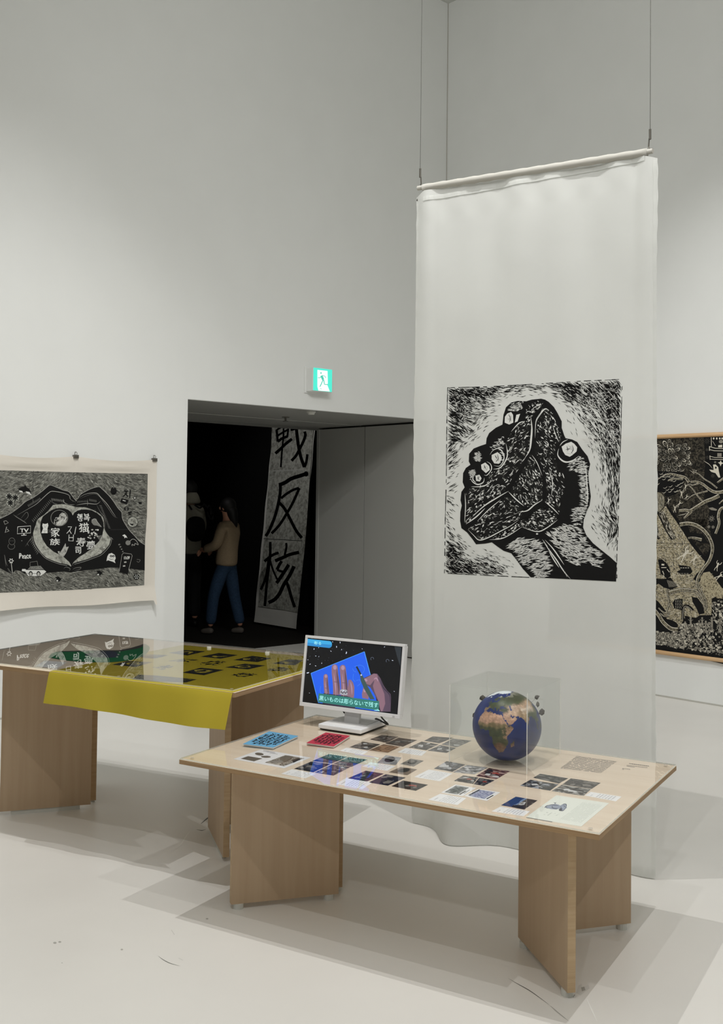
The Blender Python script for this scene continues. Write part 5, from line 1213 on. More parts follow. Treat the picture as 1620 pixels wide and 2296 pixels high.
# fingers: grey contour lines and creases
for P, w in [([(260, 900), (450, 790), (620, 690), (740, 580), (830, 500), (900, 470), (1080, 500), (1180, 540), (1200, 600), (1260, 650)], 9), ([(880, 600), (910, 670), (1010, 690), (1090, 670)], 7), ([(1085, 600), (1095, 660), (1180, 700), (1280, 700)], 9), ([(1200, 540), (1210, 610), (1300, 660)], 6), ([(340, 960), (450, 830), (480, 900), (400, 990)], 6), ([(560, 600), (565, 670)], 5), ([(430, 1420), (520, 1290), (560, 1260)], 6), ([(460, 1360), (490, 1410)], 5),
             ([(R_ + 40, 590), (R_ + 160, 520), (R_ + 340, 500), (R_ + 430, 580), (R_ + 540, 700), (R_ + 640, 850), (R_ + 690, 920)], 9), ([(R_ + 60, 600), (R_ + 330, 515), (R_ + 500, 690), (R_ + 640, 890), (R_ + 720, 930)], 6), ([(R_ + 0, 710), (R_ + 100, 690), (R_ + 200, 680), (R_ + 350, 690), (R_ + 420, 640)], 9), ([(R_ + 195, 600), (R_ + 200, 680), (R_ + 190, 720)], 8), ([(R_ + 350, 700), (R_ + 420, 830), (R_ + 490, 930), (R_ + 500, 1120)], 7), ([(R_ + 500, 1160), (R_ + 560, 1230), (R_ + 640, 1300)], 9),
             ([(100, 1770), (80, 1600), (70, 1560)], 7), ([(130, 1760), (100, 1690), (80, 1580)], 6), ([(1090, 1800), (1130, 1770), (1200, 1800), (1180, 1840)], 8), ([(R_ - 60, 1820), (R_ - 20, 1790), (R_ + 80, 1775), (R_ + 60, 1810), (R_ - 40, 1830)], 8)]:
    A.line(smooth_line(P, 5), w, M['carve2'] if w < 9 else M['carve3'], 5, True)
for (x0, y0, x1, y1, n_, a, L) in ((880, 610, 1090, 640, 13, 1.4, 50), (480, 720, 680, 600, 11, 1.2, 46), (560, 980, 860, 640, 15, 1.0, 60), (R_ + 30, 650, R_ + 190, 640, 7, 1.9, 40), (R_ + 230, 620, R_ + 340, 640, 6, 1.6, 46), (R_ + 420, 720, R_ + 570, 1100, 15, .3, 50), (520, 1300, 640, 1530, 9, 2.1, 60), (260, 900, 420, 1000, 7, .7, 90)):
    for k in range(n_):
        t = k / (n_ - 1); x, y = x0 + (x1 - x0) * t, y0 + (y1 - y0) * t
        A.line([(x - math.cos(a) * L / 2, y - math.sin(a) * L / 2), (x + 5, y), (x + math.cos(a) * L / 2, y + math.sin(a) * L / 2)], 9, M['carve2'], 5, True)
def T(t, x0, y0, x1, y1, m=M['carve'], l=8, sk=0):
    for ox, oy in ((0, 0), (3.5, 2), (-2, 3)): A.text(t, [(x0 + sk + ox, y0 + oy), (x1 + sk + ox, y0 - 5 + oy), (x1 + ox, y1 + oy), (x0 + ox, y1 + 4 + oy)], m, l + .05 * ox, .035)
T('家', 868, 1095, 1020, 1250); T('族', 850, 1280, 1022, 1392)
for P in ([(1160, 1080), (1225, 1080), (1190, 1140), (1140, 1195)], [(1185, 1135), (1220, 1200)], [(1300, 1080), (1275, 1210)], [(1180, 1215), (1175, 1320), (1250, 1325), (1255, 1215)], [(1178, 1265), (1253, 1265)]): A.line(P, 11, M['carve'], 8)
T('행복', R_ + 15, 855, R_ + 230, 985); T('猫', R_ + 50, 1015, R_ + 215, 1170); T('寿', R_ + 5, 1265, R_ + 160, 1410); T('司', R_ - 15, 1425, R_ + 85, 1540); T('夢', R_ + 180, 1325, R_ + 322, 1465)
T('Peace', 330, 1535, 525, 1622); T('TV', 335, 1112, 488, 1172)
for P in ([(300, 1080), (522, 1065), (520, 1185), (292, 1200), (300, 1080)],): A.line(P, 9, M['carve'], 8)
A.line([(360, 1228), (450, 1222)], 12, M['carve'], 8); A.line([(405, 1195), (408, 1225)], 18, M['carve'], 8)
# globe, cat, bouquet, flower, car, ghost, phone, balloon, smile and so on
A.ell(1013, 930, 150, 140, M['carve2'], 7, 28); A.ell(1013, 930, 140, 130, M['ink'], 7.3, 28)
A.poly([(1020, 870), (1060, 835), (1110, 850), (1150, 920), (1130, 1000), (1060, 1055), (980, 1060), (920, 1020), (930, 950), (970, 960), (1000, 900)], M['carve3'], 7.6); A.hatch([(960, 880), (1110, 850), (1140, 940), (1060, 1050), (930, 1030)], 26, -.9, 60, 12, M['ink'], 7.9, .4); A.hatch([(960, 880), (1110, 850), (1140, 940), (1060, 1050), (930, 1030)], 20, -.9, 60, 9, M['carve'], 8.2, .4)
A.poly([(705, 1190), (735, 1110), (720, 1060), (730, 1020), (755, 1032), (790, 1030), (815, 1015), (825, 1060), (810, 1110), (812, 1190)], M['carve'], 8); A.ell(768, 1085, 8, 6, M['ink'], 9, 8); A.ell(755, 1065, 4, 4, M['ink'], 9, 6); A.ell(790, 1065, 4, 4, M['ink'], 9, 6)
A.line(smooth_line([(735, 1145), (765, 1150), (800, 1145)], 3), 4, M['ink'], 9); A.line([(762, 1155), (762, 1188)], 4, M['ink'], 9); A.line(smooth_line([(815, 1140), (850, 1140), (855, 1165), (820, 1170)], 4), 6, M['carve2'], 8)
A.poly([(1010, 1550), (1060, 1470), (1120, 1360), (1130, 1430), (1175, 1420), (1130, 1530), (1090, 1590), (1050, 1580)], M['carve3'], 8); A.hatch([(1030, 1540), (1110, 1400), (1150, 1450), (1090, 1580)], 12, -1, 40, 6, M['ink'], 9, .3); A.poly([(985, 1500), (1020, 1500), (1015, 1540), (1000, 1545)], M['carve3'], 8)
for k in range(26): A.ell(R_ + random.uniform(190, 380), random.uniform(1130, 1290), random.uniform(10, 20), random.uniform(8, 16), M['carve' if k % 2 else 'carve3'], 8 + k * .02, 7); 
for k in range(8): A.line([(R_ + 320 + k * 8, 1200 + k * 6), (R_ + 405 + k * 5, 1310 - k * 12)], 5, M['carve2'], 7.5)
A.poly(smooth_line([(R_ + 265, 960), (R_ + 300, 940), (R_ + 345, 945), (R_ + 370, 1000), (R_ + 440, 1085), (R_ + 360, 1060), (R_ + 300, 1050), (R_ + 262, 1000)], 3), M['carve2'], 8); A.line(smooth_line([(R_ + 275, 970), (R_ + 320, 945), (R_ + 360, 990), (R_ + 430, 1080)], 3), 7, M['carve3'], 8.5)
for k in range(6):
    a = k * 1.05; A.ell(187 + 30 * math.cos(a), 1665 + 30 * math.sin(a), 15, 10, M['carve'], 8, 8, a)
A.line([(187, 1690), (210, 1880)], 12, M['carve3'], 8, False); A.poly([(120, 1790), (190, 1860), (195, 1890), (140, 1850)], M['ink2'], 7); A.line([(130, 1790), (195, 1880)], 5, M['carve2'], 8)
A.line([(510, 1760), (512, 1690), (630, 1670), (650, 1760)], 8, M['carve2'], 8); A.poly([(470, 1810), (520, 1760), (690, 1750), (750, 1815)], M['carve2'], 8); A.hatch([(480, 1805), (525, 1765), (685, 1758), (740, 1812)], 40, 1.5, 14, 5, M['ink'], 8.5, .3)
A.poly([(440, 1815), (750, 1820), (790, 1850), (740, 1890), (690, 1925), (480, 1925), (430, 1850), (370, 1840), (375, 1805), (430, 1805)], M['carve'], 8); A.line([(440, 1817), (750, 1820)], 6, M['ink'], 9); A.line([(450, 1880), (700, 1885)], 6, M['ink'], 9)
for x in (522, 655): A.ell(x, 1885, 34, 44, M['ink'], 9, 14); A.ell(x, 1893, 22, 32, M['carve3'], 9.5, 14)
for P in ([(R_ + 520, 1670), (R_ + 535, 1590), (R_ + 560, 1545), (R_ + 610, 1530), (R_ + 660, 1560), (R_ + 680, 1620), (R_ + 660, 1660), (R_ + 675, 1705), (R_ + 630, 1680), (R_ + 545, 1655)],): A.poly(P, M['carve'], 8)
for x in (598, 638): A.ell(R_ + x, 1585, 20, 20, M['ink'], 9, 12); A.ell(R_ + x, 1587, 8, 8, M['carve'], 9.5, 8)
A.line(smooth_line([(R_ + 560, 1620), (R_ + 600, 1640), (R_ + 650, 1630)], 4), 8, M['ink'], 9, True)
A.poly([(R_ + 790, 1545), (R_ + 820, 1525), (R_ + 945, 1545), (R_ + 960, 1570), (R_ + 885, 1895), (R_ + 735, 1860)], M['ink'], 8)
A.line([(R_ + 785, 1560), (R_ + 815, 1528), (R_ + 945, 1548), (R_ + 962, 1575), (R_ + 900, 1820)], 6, M['carve3'], 9); A.line([(R_ + 785, 1560), (R_ + 740, 1850)], 5, M['carve3'], 9)
T('13:29', R_ + 825, 1590, R_ + 915, 1632, M['carve'], 9, 0); 
for y in (1690, 1755): A.line([(R_ + 822 - (y - 1690) * .3, y), (R_ + 862 - (y - 1690) * .3, y - 5)], 24, M['carve3'], 9)
for k in range(4): A.line([(R_ + 725 + k * 22, 1390 + k * 40), (R_ + 755 + k * 18, 1380 + k * 40)], 20, M['carve2'], 8)
A.ell(R_ + 645, 465, 54, 66, M['ink'], 3.5, 18); A.poly([(R_ + 610, 500), (R_ + 680, 500), (R_ + 650, 532)], M['ink'], 3.5); A.line([(R_ + 640, 420), (R_ + 660, 400)], 7, M['carve2'], 4)
T('지', R_ + 800, 450, R_ + 930, 590, M['ink'], 4, 10); A.poly([(R_ + 780, 590), (R_ + 905, 620), (R_ + 870, 700), (R_ + 758, 660)], M['ink'], 4); A.line([(R_ + 800, 625), (R_ + 850, 640)], 12, M['carve'], 5)
A.line([(R_ + 880, 440), (R_ + 930, 470), (R_ + 925, 590)], 6, M['carve'], 3.8)
A.ell(R_ + 865, 770, 42, 40, M['ink'], 4, 14)
for k in (-16, 0, 16): A.line([(R_ + 865 + k, 735), (R_ + 865 + k * .6, 805)], 5, M['carve2'], 5)
for r in (56, 38, 20): A.line([(R_ + 975 + r * math.cos(t), 700 + r * math.sin(t) * 1.1) for t in np.linspace(3.14, 6.28, 10)], 7, M['ink2'], 4)
A.poly([(R_ + 1070, 650), (R_ + 1130, 655), (R_ + 1125, 695), (R_ + 1080, 690)], M['ink'], 4); A.ell(R_ + 1008, 585, 26, 34, M['ink2'], 3.5, 10); A.ell(R_ + 1008, 585, 14, 20, M['carve3'], 4, 10)
A.ell(R_ + 970, 998, 94, 92, M['ink'], 4, 26); A.ell(R_ + 970, 998, 86, 84, wl_, 4.5, 26); A.poly([(R_ + 915, 1015), (R_ + 950, 1030), (R_ + 990, 1030), (R_ + 975, 1060), (R_ + 940, 1050)], M['ink'], 5); A.line([(R_ + 945, 950), (R_ + 965, 962), (R_ + 945, 975)], 6, M['ink'], 5); A.line([(R_ + 1010, 965), (R_ + 985, 985), (R_ + 1008, 1000)], 6, M['ink'], 5)
T('笑', R_ + 890, 815, R_ + 960, 885, M['ink'], 4); A.line(smooth_line([(R_ + 980, 820), (R_ + 1050, 840), (R_ + 1115, 880)], 4), 10, M['ink'], 4, True)
A.poly([(R_ + 790, 1230), (R_ + 830, 1210), (R_ + 860, 1235), (R_ + 880, 1275), (R_ + 850, 1262), (R_ + 830, 1280), (R_ + 825, 1250)], M['carve'], 8)
A.ell(R_ + 890, 1355, 44, 42, M['carve2'], 8, 16); A.line(smooth_line([(R_ + 920, 1330), (R_ + 970, 1290), (R_ + 1030, 1320), (R_ + 1065, 1390), (R_ + 1010, 1365), (R_ + 1000, 1400), (R_ + 960, 1380), (R_ + 960, 1410)], 4), 8, M['carve3'], 8.5)
A.line(smooth_line([(R_ + 1040, 1640), (R_ + 1100, 1650), (R_ + 1070, 1690), (R_ + 1040, 1670)], 3), 6, M['carve2'], 8)
# whale, flowers upper left
A.poly([(310, 430), (360, 400), (410, 390), (430, 355), (455, 400), (500, 430), (525, 470), (528, 515), (505, 480), (440, 470), (400, 495), (375, 465), (325, 455)], M['ink'], 4); A.poly([(325, 452), (375, 462), (395, 498), (330, 480)], M['carve'], 3.8); A.poly([(440, 472), (505, 485), (520, 515), (545, 545), (450, 500)], M['carve'], 3.8)
for x, y in ((155, 560), (262, 580), (175, 670)):
    A.ell(x, y, 64, 62, wl_, 3.6, 14)
    for k in range(8): A.ell(x + 34 * math.cos(k * .785), y + 34 * math.sin(k * .785), 22, 11, M['ink'], 4, 8, k * .785)
    A.ell(x, y, 18, 18, M['ink'], 4.2, 10)
for P in ([(250, 620), (240, 750)], [(180, 720), (220, 750)], [(300, 650), (255, 720)]): A.line(P, 9, M['ink2'], 4)
A.line([(60, 985), (100, 975), (140, 1010), (80, 1040), (60, 985)], 7, M['carve3'], 8); A.line([(110, 1080), (85, 1180), (150, 1150), (120, 1120)], 12, M['carve3'], 8)
A.line([(200 + 52 * math.cos(t), 1330 + 60 * math.sin(t)) for t in np.linspace(0, 6.28, 16)], 6, M['carve2'], 8); A.line([(190 + 58 * math.cos(t), 1415 + 52 * math.sin(t)) for t in np.linspace(-.6, 3.9, 16)], 6, M['carve2'], 8); A.ell(183, 1322, 6, 6, M['carve2'], 8, 6); A.ell(218, 1322, 6, 6, M['carve2'], 8, 6); A.ell(370, 1320, 9, 9, M['carve2'], 8, 7)
for x, y in ((1000, 1985), (R_ + 400, 1880)): A.poly([(x - 60, y - 40), (x, y - 50), (x + 40, y - 20), (x + 60, y - 30), (x + 40, y + 10), (x, y + 45), (x - 10, y), (x - 50, y + 20), (x - 30, y - 15)], M['ink'], 4); A.ell(x - 20, y + 20, 16, 12, M['carve'], 4.4, 8)
A.ell(R_ + 1035, 1938, 50, 56, M['ink'], 4, 16)
for k in range(7): A.ell(R_ + 1035 + (28 * math.cos(k * 1.05) if k else 0), 1938 + (32 * math.sin(k * 1.05) if k else 0), 9, 9, M['carve'], 5, 7)
# joints between the sheets of the block
for P in ([(575, 120), (560, 640)], [(1265, 150), (1262, 500)], [(1245, 890), (1235, 1600)], [(R_ + 590, 1130), (R_ + 1195, 1122)]): A.line(P, 5, M['ink2'] if P[0][1] < 1125 or P[0][1] > 1129 else M['ink'], 3.4)
A.build('heart_print', hcl)

# ================================================================== SCROLL PICTURE ON THE RIGHT WALL
PN = -0.022
pic = empty('scroll_picture', RW(2.5, 0, .31), math.atan2(WR[1], WR[0]), 'large dark woodcut picture with pale wooden rails on the right wall, partly behind the banner', 'picture')
PX0, PX1, PZ0, PZ1 = 1.25, 3.75, 0.352, 2.022
psh = mesh('sheet', *boxVF(RW, PX0, PX1, PN, PN + .004, PZ0 - .01, PZ1 + .01), M['ink'], pic)
for z in (PZ1 + .004, PZ0 - .006):
    V, F = tubeVF([RW(PX0 - .03, PN + .004, z), RW((PX0 + PX1) / 2, PN + .004, z), RW(PX1 + .03, PN + .004, z)], .0175, 14)
    mesh('rail', V, F, M['oak'], pic, smooth=True)
def ppx(px, py, l):
    return onplane(px, py, RW(0, PN, 0), WL) + WL * (.0008 + l)
A = Art(ppx, 7.364, 7.364, 1400, 940, .0004)
random.seed(8)
Y8 = 1914.6                                             # second tracing sheet starts lower
V_ = [(440, 320), (1800, 230), (1800, 3990), (440, 3745)]
dg = mottle('woodcut_dark_ground', [(.36, (12, 11, 9)), (.50, (40, 37, 31)), (.58, (84, 78, 66)), (.66, (26, 24, 20))], 42, 6, rough=.9, dist=1.5)
tan = mottle('woodcut_tan_ground', [(.34, (50, 45, 36)), (.45, (140, 130, 106)), (.56, (186, 176, 148)), (.70, (96, 88, 70))], 62, 6, rough=.9, dist=1.4)
A.poly([(480, 330), (1300, 290), (1330, 700), (1290, 1150), (1400, 1500), (1340, 1800), (480, 1700)], dg, 0)
A.poly([(1010, Y8 - 260), (1380, Y8 - 260), (1450, Y8 + 150), (1280, Y8 + 420), (1150, Y8 + 170)], dg, 0)
# cloud of hair: overlapping petals
for k in range(74):
    t = random.uniform(0, 6.28); r = math.sqrt(random.random()); x, y = 790 + 320 * r * math.cos(t), 610 + 235 * r * math.sin(t)
    if x < 470: continue
    a = math.atan2(y - 560, x - 760); s = random.uniform(.7, 1.15)
    A.ell(x, y, 64 * s, 40 * s, M['ink'], 1 + k * .03, 14, a); A.ell(x, y, 52 * s, 31 * s, M['cream2' if k % 3 else 'cream'], 1.1 + k * .03, 14, a); A.ell(x - 8 * math.cos(a), y - 8 * math.sin(a), 44 * s, 25 * s, dg, 1.2 + k * .03, 12, a)
    for q in range(4): A.line([(x + random.uniform(-24, 24), y + random.uniform(-14, 14)), (x + random.uniform(-28, 28), y + random.uniform(-18, 18))], 4, M['cream'], 1.3 + k * .03, True)
A.poly([(480, 850), (980, 870), (1010, 960), (960, 1080), (900, 1190), (820, 1250), (700, 1280), (620, 1200), (480, 1200)], M['ink'], 3.5)
for k in range(34):
    t = random.random(); x, y = 500 + 460 * t, random.uniform(900, 1240) - 60 * t
    A.line(smooth_line([(x - 34, y + 16 * t), (x, y + 14), (x + 34, y - 18)], 3), 8, M['cream'], 4, True)
# branches that end in open beaks
skn = mottle('woodcut_snake_skin', [(.36, (30, 28, 22)), (.48, (92, 86, 70)), (.58, (150, 142, 118)), (.70, (60, 55, 44))], 70, 5, rough=.9, dist=1.0)
def br(P, w, l=5):
    P = smooth_line(P, 5); n = len(P)
    A.line(P, [w[0] + (w[1] - w[0]) * i / (n - 1) + 14 for i in range(n)], M['ink'], l); A.line(P, [w[0] + (w[1] - w[0]) * i / (n - 1) for i in range(n)], M['cream'], l + .3)
    A.line([(x + w[1] * .04 + 1, y + (w[0] + (w[1] - w[0]) * i / (n - 1)) * .06) for i, (x, y) in enumerate(P)], [(w[0] + (w[1] - w[0]) * i / (n - 1)) * .74 for i in range(n)], skn, l + .6)
    for i in range(1, n - 1):
        for q in range(3):
            x, y = P[i]; x += random.uniform(-.28, .28) * w[1]; y += random.uniform(-.28, .28) * w[1]; A.line([(x - random.uniform(3, 9), y - random.uniform(2, 9)), (x + random.uniform(3, 9), y + random.uniform(-3, 7))], 4, M['cream' if q else 'ink'], l + .9, True)
br([(690, 915), (760, 905), (880, 930), (1000, 965), (1060, 1040)], (30, 44)); br([(720, 1010), (800, 985), (900, 985), (960, 985)], (22, 36)); A.line(smooth_line([(610, 955), (660, 955), (720, 950), (780, 975)], 4), 8, M['cream'], 6.5, True)
br([(1090, 1035), (1200, 1035), (1300, 1080), (1400, 1160), (1500, 1205), (1640, 1190), (1800, 1100)], (30, 56)); br([(1100, 1095), (1160, 1080), (1220, 1060)], (14, 26)); A.line([(1030, 1075), (1080, 1070), (1130, 1085)], 8, M['cream'], 6.5, True)
br([(1130, 860), (1230, 910), (1320, 990), (1420, 1050), (1530, 1140)], (16, 22)); A.line([(1070, 840), (1130, 880), (1150, 905)], 8, M['cream'], 6.5, True); A.line([(1110, 830), (1190, 850), (1140, 900)], 10, M['cream'], 6.5, True)
br([(900, 1510), (1000, 1500), (1080, 1510), (1200, 1440), (1330, 1360), (1460, 1310), (1560, 1260)], (40, 60), 5.5); br([(980, 1640), (1040, 1580), (1100, 1520)], (24, 56), 5.6); A.line(smooth_line([(880, 1590), (930, 1580), (980, 1570), (1030, 1545)], 4), 9, M['cream'], 7, True)
br([(1060, 1090), (1130, 1160), (1200, 1260), (1300, 1370)], (16, 26), 4.6); br([(1030, 1330), (1120, 1260), (1200, 1230), (1370, 1185)], (14, 24), 4.8); br([(1800, 930), (1660, 960), (1530, 1050)], (40, 26))
br([(1800, 1450), (1600, 1470), (1545, 1600), (1560, 1720), (1500, 1890)], (46, 38)); br([(1560, 1400), (1640, 1330), (1800, 1280)], (16, 30)); A.poly([(1380, 1465), (1450, 1455), (1530, 1490), (1510, 1510), (1430, 1500)], M['cream2'], 6)
# a crowing bird head, stars and little flowers
A.poly([(1395, 830), (1470, 840), (1460, 750), (1500, 745), (1545, 790), (1555, 860), (1580, 960), (1550, 965), (1500, 890), (1430, 870)], M['cream'], 6); A.ell(1505, 800, 14, 20, M['ink'], 6.4, 10); A.line(smooth_line([(1300, 685), (1350, 715), (1400, 750), (1455, 820)], 4), 9, M['cream'], 6, True)
def star(x, y, r, n=8, w=7, m='cream'):
    for k in range(n): a = k * 6.283 / n + .2; A.line([(x + r * .25 * math.cos(a), y + r * .25 * math.sin(a)), (x + r * math.cos(a), y + r * math.sin(a))], w, M[m], 6, True)
star(1435, 1640, 50, 8, 12); star(1390, 1775, 26, 8, 8); star(1460, 1780, 28, 8, 8); star(1455, 935, 34, 8, 5, 'cream2'); star(1360, 360, 50, 9, 9, 'cream2'); star(1360, 505, 26, 7, 9, 'cream2'); star(1365, 630, 30, 8, 6, 'cream2'); star(1495, 710, 20, 6, 8)
A.poly([(1540, 715), (1572, 708), (1585, 680), (1600, 712), (1640, 725), (1600, 740), (1582, 780), (1570, 738)], M['cream'], 6)
A.poly([(1340, 300), (1800, 280), (1800, 680), (1340, 680)], M['ink'], 4.4)
for P, w in (([(1395, 450), (1500, 480), (1800, 490)], 10), ([(1395, 500), (1480, 520), (1800, 530)], 9), ([(1400, 610), (1480, 630), (1800, 640)], 8), ([(1405, 660), (1800, 672)], 8), ([(1430, 300), (1432, 450)], 9), ([(1450, 360), (1500, 440)], 5), ([(1400, 455), (1400, 520)], 12), ([(1408, 600), (1410, 670)], 10)): A.line(P, w, M['cream'], 6)
for x in (1470, 1520, 1570, 1610): A.ell(x, 318, 14, 18, M['cream'], 6, 8)
A.poly([(1545, 430), (1610, 420), (1610, 465), (1545, 465)], M['cream'], 6.2); A.ell(1590, 370, 36, 30, M['cream2'], 6, 10); A.poly([(1530, 560), (1600, 560), (1600, 620), (1530, 620)], M['cream2'], 6)
star(1360, 360, 50, 9, 9, 'cream2'); star(1360, 505, 26, 7, 9, 'cream2'); star(1365, 630, 30, 8, 6, 'cream2')
# face and shoulders, coat with long folds
fc = mottle('woodcut_face', [(.36, (84, 80, 68)), (.5, (140, 134, 116)), (.66, (110, 104, 88))], 30, 5, stretch=(1, 1, .3), rough=.9)
A.poly([(480, 1215), (560, 1205), (610, 1230), (655, 1290), (660, 1370), (640, 1450), (600, 1500), (570, 1530), (530, 1500), (480, 1440)], fc, 5)
A.line([(490, 1395), (530, 1385), (570, 1398)], 9, M['ink'], 6, True); A.line([(480, 1345), (500, 1360)], 8, M['ink'], 6); A.hatch([(490, 1220), (640, 1280), (630, 1440), (560, 1510), (490, 1440)], 60, 1.4, 50, 3, M['ink2'], 5.6, .1); A.hatch([(490, 1220), (640, 1280), (630, 1440), (560, 1510), (490, 1440)], 40, 1.4, 50, 3, M['cream'], 5.8, .1)
GOWN = [(470, 1470), (560, 1570), (680, 1430), (760, 1560), (860, 1700), (960, 1850), (1080, 2050), (1180, 2180), (1330, 2330), (1300, 2450), (1180, 2560), (1130, 2640), (1220, 2700), (1280, 2620), (1400, 2520), (1500, 2620), (1560, 2760), (1640, 2850), (1560, 2900), (1440, 2960), (1440, 3120), (1430, 3230), (1300, 3240), (1230, 3280), (1100, 3270), (1000, 3240), (960, 3330), (900, 3440), (780, 3400), (700, 3300), (560, 3100), (460, 2960), (455, 2300), (460, 1800)]
A.poly(GOWN, tan, 4)
random.seed(12)
A.hatch(GOWN, 1200, lambda x, y: .6 + .6 * math.sin(x * .006 + y * .004), 44, 6, M['cream'], 4.5, .5)
A.hatch(GOWN, 1700, lambda x, y: .5 + .7 * math.sin(x * .006 + y * .004), 36, 6, M['ink2'], 4.7, .5)
A.line([(690, 1420), (850, 1640), (1000, 1860), (1110, 2040), (1260, 2230), (1390, 2380)], [30, 46, 60, 60, 60, 50], M['ink'], 5.4); A.line(smooth_line([(500, 1460), (590, 1640), (680, 1830), (780, 1990)], 4), [20] * 13, M['ink'], 5.2)
A.poly([(560, 1570), (640, 1500), (700, 1640), (760, 1760), (850, 1960), (790, 1990), (690, 1820), (600, 1660)], dg, 5)
A.hatch([(570, 1580), (640, 1520), (760, 1760), (840, 1950), (790, 1975), (690, 1820)], 60, 1.1, 60, 6, M['cream'], 5.5, .1)
A.poly([(460, 1740), (540, 1740), (560, 1850), (540, 1920), (590, 1960), (560, 1990), (460, 1900)], M['ink'], 5); A.hatch([(465, 1750), (540, 1760), (560, 1960), (470, 1900)], 30, .5, 40, 5, M['cream2'], 5.5, .3)
# the long snake-like tail that curls down the middle
br([(910, 1740), (1050, 1720), (1200, 1760), (1330, 1860), (1420, 2000), (1450, 2150), (1400, 2330), (1290, 2480), (1210, 2620), (1200, 2740), (1260, 2850), (1330, 3000), (1350, 3120)], (60, 34), 6.5)
br([(1050, 1960), (1150, 1960), (1270, 1990)], (20, 50), 6.0); A.poly([(1000, 1880), (1150, 1870), (1300, 1900), (1380, 2050), (1250, 2040), (1100, 1960)], M['ink'], 5.8)
# falling figures (pale)
def fig(x, y, s, a):
    R = lambda u, v: (x + s * (u * math.cos(a) - v * math.sin(a)), y + s * (u * math.sin(a) + v * math.cos(a)))
    A.poly([R(-14, -40), R(14, -40), R(18, 30), R(-16, 34)], M['cream'], 7.5); A.ell(*R(0, -58), 15 * s, 17 * s, M['cream'], 7.5, 10)
    for P in ([(-10, -34), (-44, -70), (-40, -96)], [(12, -34), (46, -62), (54, -92)], [(-12, 28), (-26, 70), (-24, 104)], [(12, 28), (24, 66), (40, 98)]): A.line([R(*p) for p in P], 12 * s, M['cream'], 7.6)
    for k in (-6, 0, 6): A.line([R(54, -92), R(58 + k, -108)], 4 * s, M['cream'], 7.6); A.line([R(-40, -96), R(-40 + k, -112)], 4 * s, M['cream'], 7.6)
fig(990, Y8 + 320, 1.35, .75); fig(1155, Y8 + 390, .95, .6); fig(1530, Y8 + 510, .8, .4); fig(1560, Y8 + 680, .8, 1.0); fig(940, 1240, .62, .1); fig(1020, 1290, .45, .6); fig(830, 1480, .6, .1); fig(900, 1400, .55, .7); fig(1005, 1120, .55, .3); fig(725, 1350, .5, .3)
# skeleton arm, ribs and crouching animal near the bottom
A.poly([(550, Y8 + 400), (620, Y8 + 400), (700, Y8 + 470), (740, Y8 + 540), (760, Y8 + 680), (700, Y8 + 720), (600, Y8 + 640), (570, Y8 + 520)], M['ink'], 6)
for P, w in (([(610, 485), (655, 488)], 26), ([(605, 535), (690, 535)], 12), ([(625, 590), (640, 620), (650, 650)], 12), ([(700, 560), (740, 610)], 10), ([(640, 660), (655, 690)], 12)): A.line([(x, Y8 + y) for x, y in P], w, M['cream'], 6.5)
A.poly([(885, Y8 + 490), (960, Y8 + 500), (1080, Y8 + 520), (1120, Y8 + 600), (1090, Y8 + 640), (930, Y8 + 650), (860, Y8 + 600), (920, Y8 + 570)], M['ink'], 6)
for k in range(4): A.line([(920 + k * 40, Y8 + 540), (945 + k * 40, Y8 + 540)], 10, M['cream'], 6.5)
for k in range(4): A.line([(890 + k * 45, Y8 + 632), (920 + k * 45, Y8 + 632)], 10, M['cream2'], 6.5)
A.poly([(460, Y8 + 700), (560, Y8 + 720), (660, Y8 + 720), (760, Y8 + 700), (880, Y8 + 850), (760, Y8 + 900), (640, Y8 + 860), (560, Y8 + 800), (460, Y8 + 860)], M['ink'], 6)
for k in range(9): A.line([(700 + k * 18, Y8 + 740 + k * 4), (740 + k * 18, Y8 + 860 - k * 2)], 9, M['cream'], 6.5, True)
br([(740, Y8 + 950), (840, Y8 + 920), (960, Y8 + 900), (1080, Y8 + 910), (1180, Y8 + 930), (1250, Y8 + 1010), (1310, Y8 + 1120), (1340, Y8 + 1230)], (60, 30), 7.5)
for k in range(8): A.line([(930 + k * 22, Y8 + 870), (950 + k * 22, Y8 + 990)], 8, M['cream2'], 9, True)
A.poly([(1110, Y8 + 1020), (1200, Y8 + 1030), (1290, Y8 + 1150), (1320, Y8 + 1290), (1230, Y8 + 1310), (1180, Y8 + 1200), (1120, Y8 + 1100)], M['ink'], 6)
for P in ([(700, 880), (720, 1000), (730, 1100), (780, 1200)], [(720, 1010), (740, 1120), (700, 1240), (690, 1290)], [(560, 1200), (640, 1270), (740, 1290)], [(590, 1290), (660, 1340), (740, 1330)]): br([(x, Y8 + y) for x, y in P], (16, 24), 6.8)
for k in range(12): A.line([(840 + (k % 4) * 28, Y8 + 1070 + (k // 4) * 50), (850 + (k % 4) * 28, Y8 + 1110 + (k // 4) * 50)], 12, M['cream'], 7, True)
A.poly([(830, Y8 + 1060), (960, Y8 + 1050), (950, Y8 + 1240), (820, Y8 + 1210), (790, Y8 + 1120)], M['ink'], 6)
A.line(smooth_line([(960, Y8 + 1400), (970, Y8 + 1200), (1040, Y8 + 1170), (1130, Y8 + 1240)], 5), 44, M['ink'], 6.2); A.line(smooth_line([(955, Y8 + 1400), (975, Y8 + 1200), (1040, Y8 + 1180), (1120, Y8 + 1250)], 5), 14, M['cream2'], 6.6)
A.poly([(500, Y8 + 1050), (560, Y8 + 1100), (640, Y8 + 1200), (700, Y8 + 1280), (600, Y8 + 1270), (530, Y8 + 1160)], M['ink'], 6); A.ell(760, Y8 + 1450, 130, 50, M['ink'], 6, 16, .35)
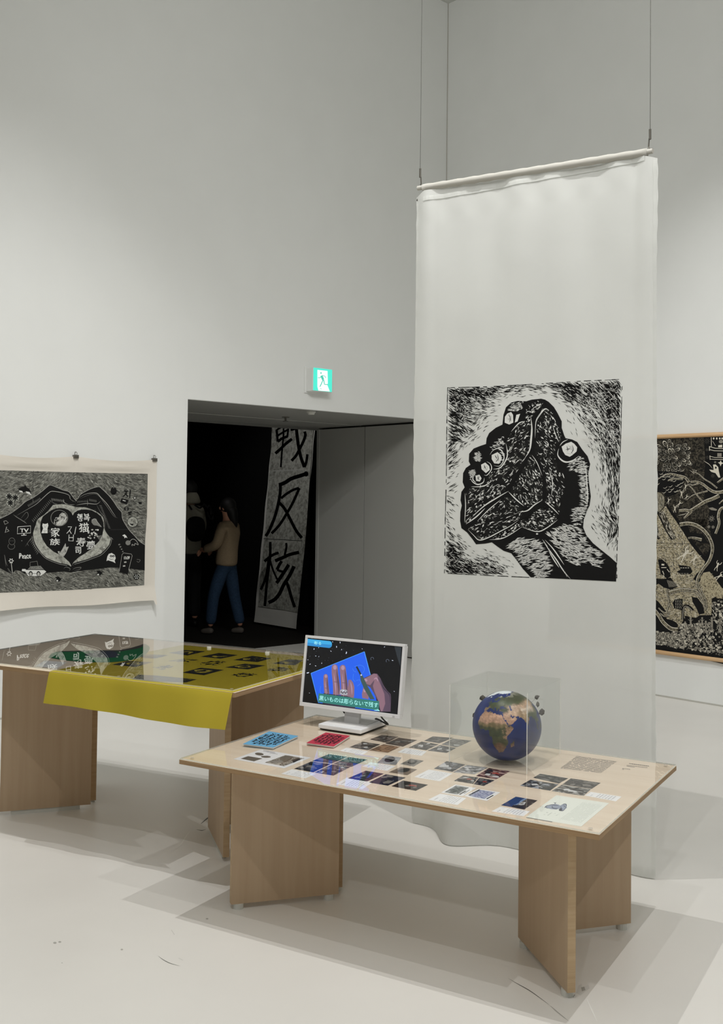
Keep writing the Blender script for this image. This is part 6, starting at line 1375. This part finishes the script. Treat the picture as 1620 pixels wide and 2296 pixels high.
br([(455, Y8 + 1190), (560, Y8 + 1320), (640, Y8 + 1440), (760, Y8 + 1540), (880, Y8 + 1560)], (50, 66), 6.5)
A.poly([(1240, Y8 + 700), (1300, Y8 + 620), (1400, Y8 + 600), (1480, Y8 + 700), (1590, Y8 + 850), (1640, Y8 + 900), (1800, Y8 + 960), (1800, Y8 + 1060), (1520, Y8 + 1040), (1440, Y8 + 940), (1400, Y8 + 1300), (1360, Y8 + 1100), (1290, Y8 + 900)], tan, 5)
A.line([(1420, Y8 + 560), (1520, Y8 + 640), (1640, Y8 + 820)], 44, M['ink'], 5.4)
# row of small people and the meadow of tulips
A.poly([(440, Y8 + 1420), (900, Y8 + 1560), (1240, Y8 + 1320), (1460, Y8 + 1320), (1470, Y8 + 1100), (1800, Y8 + 1060), (1800, 4080), (440, 3770)], M['ink'], 4.9)
for x, y in ((1090, 1400), (1280, 1400), (1440, 1400), (1230, 1450), (1570, 1480), (1000, 1470), (1340, 1460)):
    y += Y8; s = random.uniform(.8, 1.1)
    A.ell(x, y - 30, 18 * s, 20 * s, M['cream2'], 7.2, 10); A.line([(x, y - 10), (x + 2, y + 90 * s)], 30 * s, M['cream2'], 7); A.line([(x - 40 * s, y - 10), (x, y + 20), (x + 40 * s, y - 6)], 8, M['cream2'], 7.3); A.line([(x - 8, y + 90 * s), (x - 8, y + 150 * s)], 11, M['cream2'], 7); A.line([(x + 12, y + 90 * s), (x + 12, y + 150 * s)], 11, M['cream2'], 7)
for k in range(1150):
    x = random.uniform(465, 1760); lo = 1440 + max(0, (900 - abs(x - 700)) * .06) + (120 if x < 900 else 0) if x < 1450 else 1080
    y = Y8 + random.uniform(lo, 1790 + (x - 460) * .17); m = M[random.choice(['cream', 'cream2', 'cream', 'cream2'])]; s = random.uniform(.5, 1)
    if y > 3745 + (x - 460) * .17: continue
    c = k % 4
    if c == 0:
        for a in (-.5, 0, .5): A.ell(x + 14 * a * s * 2, y - 8, 9 * s, 24 * s, m, 7, 8, a * .7)
    elif c == 1: A.line(smooth_line([(x - 18 * s, y - 24 * s), (x + 10 * s, y), (x + 6 * s, y + 34 * s)], 3), 11 * s, m, 7, True)
    elif c == 2: A.ell(x, y, 17 * s, 15 * s, m, 7, 9); A.ell(x, y, 9 * s, 7 * s, M['ink'], 7.4, 8)
    else: A.line([(x - 16 * s, y + 12), (x + 20 * s, y - 18 * s)], 13 * s, m, 7, True)
A.line([(480, 2040), (1400, 2060)], 4, M['ink'], 7); A.line([(800, 2050), (810, 2500)], 4, M['ink'], 7)
A.build('woodcut_print', psh)
# the stretches of the print the photograph does not reach: same meadow and ground, plainer
A2 = Art(lambda x, z, l: RW(x, PN, z) + WL * (.0008 + l), step=.0004)
for x0, x1 in ((PX0 + .02, 2.19), (2.86, PX1 - .02)):
    A2.poly([(x0, .6), (x1, .6), (x1, PZ1 - .02), (x0, PZ1 - .02)], dg, 0)
    for k in range(130):
        x, z = random.uniform(x0 + .02, x1 - .02), random.uniform(.38, .62); A2.ell(x, z, .010, .014, M['cream' if k % 2 else 'cream2'], 1, 7); A2.ell(x, z, .005, .007, M['ink'], 1.4, 6)
    for k in range(9):
        x, z = random.uniform(x0 + .05, x1 - .1), random.uniform(.8, 1.8); a = random.uniform(0, 3)
        A2.line(smooth_line([(x, z), (x + .1 * math.cos(a), z + .12 * math.sin(a)), (x + .24 * math.cos(a + .5), z + .2 * math.sin(a + .5))], 5) if x0 + .3 < x < x1 - .3 else [(x, z), (x + .03, z + .08)], .022, M['cream2'], 1, True)
A2.build('woodcut_ground', psh)

# ================================================================== EXIT SIGN
sg = empty('exit_sign', LW(1.62, 0, 2.39), math.atan2(WL[1], WL[0]), 'lit green and white running man exit sign on the wall above the doorway', 'exit sign')
box('housing', LW, (1.514, 1.729, -.098, -.001, 2.408, 2.606), M['wall'], sg, bevel=.004)
box('mounting_plate', LW, (1.49, 1.745, -.012, -.0005, 2.395, 2.62), M['wall'], sg, bevel=.003)
lens = box('lens', LW, (1.518, 1.725, -.1, -.0985, 2.412, 2.602), emit('sign_green', (76, 240, 214), 1.0), sg)
wh = emit('sign_white', (248, 255, 252), 1.1); gr = emit('sign_figure', (74, 214, 186), .9)
A = Art(lambda x, y, l: onplane(x, y, LW(0, -.1004, 0), WR) + WR * l, 9, 9, 640, 780, .0003)
A.poly([(640, 443), (845, 466), (850, 700), (845, 760), (890, 880), (660, 862), (640, 780)], wh, 1)
A.ell(712, 507, 15, 17, gr, 2, 14)
for P, w in (([(720, 560), (755, 640)], 46), ([(735, 560), (690, 605), (650, 604)], 13), ([(740, 556), (790, 570), (812, 608)], 12), ([(755, 640), (722, 720), (690, 785)], 18), ([(765, 640), (782, 735), (850, 742)], 18), ([(700, 812), (722, 838)], 9)): A.line(P, w, gr, 2)
A.build('running_man', lens)

# ================================================================== CALLIGRAPHY BANNER IN THE DARK ROOM
C0, C1, C2_, C3 = LW(-.25, 3.25, .03), LW(-.23, 2.44, .03), LW(-.535, 2.44, 2.9), LW(-.555, 3.25, 2.9)
cg = empty('calligraphy_banner', C0 * .5 + C1 * .5, 0, 'long leaning paper banner with three black brush characters, in the dark room beyond the doorway', 'banner')
CN = np.cross(C1 - C0, C3 - C0); CN /= np.linalg.norm(CN)
if np.dot(CN, EYE - C0) < 0: CN = -CN
V = []; n = 40
for j in range(n + 1):
    t = j / n; a = C0 * (1 - t) + C3 * t; b = C1 * (1 - t) + C2_ * t; q = .004 * math.sin(j * .9)
    V += [a - CN * q, (a + b) / 2 - CN * .004, b - CN * (.003 - q)]
F = [(j * 3 + k, j * 3 + k + 1, j * 3 + k + 4, j * 3 + k + 3) for j in range(n) for k in range(2)]
ccl = mesh('cloth', V, F, cloth_mat('calligraphy_cloth', (.62, .61, .57), .05, 0), cg)
M['pitch'] = flat('dense_black_ink', (0.002, 0.002, 0.002), 1.0, 0.0)
A = Art(lambda x, y, l: onplane(x, y, C0, CN) + CN * (.008 + l), 1, 1, 0, 0, .001)
pm = mottle('worn_paper', [(.30, (96, 96, 90)), (.46, (142, 142, 134)), (.60, (178, 178, 170)), (.74, (120, 120, 113))], 22, 8, rough=.9, dist=.4, nrough=.65)
A.poly([(611.5, 925), (706, 925), (704, 960), (697, 1050), (692, 1120), (688, 1180), (684, 1230), (676, 1300), (668, 1374), (640, 1368), (580, 1360), (584, 1300), (590, 1240), (596, 1180), (603, 1080), (609, 1000)], pm, 0)
A.line([(612, 1056), (683, 1053)], 2.0, M['carve3'], .5, False); A.line([(592, 1208), (679, 1213)], 1.6, M['ink2'], .5)
a9 = lambda P: [(560 + x / 9, 930 + y / 9) for x, y in P]; b9 = lambda P: [(560 + x / 8.833, 1170 + y / 8.833) for x, y in P]
for P, w in ((a9([(548, 300), (560, 400), (572, 545)]), 40), (a9([(552, 305), (640, 255), (700, 180)]), 30), (a9([(570, 425), (690, 350), (790, 300)]), 34), (a9([(575, 545), (660, 480), (770, 440)]), 46), (a9([(790, 200), (785, 300), (765, 450)]), 32), (a9([(690, 180), (690, 400), (670, 620), (650, 850), (635, 1060)]), 30), (a9([(525, 785), (640, 680), (720, 600), (860, 490)]), 50),
             (a9([(830, 300), (880, 290), (980, 250)]), 56), (a9([(945, 250), (970, 480), (1000, 680), (1040, 860), (1110, 1060)]), 54), (a9([(1110, 1060), (1150, 950), (1170, 800)]), 44), (a9([(1115, 340), (1130, 420), (1080, 560), (1010, 700), (940, 830), (850, 930)]), 48),
             (a9([(1150, 1190), (1050, 1225), (850, 1290), (720, 1370), (600, 1420)]), 66), (a9([(625, 1400), (625, 1550), (600, 1720), (560, 1900), (500, 2100), (430, 2270)]) + b9([(380, 200), (325, 285)]), 52), (a9([(640, 1690), (720, 1620), (860, 1530), (1000, 1480)]), 44), (a9([(1010, 1480), (950, 1620), (850, 1830), (750, 2000), (640, 2180)]) + b9([(530, 140), (440, 230)]), 46),
             (a9([(600, 1770), (700, 1880), (780, 2020), (890, 2240)]) + b9([(930, 180), (990, 260), (1040, 320)]), 52),
             (b9([(415, 400), (410, 700), (360, 1100), (330, 1400), (308, 1670)]), 46), (b9([(300, 785), (400, 700), (480, 650), (580, 612)]), 46), (b9([(380, 760), (350, 1000), (300, 1180), (228, 1345)]), 44), (b9([(410, 750), (460, 930), (510, 1050), (560, 1150)]), 32), (b9([(728, 420), (735, 500), (700, 660)]), 38), (b9([(510, 775), (640, 720), (800, 650), (985, 605)]), 58),
             (b9([(640, 780), (590, 860), (550, 950)]), 52), (b9([(550, 950), (610, 975), (680, 990)]), 40), (b9([(780, 850), (680, 1010), (540, 1215)]), 60), (b9([(885, 880), (800, 1060), (680, 1250), (600, 1420), (500, 1540), (380, 1600)]), 62), (b9([(740, 1200), (790, 1340), (840, 1520), (900, 1690)]), 52)):
    A.line(smooth_line(P, 4), w / 7.8, M['pitch'], 1.5)
A.ell(560 + 1145 / 9, 930 + 1195 / 9, 5.2, 6.0, M['pitch'], 1.7, 12)
A.build('brush_characters', ccl)
wt = empty('wall_caption', LW(-.648, 2.3, 1.2), 0, 'faint small printed text on the black wall beside the calligraphy banner', 'wall text')
A = Art(lambda u, v, l: LW(-.6485 + l, 2.02 + .30 * (1 - u), 1.42 - v * .5), step=.0001)
textlines(A, 0, 1, 0, 1, 16, flat('dim_lettering', (.10, .10, .095), .8), .95, .4); A.build('small_print', wt)

# ================================================================== TWO VISITORS IN THE DARK ROOM
def skin_mesh(name, P, Ed, R, mat, parent, sub=2, root=0):
    """one continuous surface grown round a skeleton; P in the parent's own space"""
    me = bpy.data.meshes.new(name); me.from_pydata([tuple(p) for p in P], Ed, []); me.update()
    o = bpy.data.objects.new(name, me); COL.objects.link(o); bpy.context.view_layer.objects.active = o
    md = o.modifiers.new('skin', 'SKIN'); md.use_smooth_shade = True; md.branch_smoothing = .6
    for i, v in enumerate(me.skin_vertices[0].data):
        r = R[i]; v.radius = r if isinstance(r, tuple) else (r, r)
        v.use_root = i == root
    s = o.modifiers.new('subsurf', 'SUBSURF'); s.levels = sub; s.render_levels = sub
    dgp = bpy.context.evaluated_depsgraph_get(); m2 = bpy.data.meshes.new_from_object(o.evaluated_get(dgp))
    bpy.data.objects.remove(o); bpy.data.meshes.remove(me)
    m2.name = name; m2.materials.clear(); m2.materials.append(mat)
    m2.polygons.foreach_set('use_smooth', [True] * len(m2.polygons))
    o = bpy.data.objects.new(name, m2); COL.objects.link(o); o.parent = parent; return o
def person(label, loc, yaw, S, top, trouser, skin_m, hair_m, shoe_m, lean=0.0, step=0.0, hood=None, stance=1.0, arms=0):
    """figure in its own space: x to its right, y forward, z up; S = standing height"""
    t = empty('person', loc, yaw, label, 'person', None)
    k = S / 1.70
    q = lambda x, y, z: (x * k, (y + lean * max(0, z - .9)) * k, z * k)
    # body: pelvis root, spine, neck, head, arms with hands, legs
    a1 = (.20, .10) if arms else (.24, .02)
    P = [q(0, 0, .93), q(0, 0, 1.12), q(0, 0, 1.32), q(0, .01, 1.43), q(0, .02, 1.50), q(0, .035, 1.57), q(0, .03, 1.645),
         q(-.15, 0, 1.38), q(-.20, .03, 1.12), q(-.15, .24, 1.04), q(-.12, .32, 1.06),
         q(.15, 0, 1.38), q(.20, .03, 1.12), q(.15, .24, 1.04), q(.12, .32, 1.06),
         q(-.08, 0, .84), q(-.10 * stance, .03 + step * .5, .48), q(-.10 * stance, step, .09), q(.08, 0, .84), q(.10 * stance, .02 - step * .4, .48), q(.10 * stance, -step, .09)]
    Ed = [(0, 1), (1, 2), (2, 3), (3, 4), (4, 5), (5, 6), (2, 7), (7, 8), (8, 9), (9, 10), (2, 11), (11, 12), (12, 13), (13, 14), (0, 15), (15, 16), (16, 17), (0, 18), (18, 19), (19, 20)]
    R = [.085, .085, .10, .055, .062, .082, .060, .050, .038, .032, .026, .050, .038, .032, .026, .055, .048, .036, .055, .048, .036]
    skin_mesh('body', P, Ed, [r * k for r in R], skin_m, t)
    # five fingers on each hand
    for s in (-1, 1):
        hx, hy, hz = P[10] if s < 0 else P[14]
        Pf = [(hx, hy, hz)]; Ef = []; Rf = [.022 * k]
        for f in range(5):
            o_ = len(Pf); sp = (f - 2) * .014 * k; L = (.045, .062, .068, .062, .050)[f] * k
            if f == 0: sp = -.030 * k
            Pf += [(hx + sp, hy + .012 * k, hz - .030 * k), (hx + sp * 1.1, hy + .022 * k, hz - .030 * k - L * .55), (hx + sp * 1.1, hy + .036 * k, hz - .030 * k - L)]
            Ef += [(0, o_), (o_, o_ + 1), (o_ + 1, o_ + 2)]; Rf += [.0095 * k, .0085 * k, .007 * k]
        skin_mesh('hand', Pf, Ef, Rf, skin_m, t, 1)
    # face: nose, ears, eyes, mouth
    hc = Vector(q(0, .035, 1.585)); m_ = bpy.data.meshes
    def bl(name, c, r, mat, rot=None, sub=3):
        bm = bmesh.new(); bmesh.ops.create_icosphere(bm, subdivisions=sub, radius=1)
        for v in bm.verts: v.co = Vector((v.co.x * r[0], v.co.y * r[1], v.co.z * r[2])) * k
        me = m_.new(name); bm.to_mesh(me); bm.free(); me.materials.append(mat); me.polygons.foreach_set('use_smooth', [True] * len(me.polygons))
        o = bpy.data.objects.new(name, me); COL.objects.link(o); o.parent = t; o.location = c; return o
    bl('nose', hc + Vector((0, .098, -.01)) * k, (.012, .018, .022), skin_m)
    for s in (-1, 1):
        bl('ear', hc + Vector((s * .080, -.005, -.005)) * k, (.010, .020, .032), skin_m)
        bl('eye', hc + Vector((s * .032, .076, .012)) * k, (.012, .008, .007), M['ink'])
    bl('mouth', hc + Vector((0, .080, -.050)) * k, (.024, .008, .006), flat('lip', (120, 70, 62)) if 'lip' not in bpy.data.materials else bpy.data.materials['lip'])
    bl('hair', hc + Vector((0, -.022, .022)) * k, (.096, .104, .106), hair_m)
    if not hood:
        skin_mesh('hair_lock', [tuple(hc + Vector(v) * k) for v in ((0, -.06, .02), (0, -.085, -.08), (.02, -.10, -.17), (.05, -.11, -.26))], [(0, 1), (1, 2), (2, 3)], [.085 * k, .075 * k, .055 * k, .018 * k], hair_m, t)
    # trousers
    skin_mesh('trousers', [q(0, 0, 1.0), q(0, -.01, .88), P[15], P[16], tuple(np.array(P[17]) + [0, 0, .02]), P[18], P[19], tuple(np.array(P[20]) + [0, 0, .02])],
              [(0, 1), (1, 2), (2, 3), (3, 4), (1, 5), (5, 6), (6, 7)], [r * k for r in (.112, .128, .100, .078, .070, .105, .078, .070)], trouser, t)
    # upper garment
    hm = .84 if not hood else .84
    skin_mesh('jumper' if not hood else 'jacket', [q(0, 0, hm), q(0, -.01, 1.12), q(0, -.015, 1.30), q(0, 0, 1.42), q(-.14, -.005, 1.37), q(-.195, .02, 1.12), tuple(np.array(P[9]) + [-.005, 0, .01]), q(.14, -.005, 1.37), q(.195, .02, 1.12), tuple(np.array(P[13]) + [.005, 0, .01]), q(0, 0, hm + .06)],
              [(0, 10), (10, 1), (1, 2), (2, 3), (2, 4), (4, 5), (5, 6), (2, 7), (7, 8), (8, 9)], [(.150 * k, .135 * k), (.165 * k, .15 * k), (.155 * k, .13 * k), .085 * k, .080 * k, .070 * k, .055 * k, .080 * k, .070 * k, .055 * k, (.165 * k, .145 * k)], top, t)
    # shoes
    for p in (P[17], P[20]):
        z = .035 * k
        skin_mesh('shoe', [(p[0], p[1] - .05 * k, z + .012), (p[0], p[1] + .02 * k, z + .008), (p[0], p[1] + .14 * k, z - .006)], [(0, 1), (1, 2)], [.042 * k, .044 * k, .032 * k], shoe_m, t, 1)
    return t, q, k, hc
skm = flat('skin', (176, 128, 104), .6); hrm = flat('black_hair', (14, 12, 11), .6)
yawp = math.atan2(NL[1], NL[0]) - math.pi / 2
person('person in a beige jumper and blue jeans seen from behind in the dark room', LW(.55, 2.72, 0), yawp + .35, 1.50, flat('beige_knit', (150, 132, 108), .95, .05, noise=.08, nscale=60, bump=.5), flat('blue_denim', (44, 62, 84), .9, .1, noise=.2, nscale=90, bump=.4), skm, hrm, flat('dark_shoe', (90, 84, 78), .7), lean=-.04, step=.14, stance=1.3)
jk = flat('pale_grey_jacket', (150, 146, 132), .85, .1, noise=.06, nscale=40, bump=.4)
pj, q, k, hc = person('person in a pale jacket with black back panel, cut off by the doorway edge', LW(.56, 3.45, 0), yawp + .05, 1.70, jk, flat('black_trousers', (10, 10, 10), .9), skm, hrm, flat('black_shoe', (12, 12, 12), .6), hood=True)
skin_mesh('hood', [tuple(hc + Vector(v) * k) for v in ((0, -.055, .0), (0, -.075, -.11), (0, -.07, -.16))], [(0, 1), (1, 2)], [.085 * k, (.12 * k, .07 * k), (.15 * k, .07 * k)], jk, pj)
skin_mesh('back_panel', [q(0, -.115, 1.30), q(0, -.13, 1.15), q(0, -.12, .98)], [(0, 1), (1, 2)], [(.13 * k, .06 * k), (.145 * k, .06 * k), (.125 * k, .06 * k)], M['ink'], pj)
# black brush-like pattern on the shoulder and sleeve
for P in ([(.13, -.10, 1.44), (.17, -.115, 1.38), (.20, -.11, 1.42), (.235, -.095, 1.37), (.24, -.10, 1.30)], [(.17, -.11, 1.34), (.21, -.11, 1.26), (.26, -.10, 1.24), (.285, -.07, 1.30), (.26, -.10, 1.33)], [(-.02, -.12, 1.42), (.05, -.13, 1.38), (.12, -.12, 1.43)], [(-.10, -.115, 1.42), (-.06, -.13, 1.36)]):
    mesh_o = skin_mesh('sleeve_pattern', [q(*p) for p in P], [(i, i + 1) for i in range(len(P) - 1)], [.012 * k] * len(P), M['ink'], pj, 1)
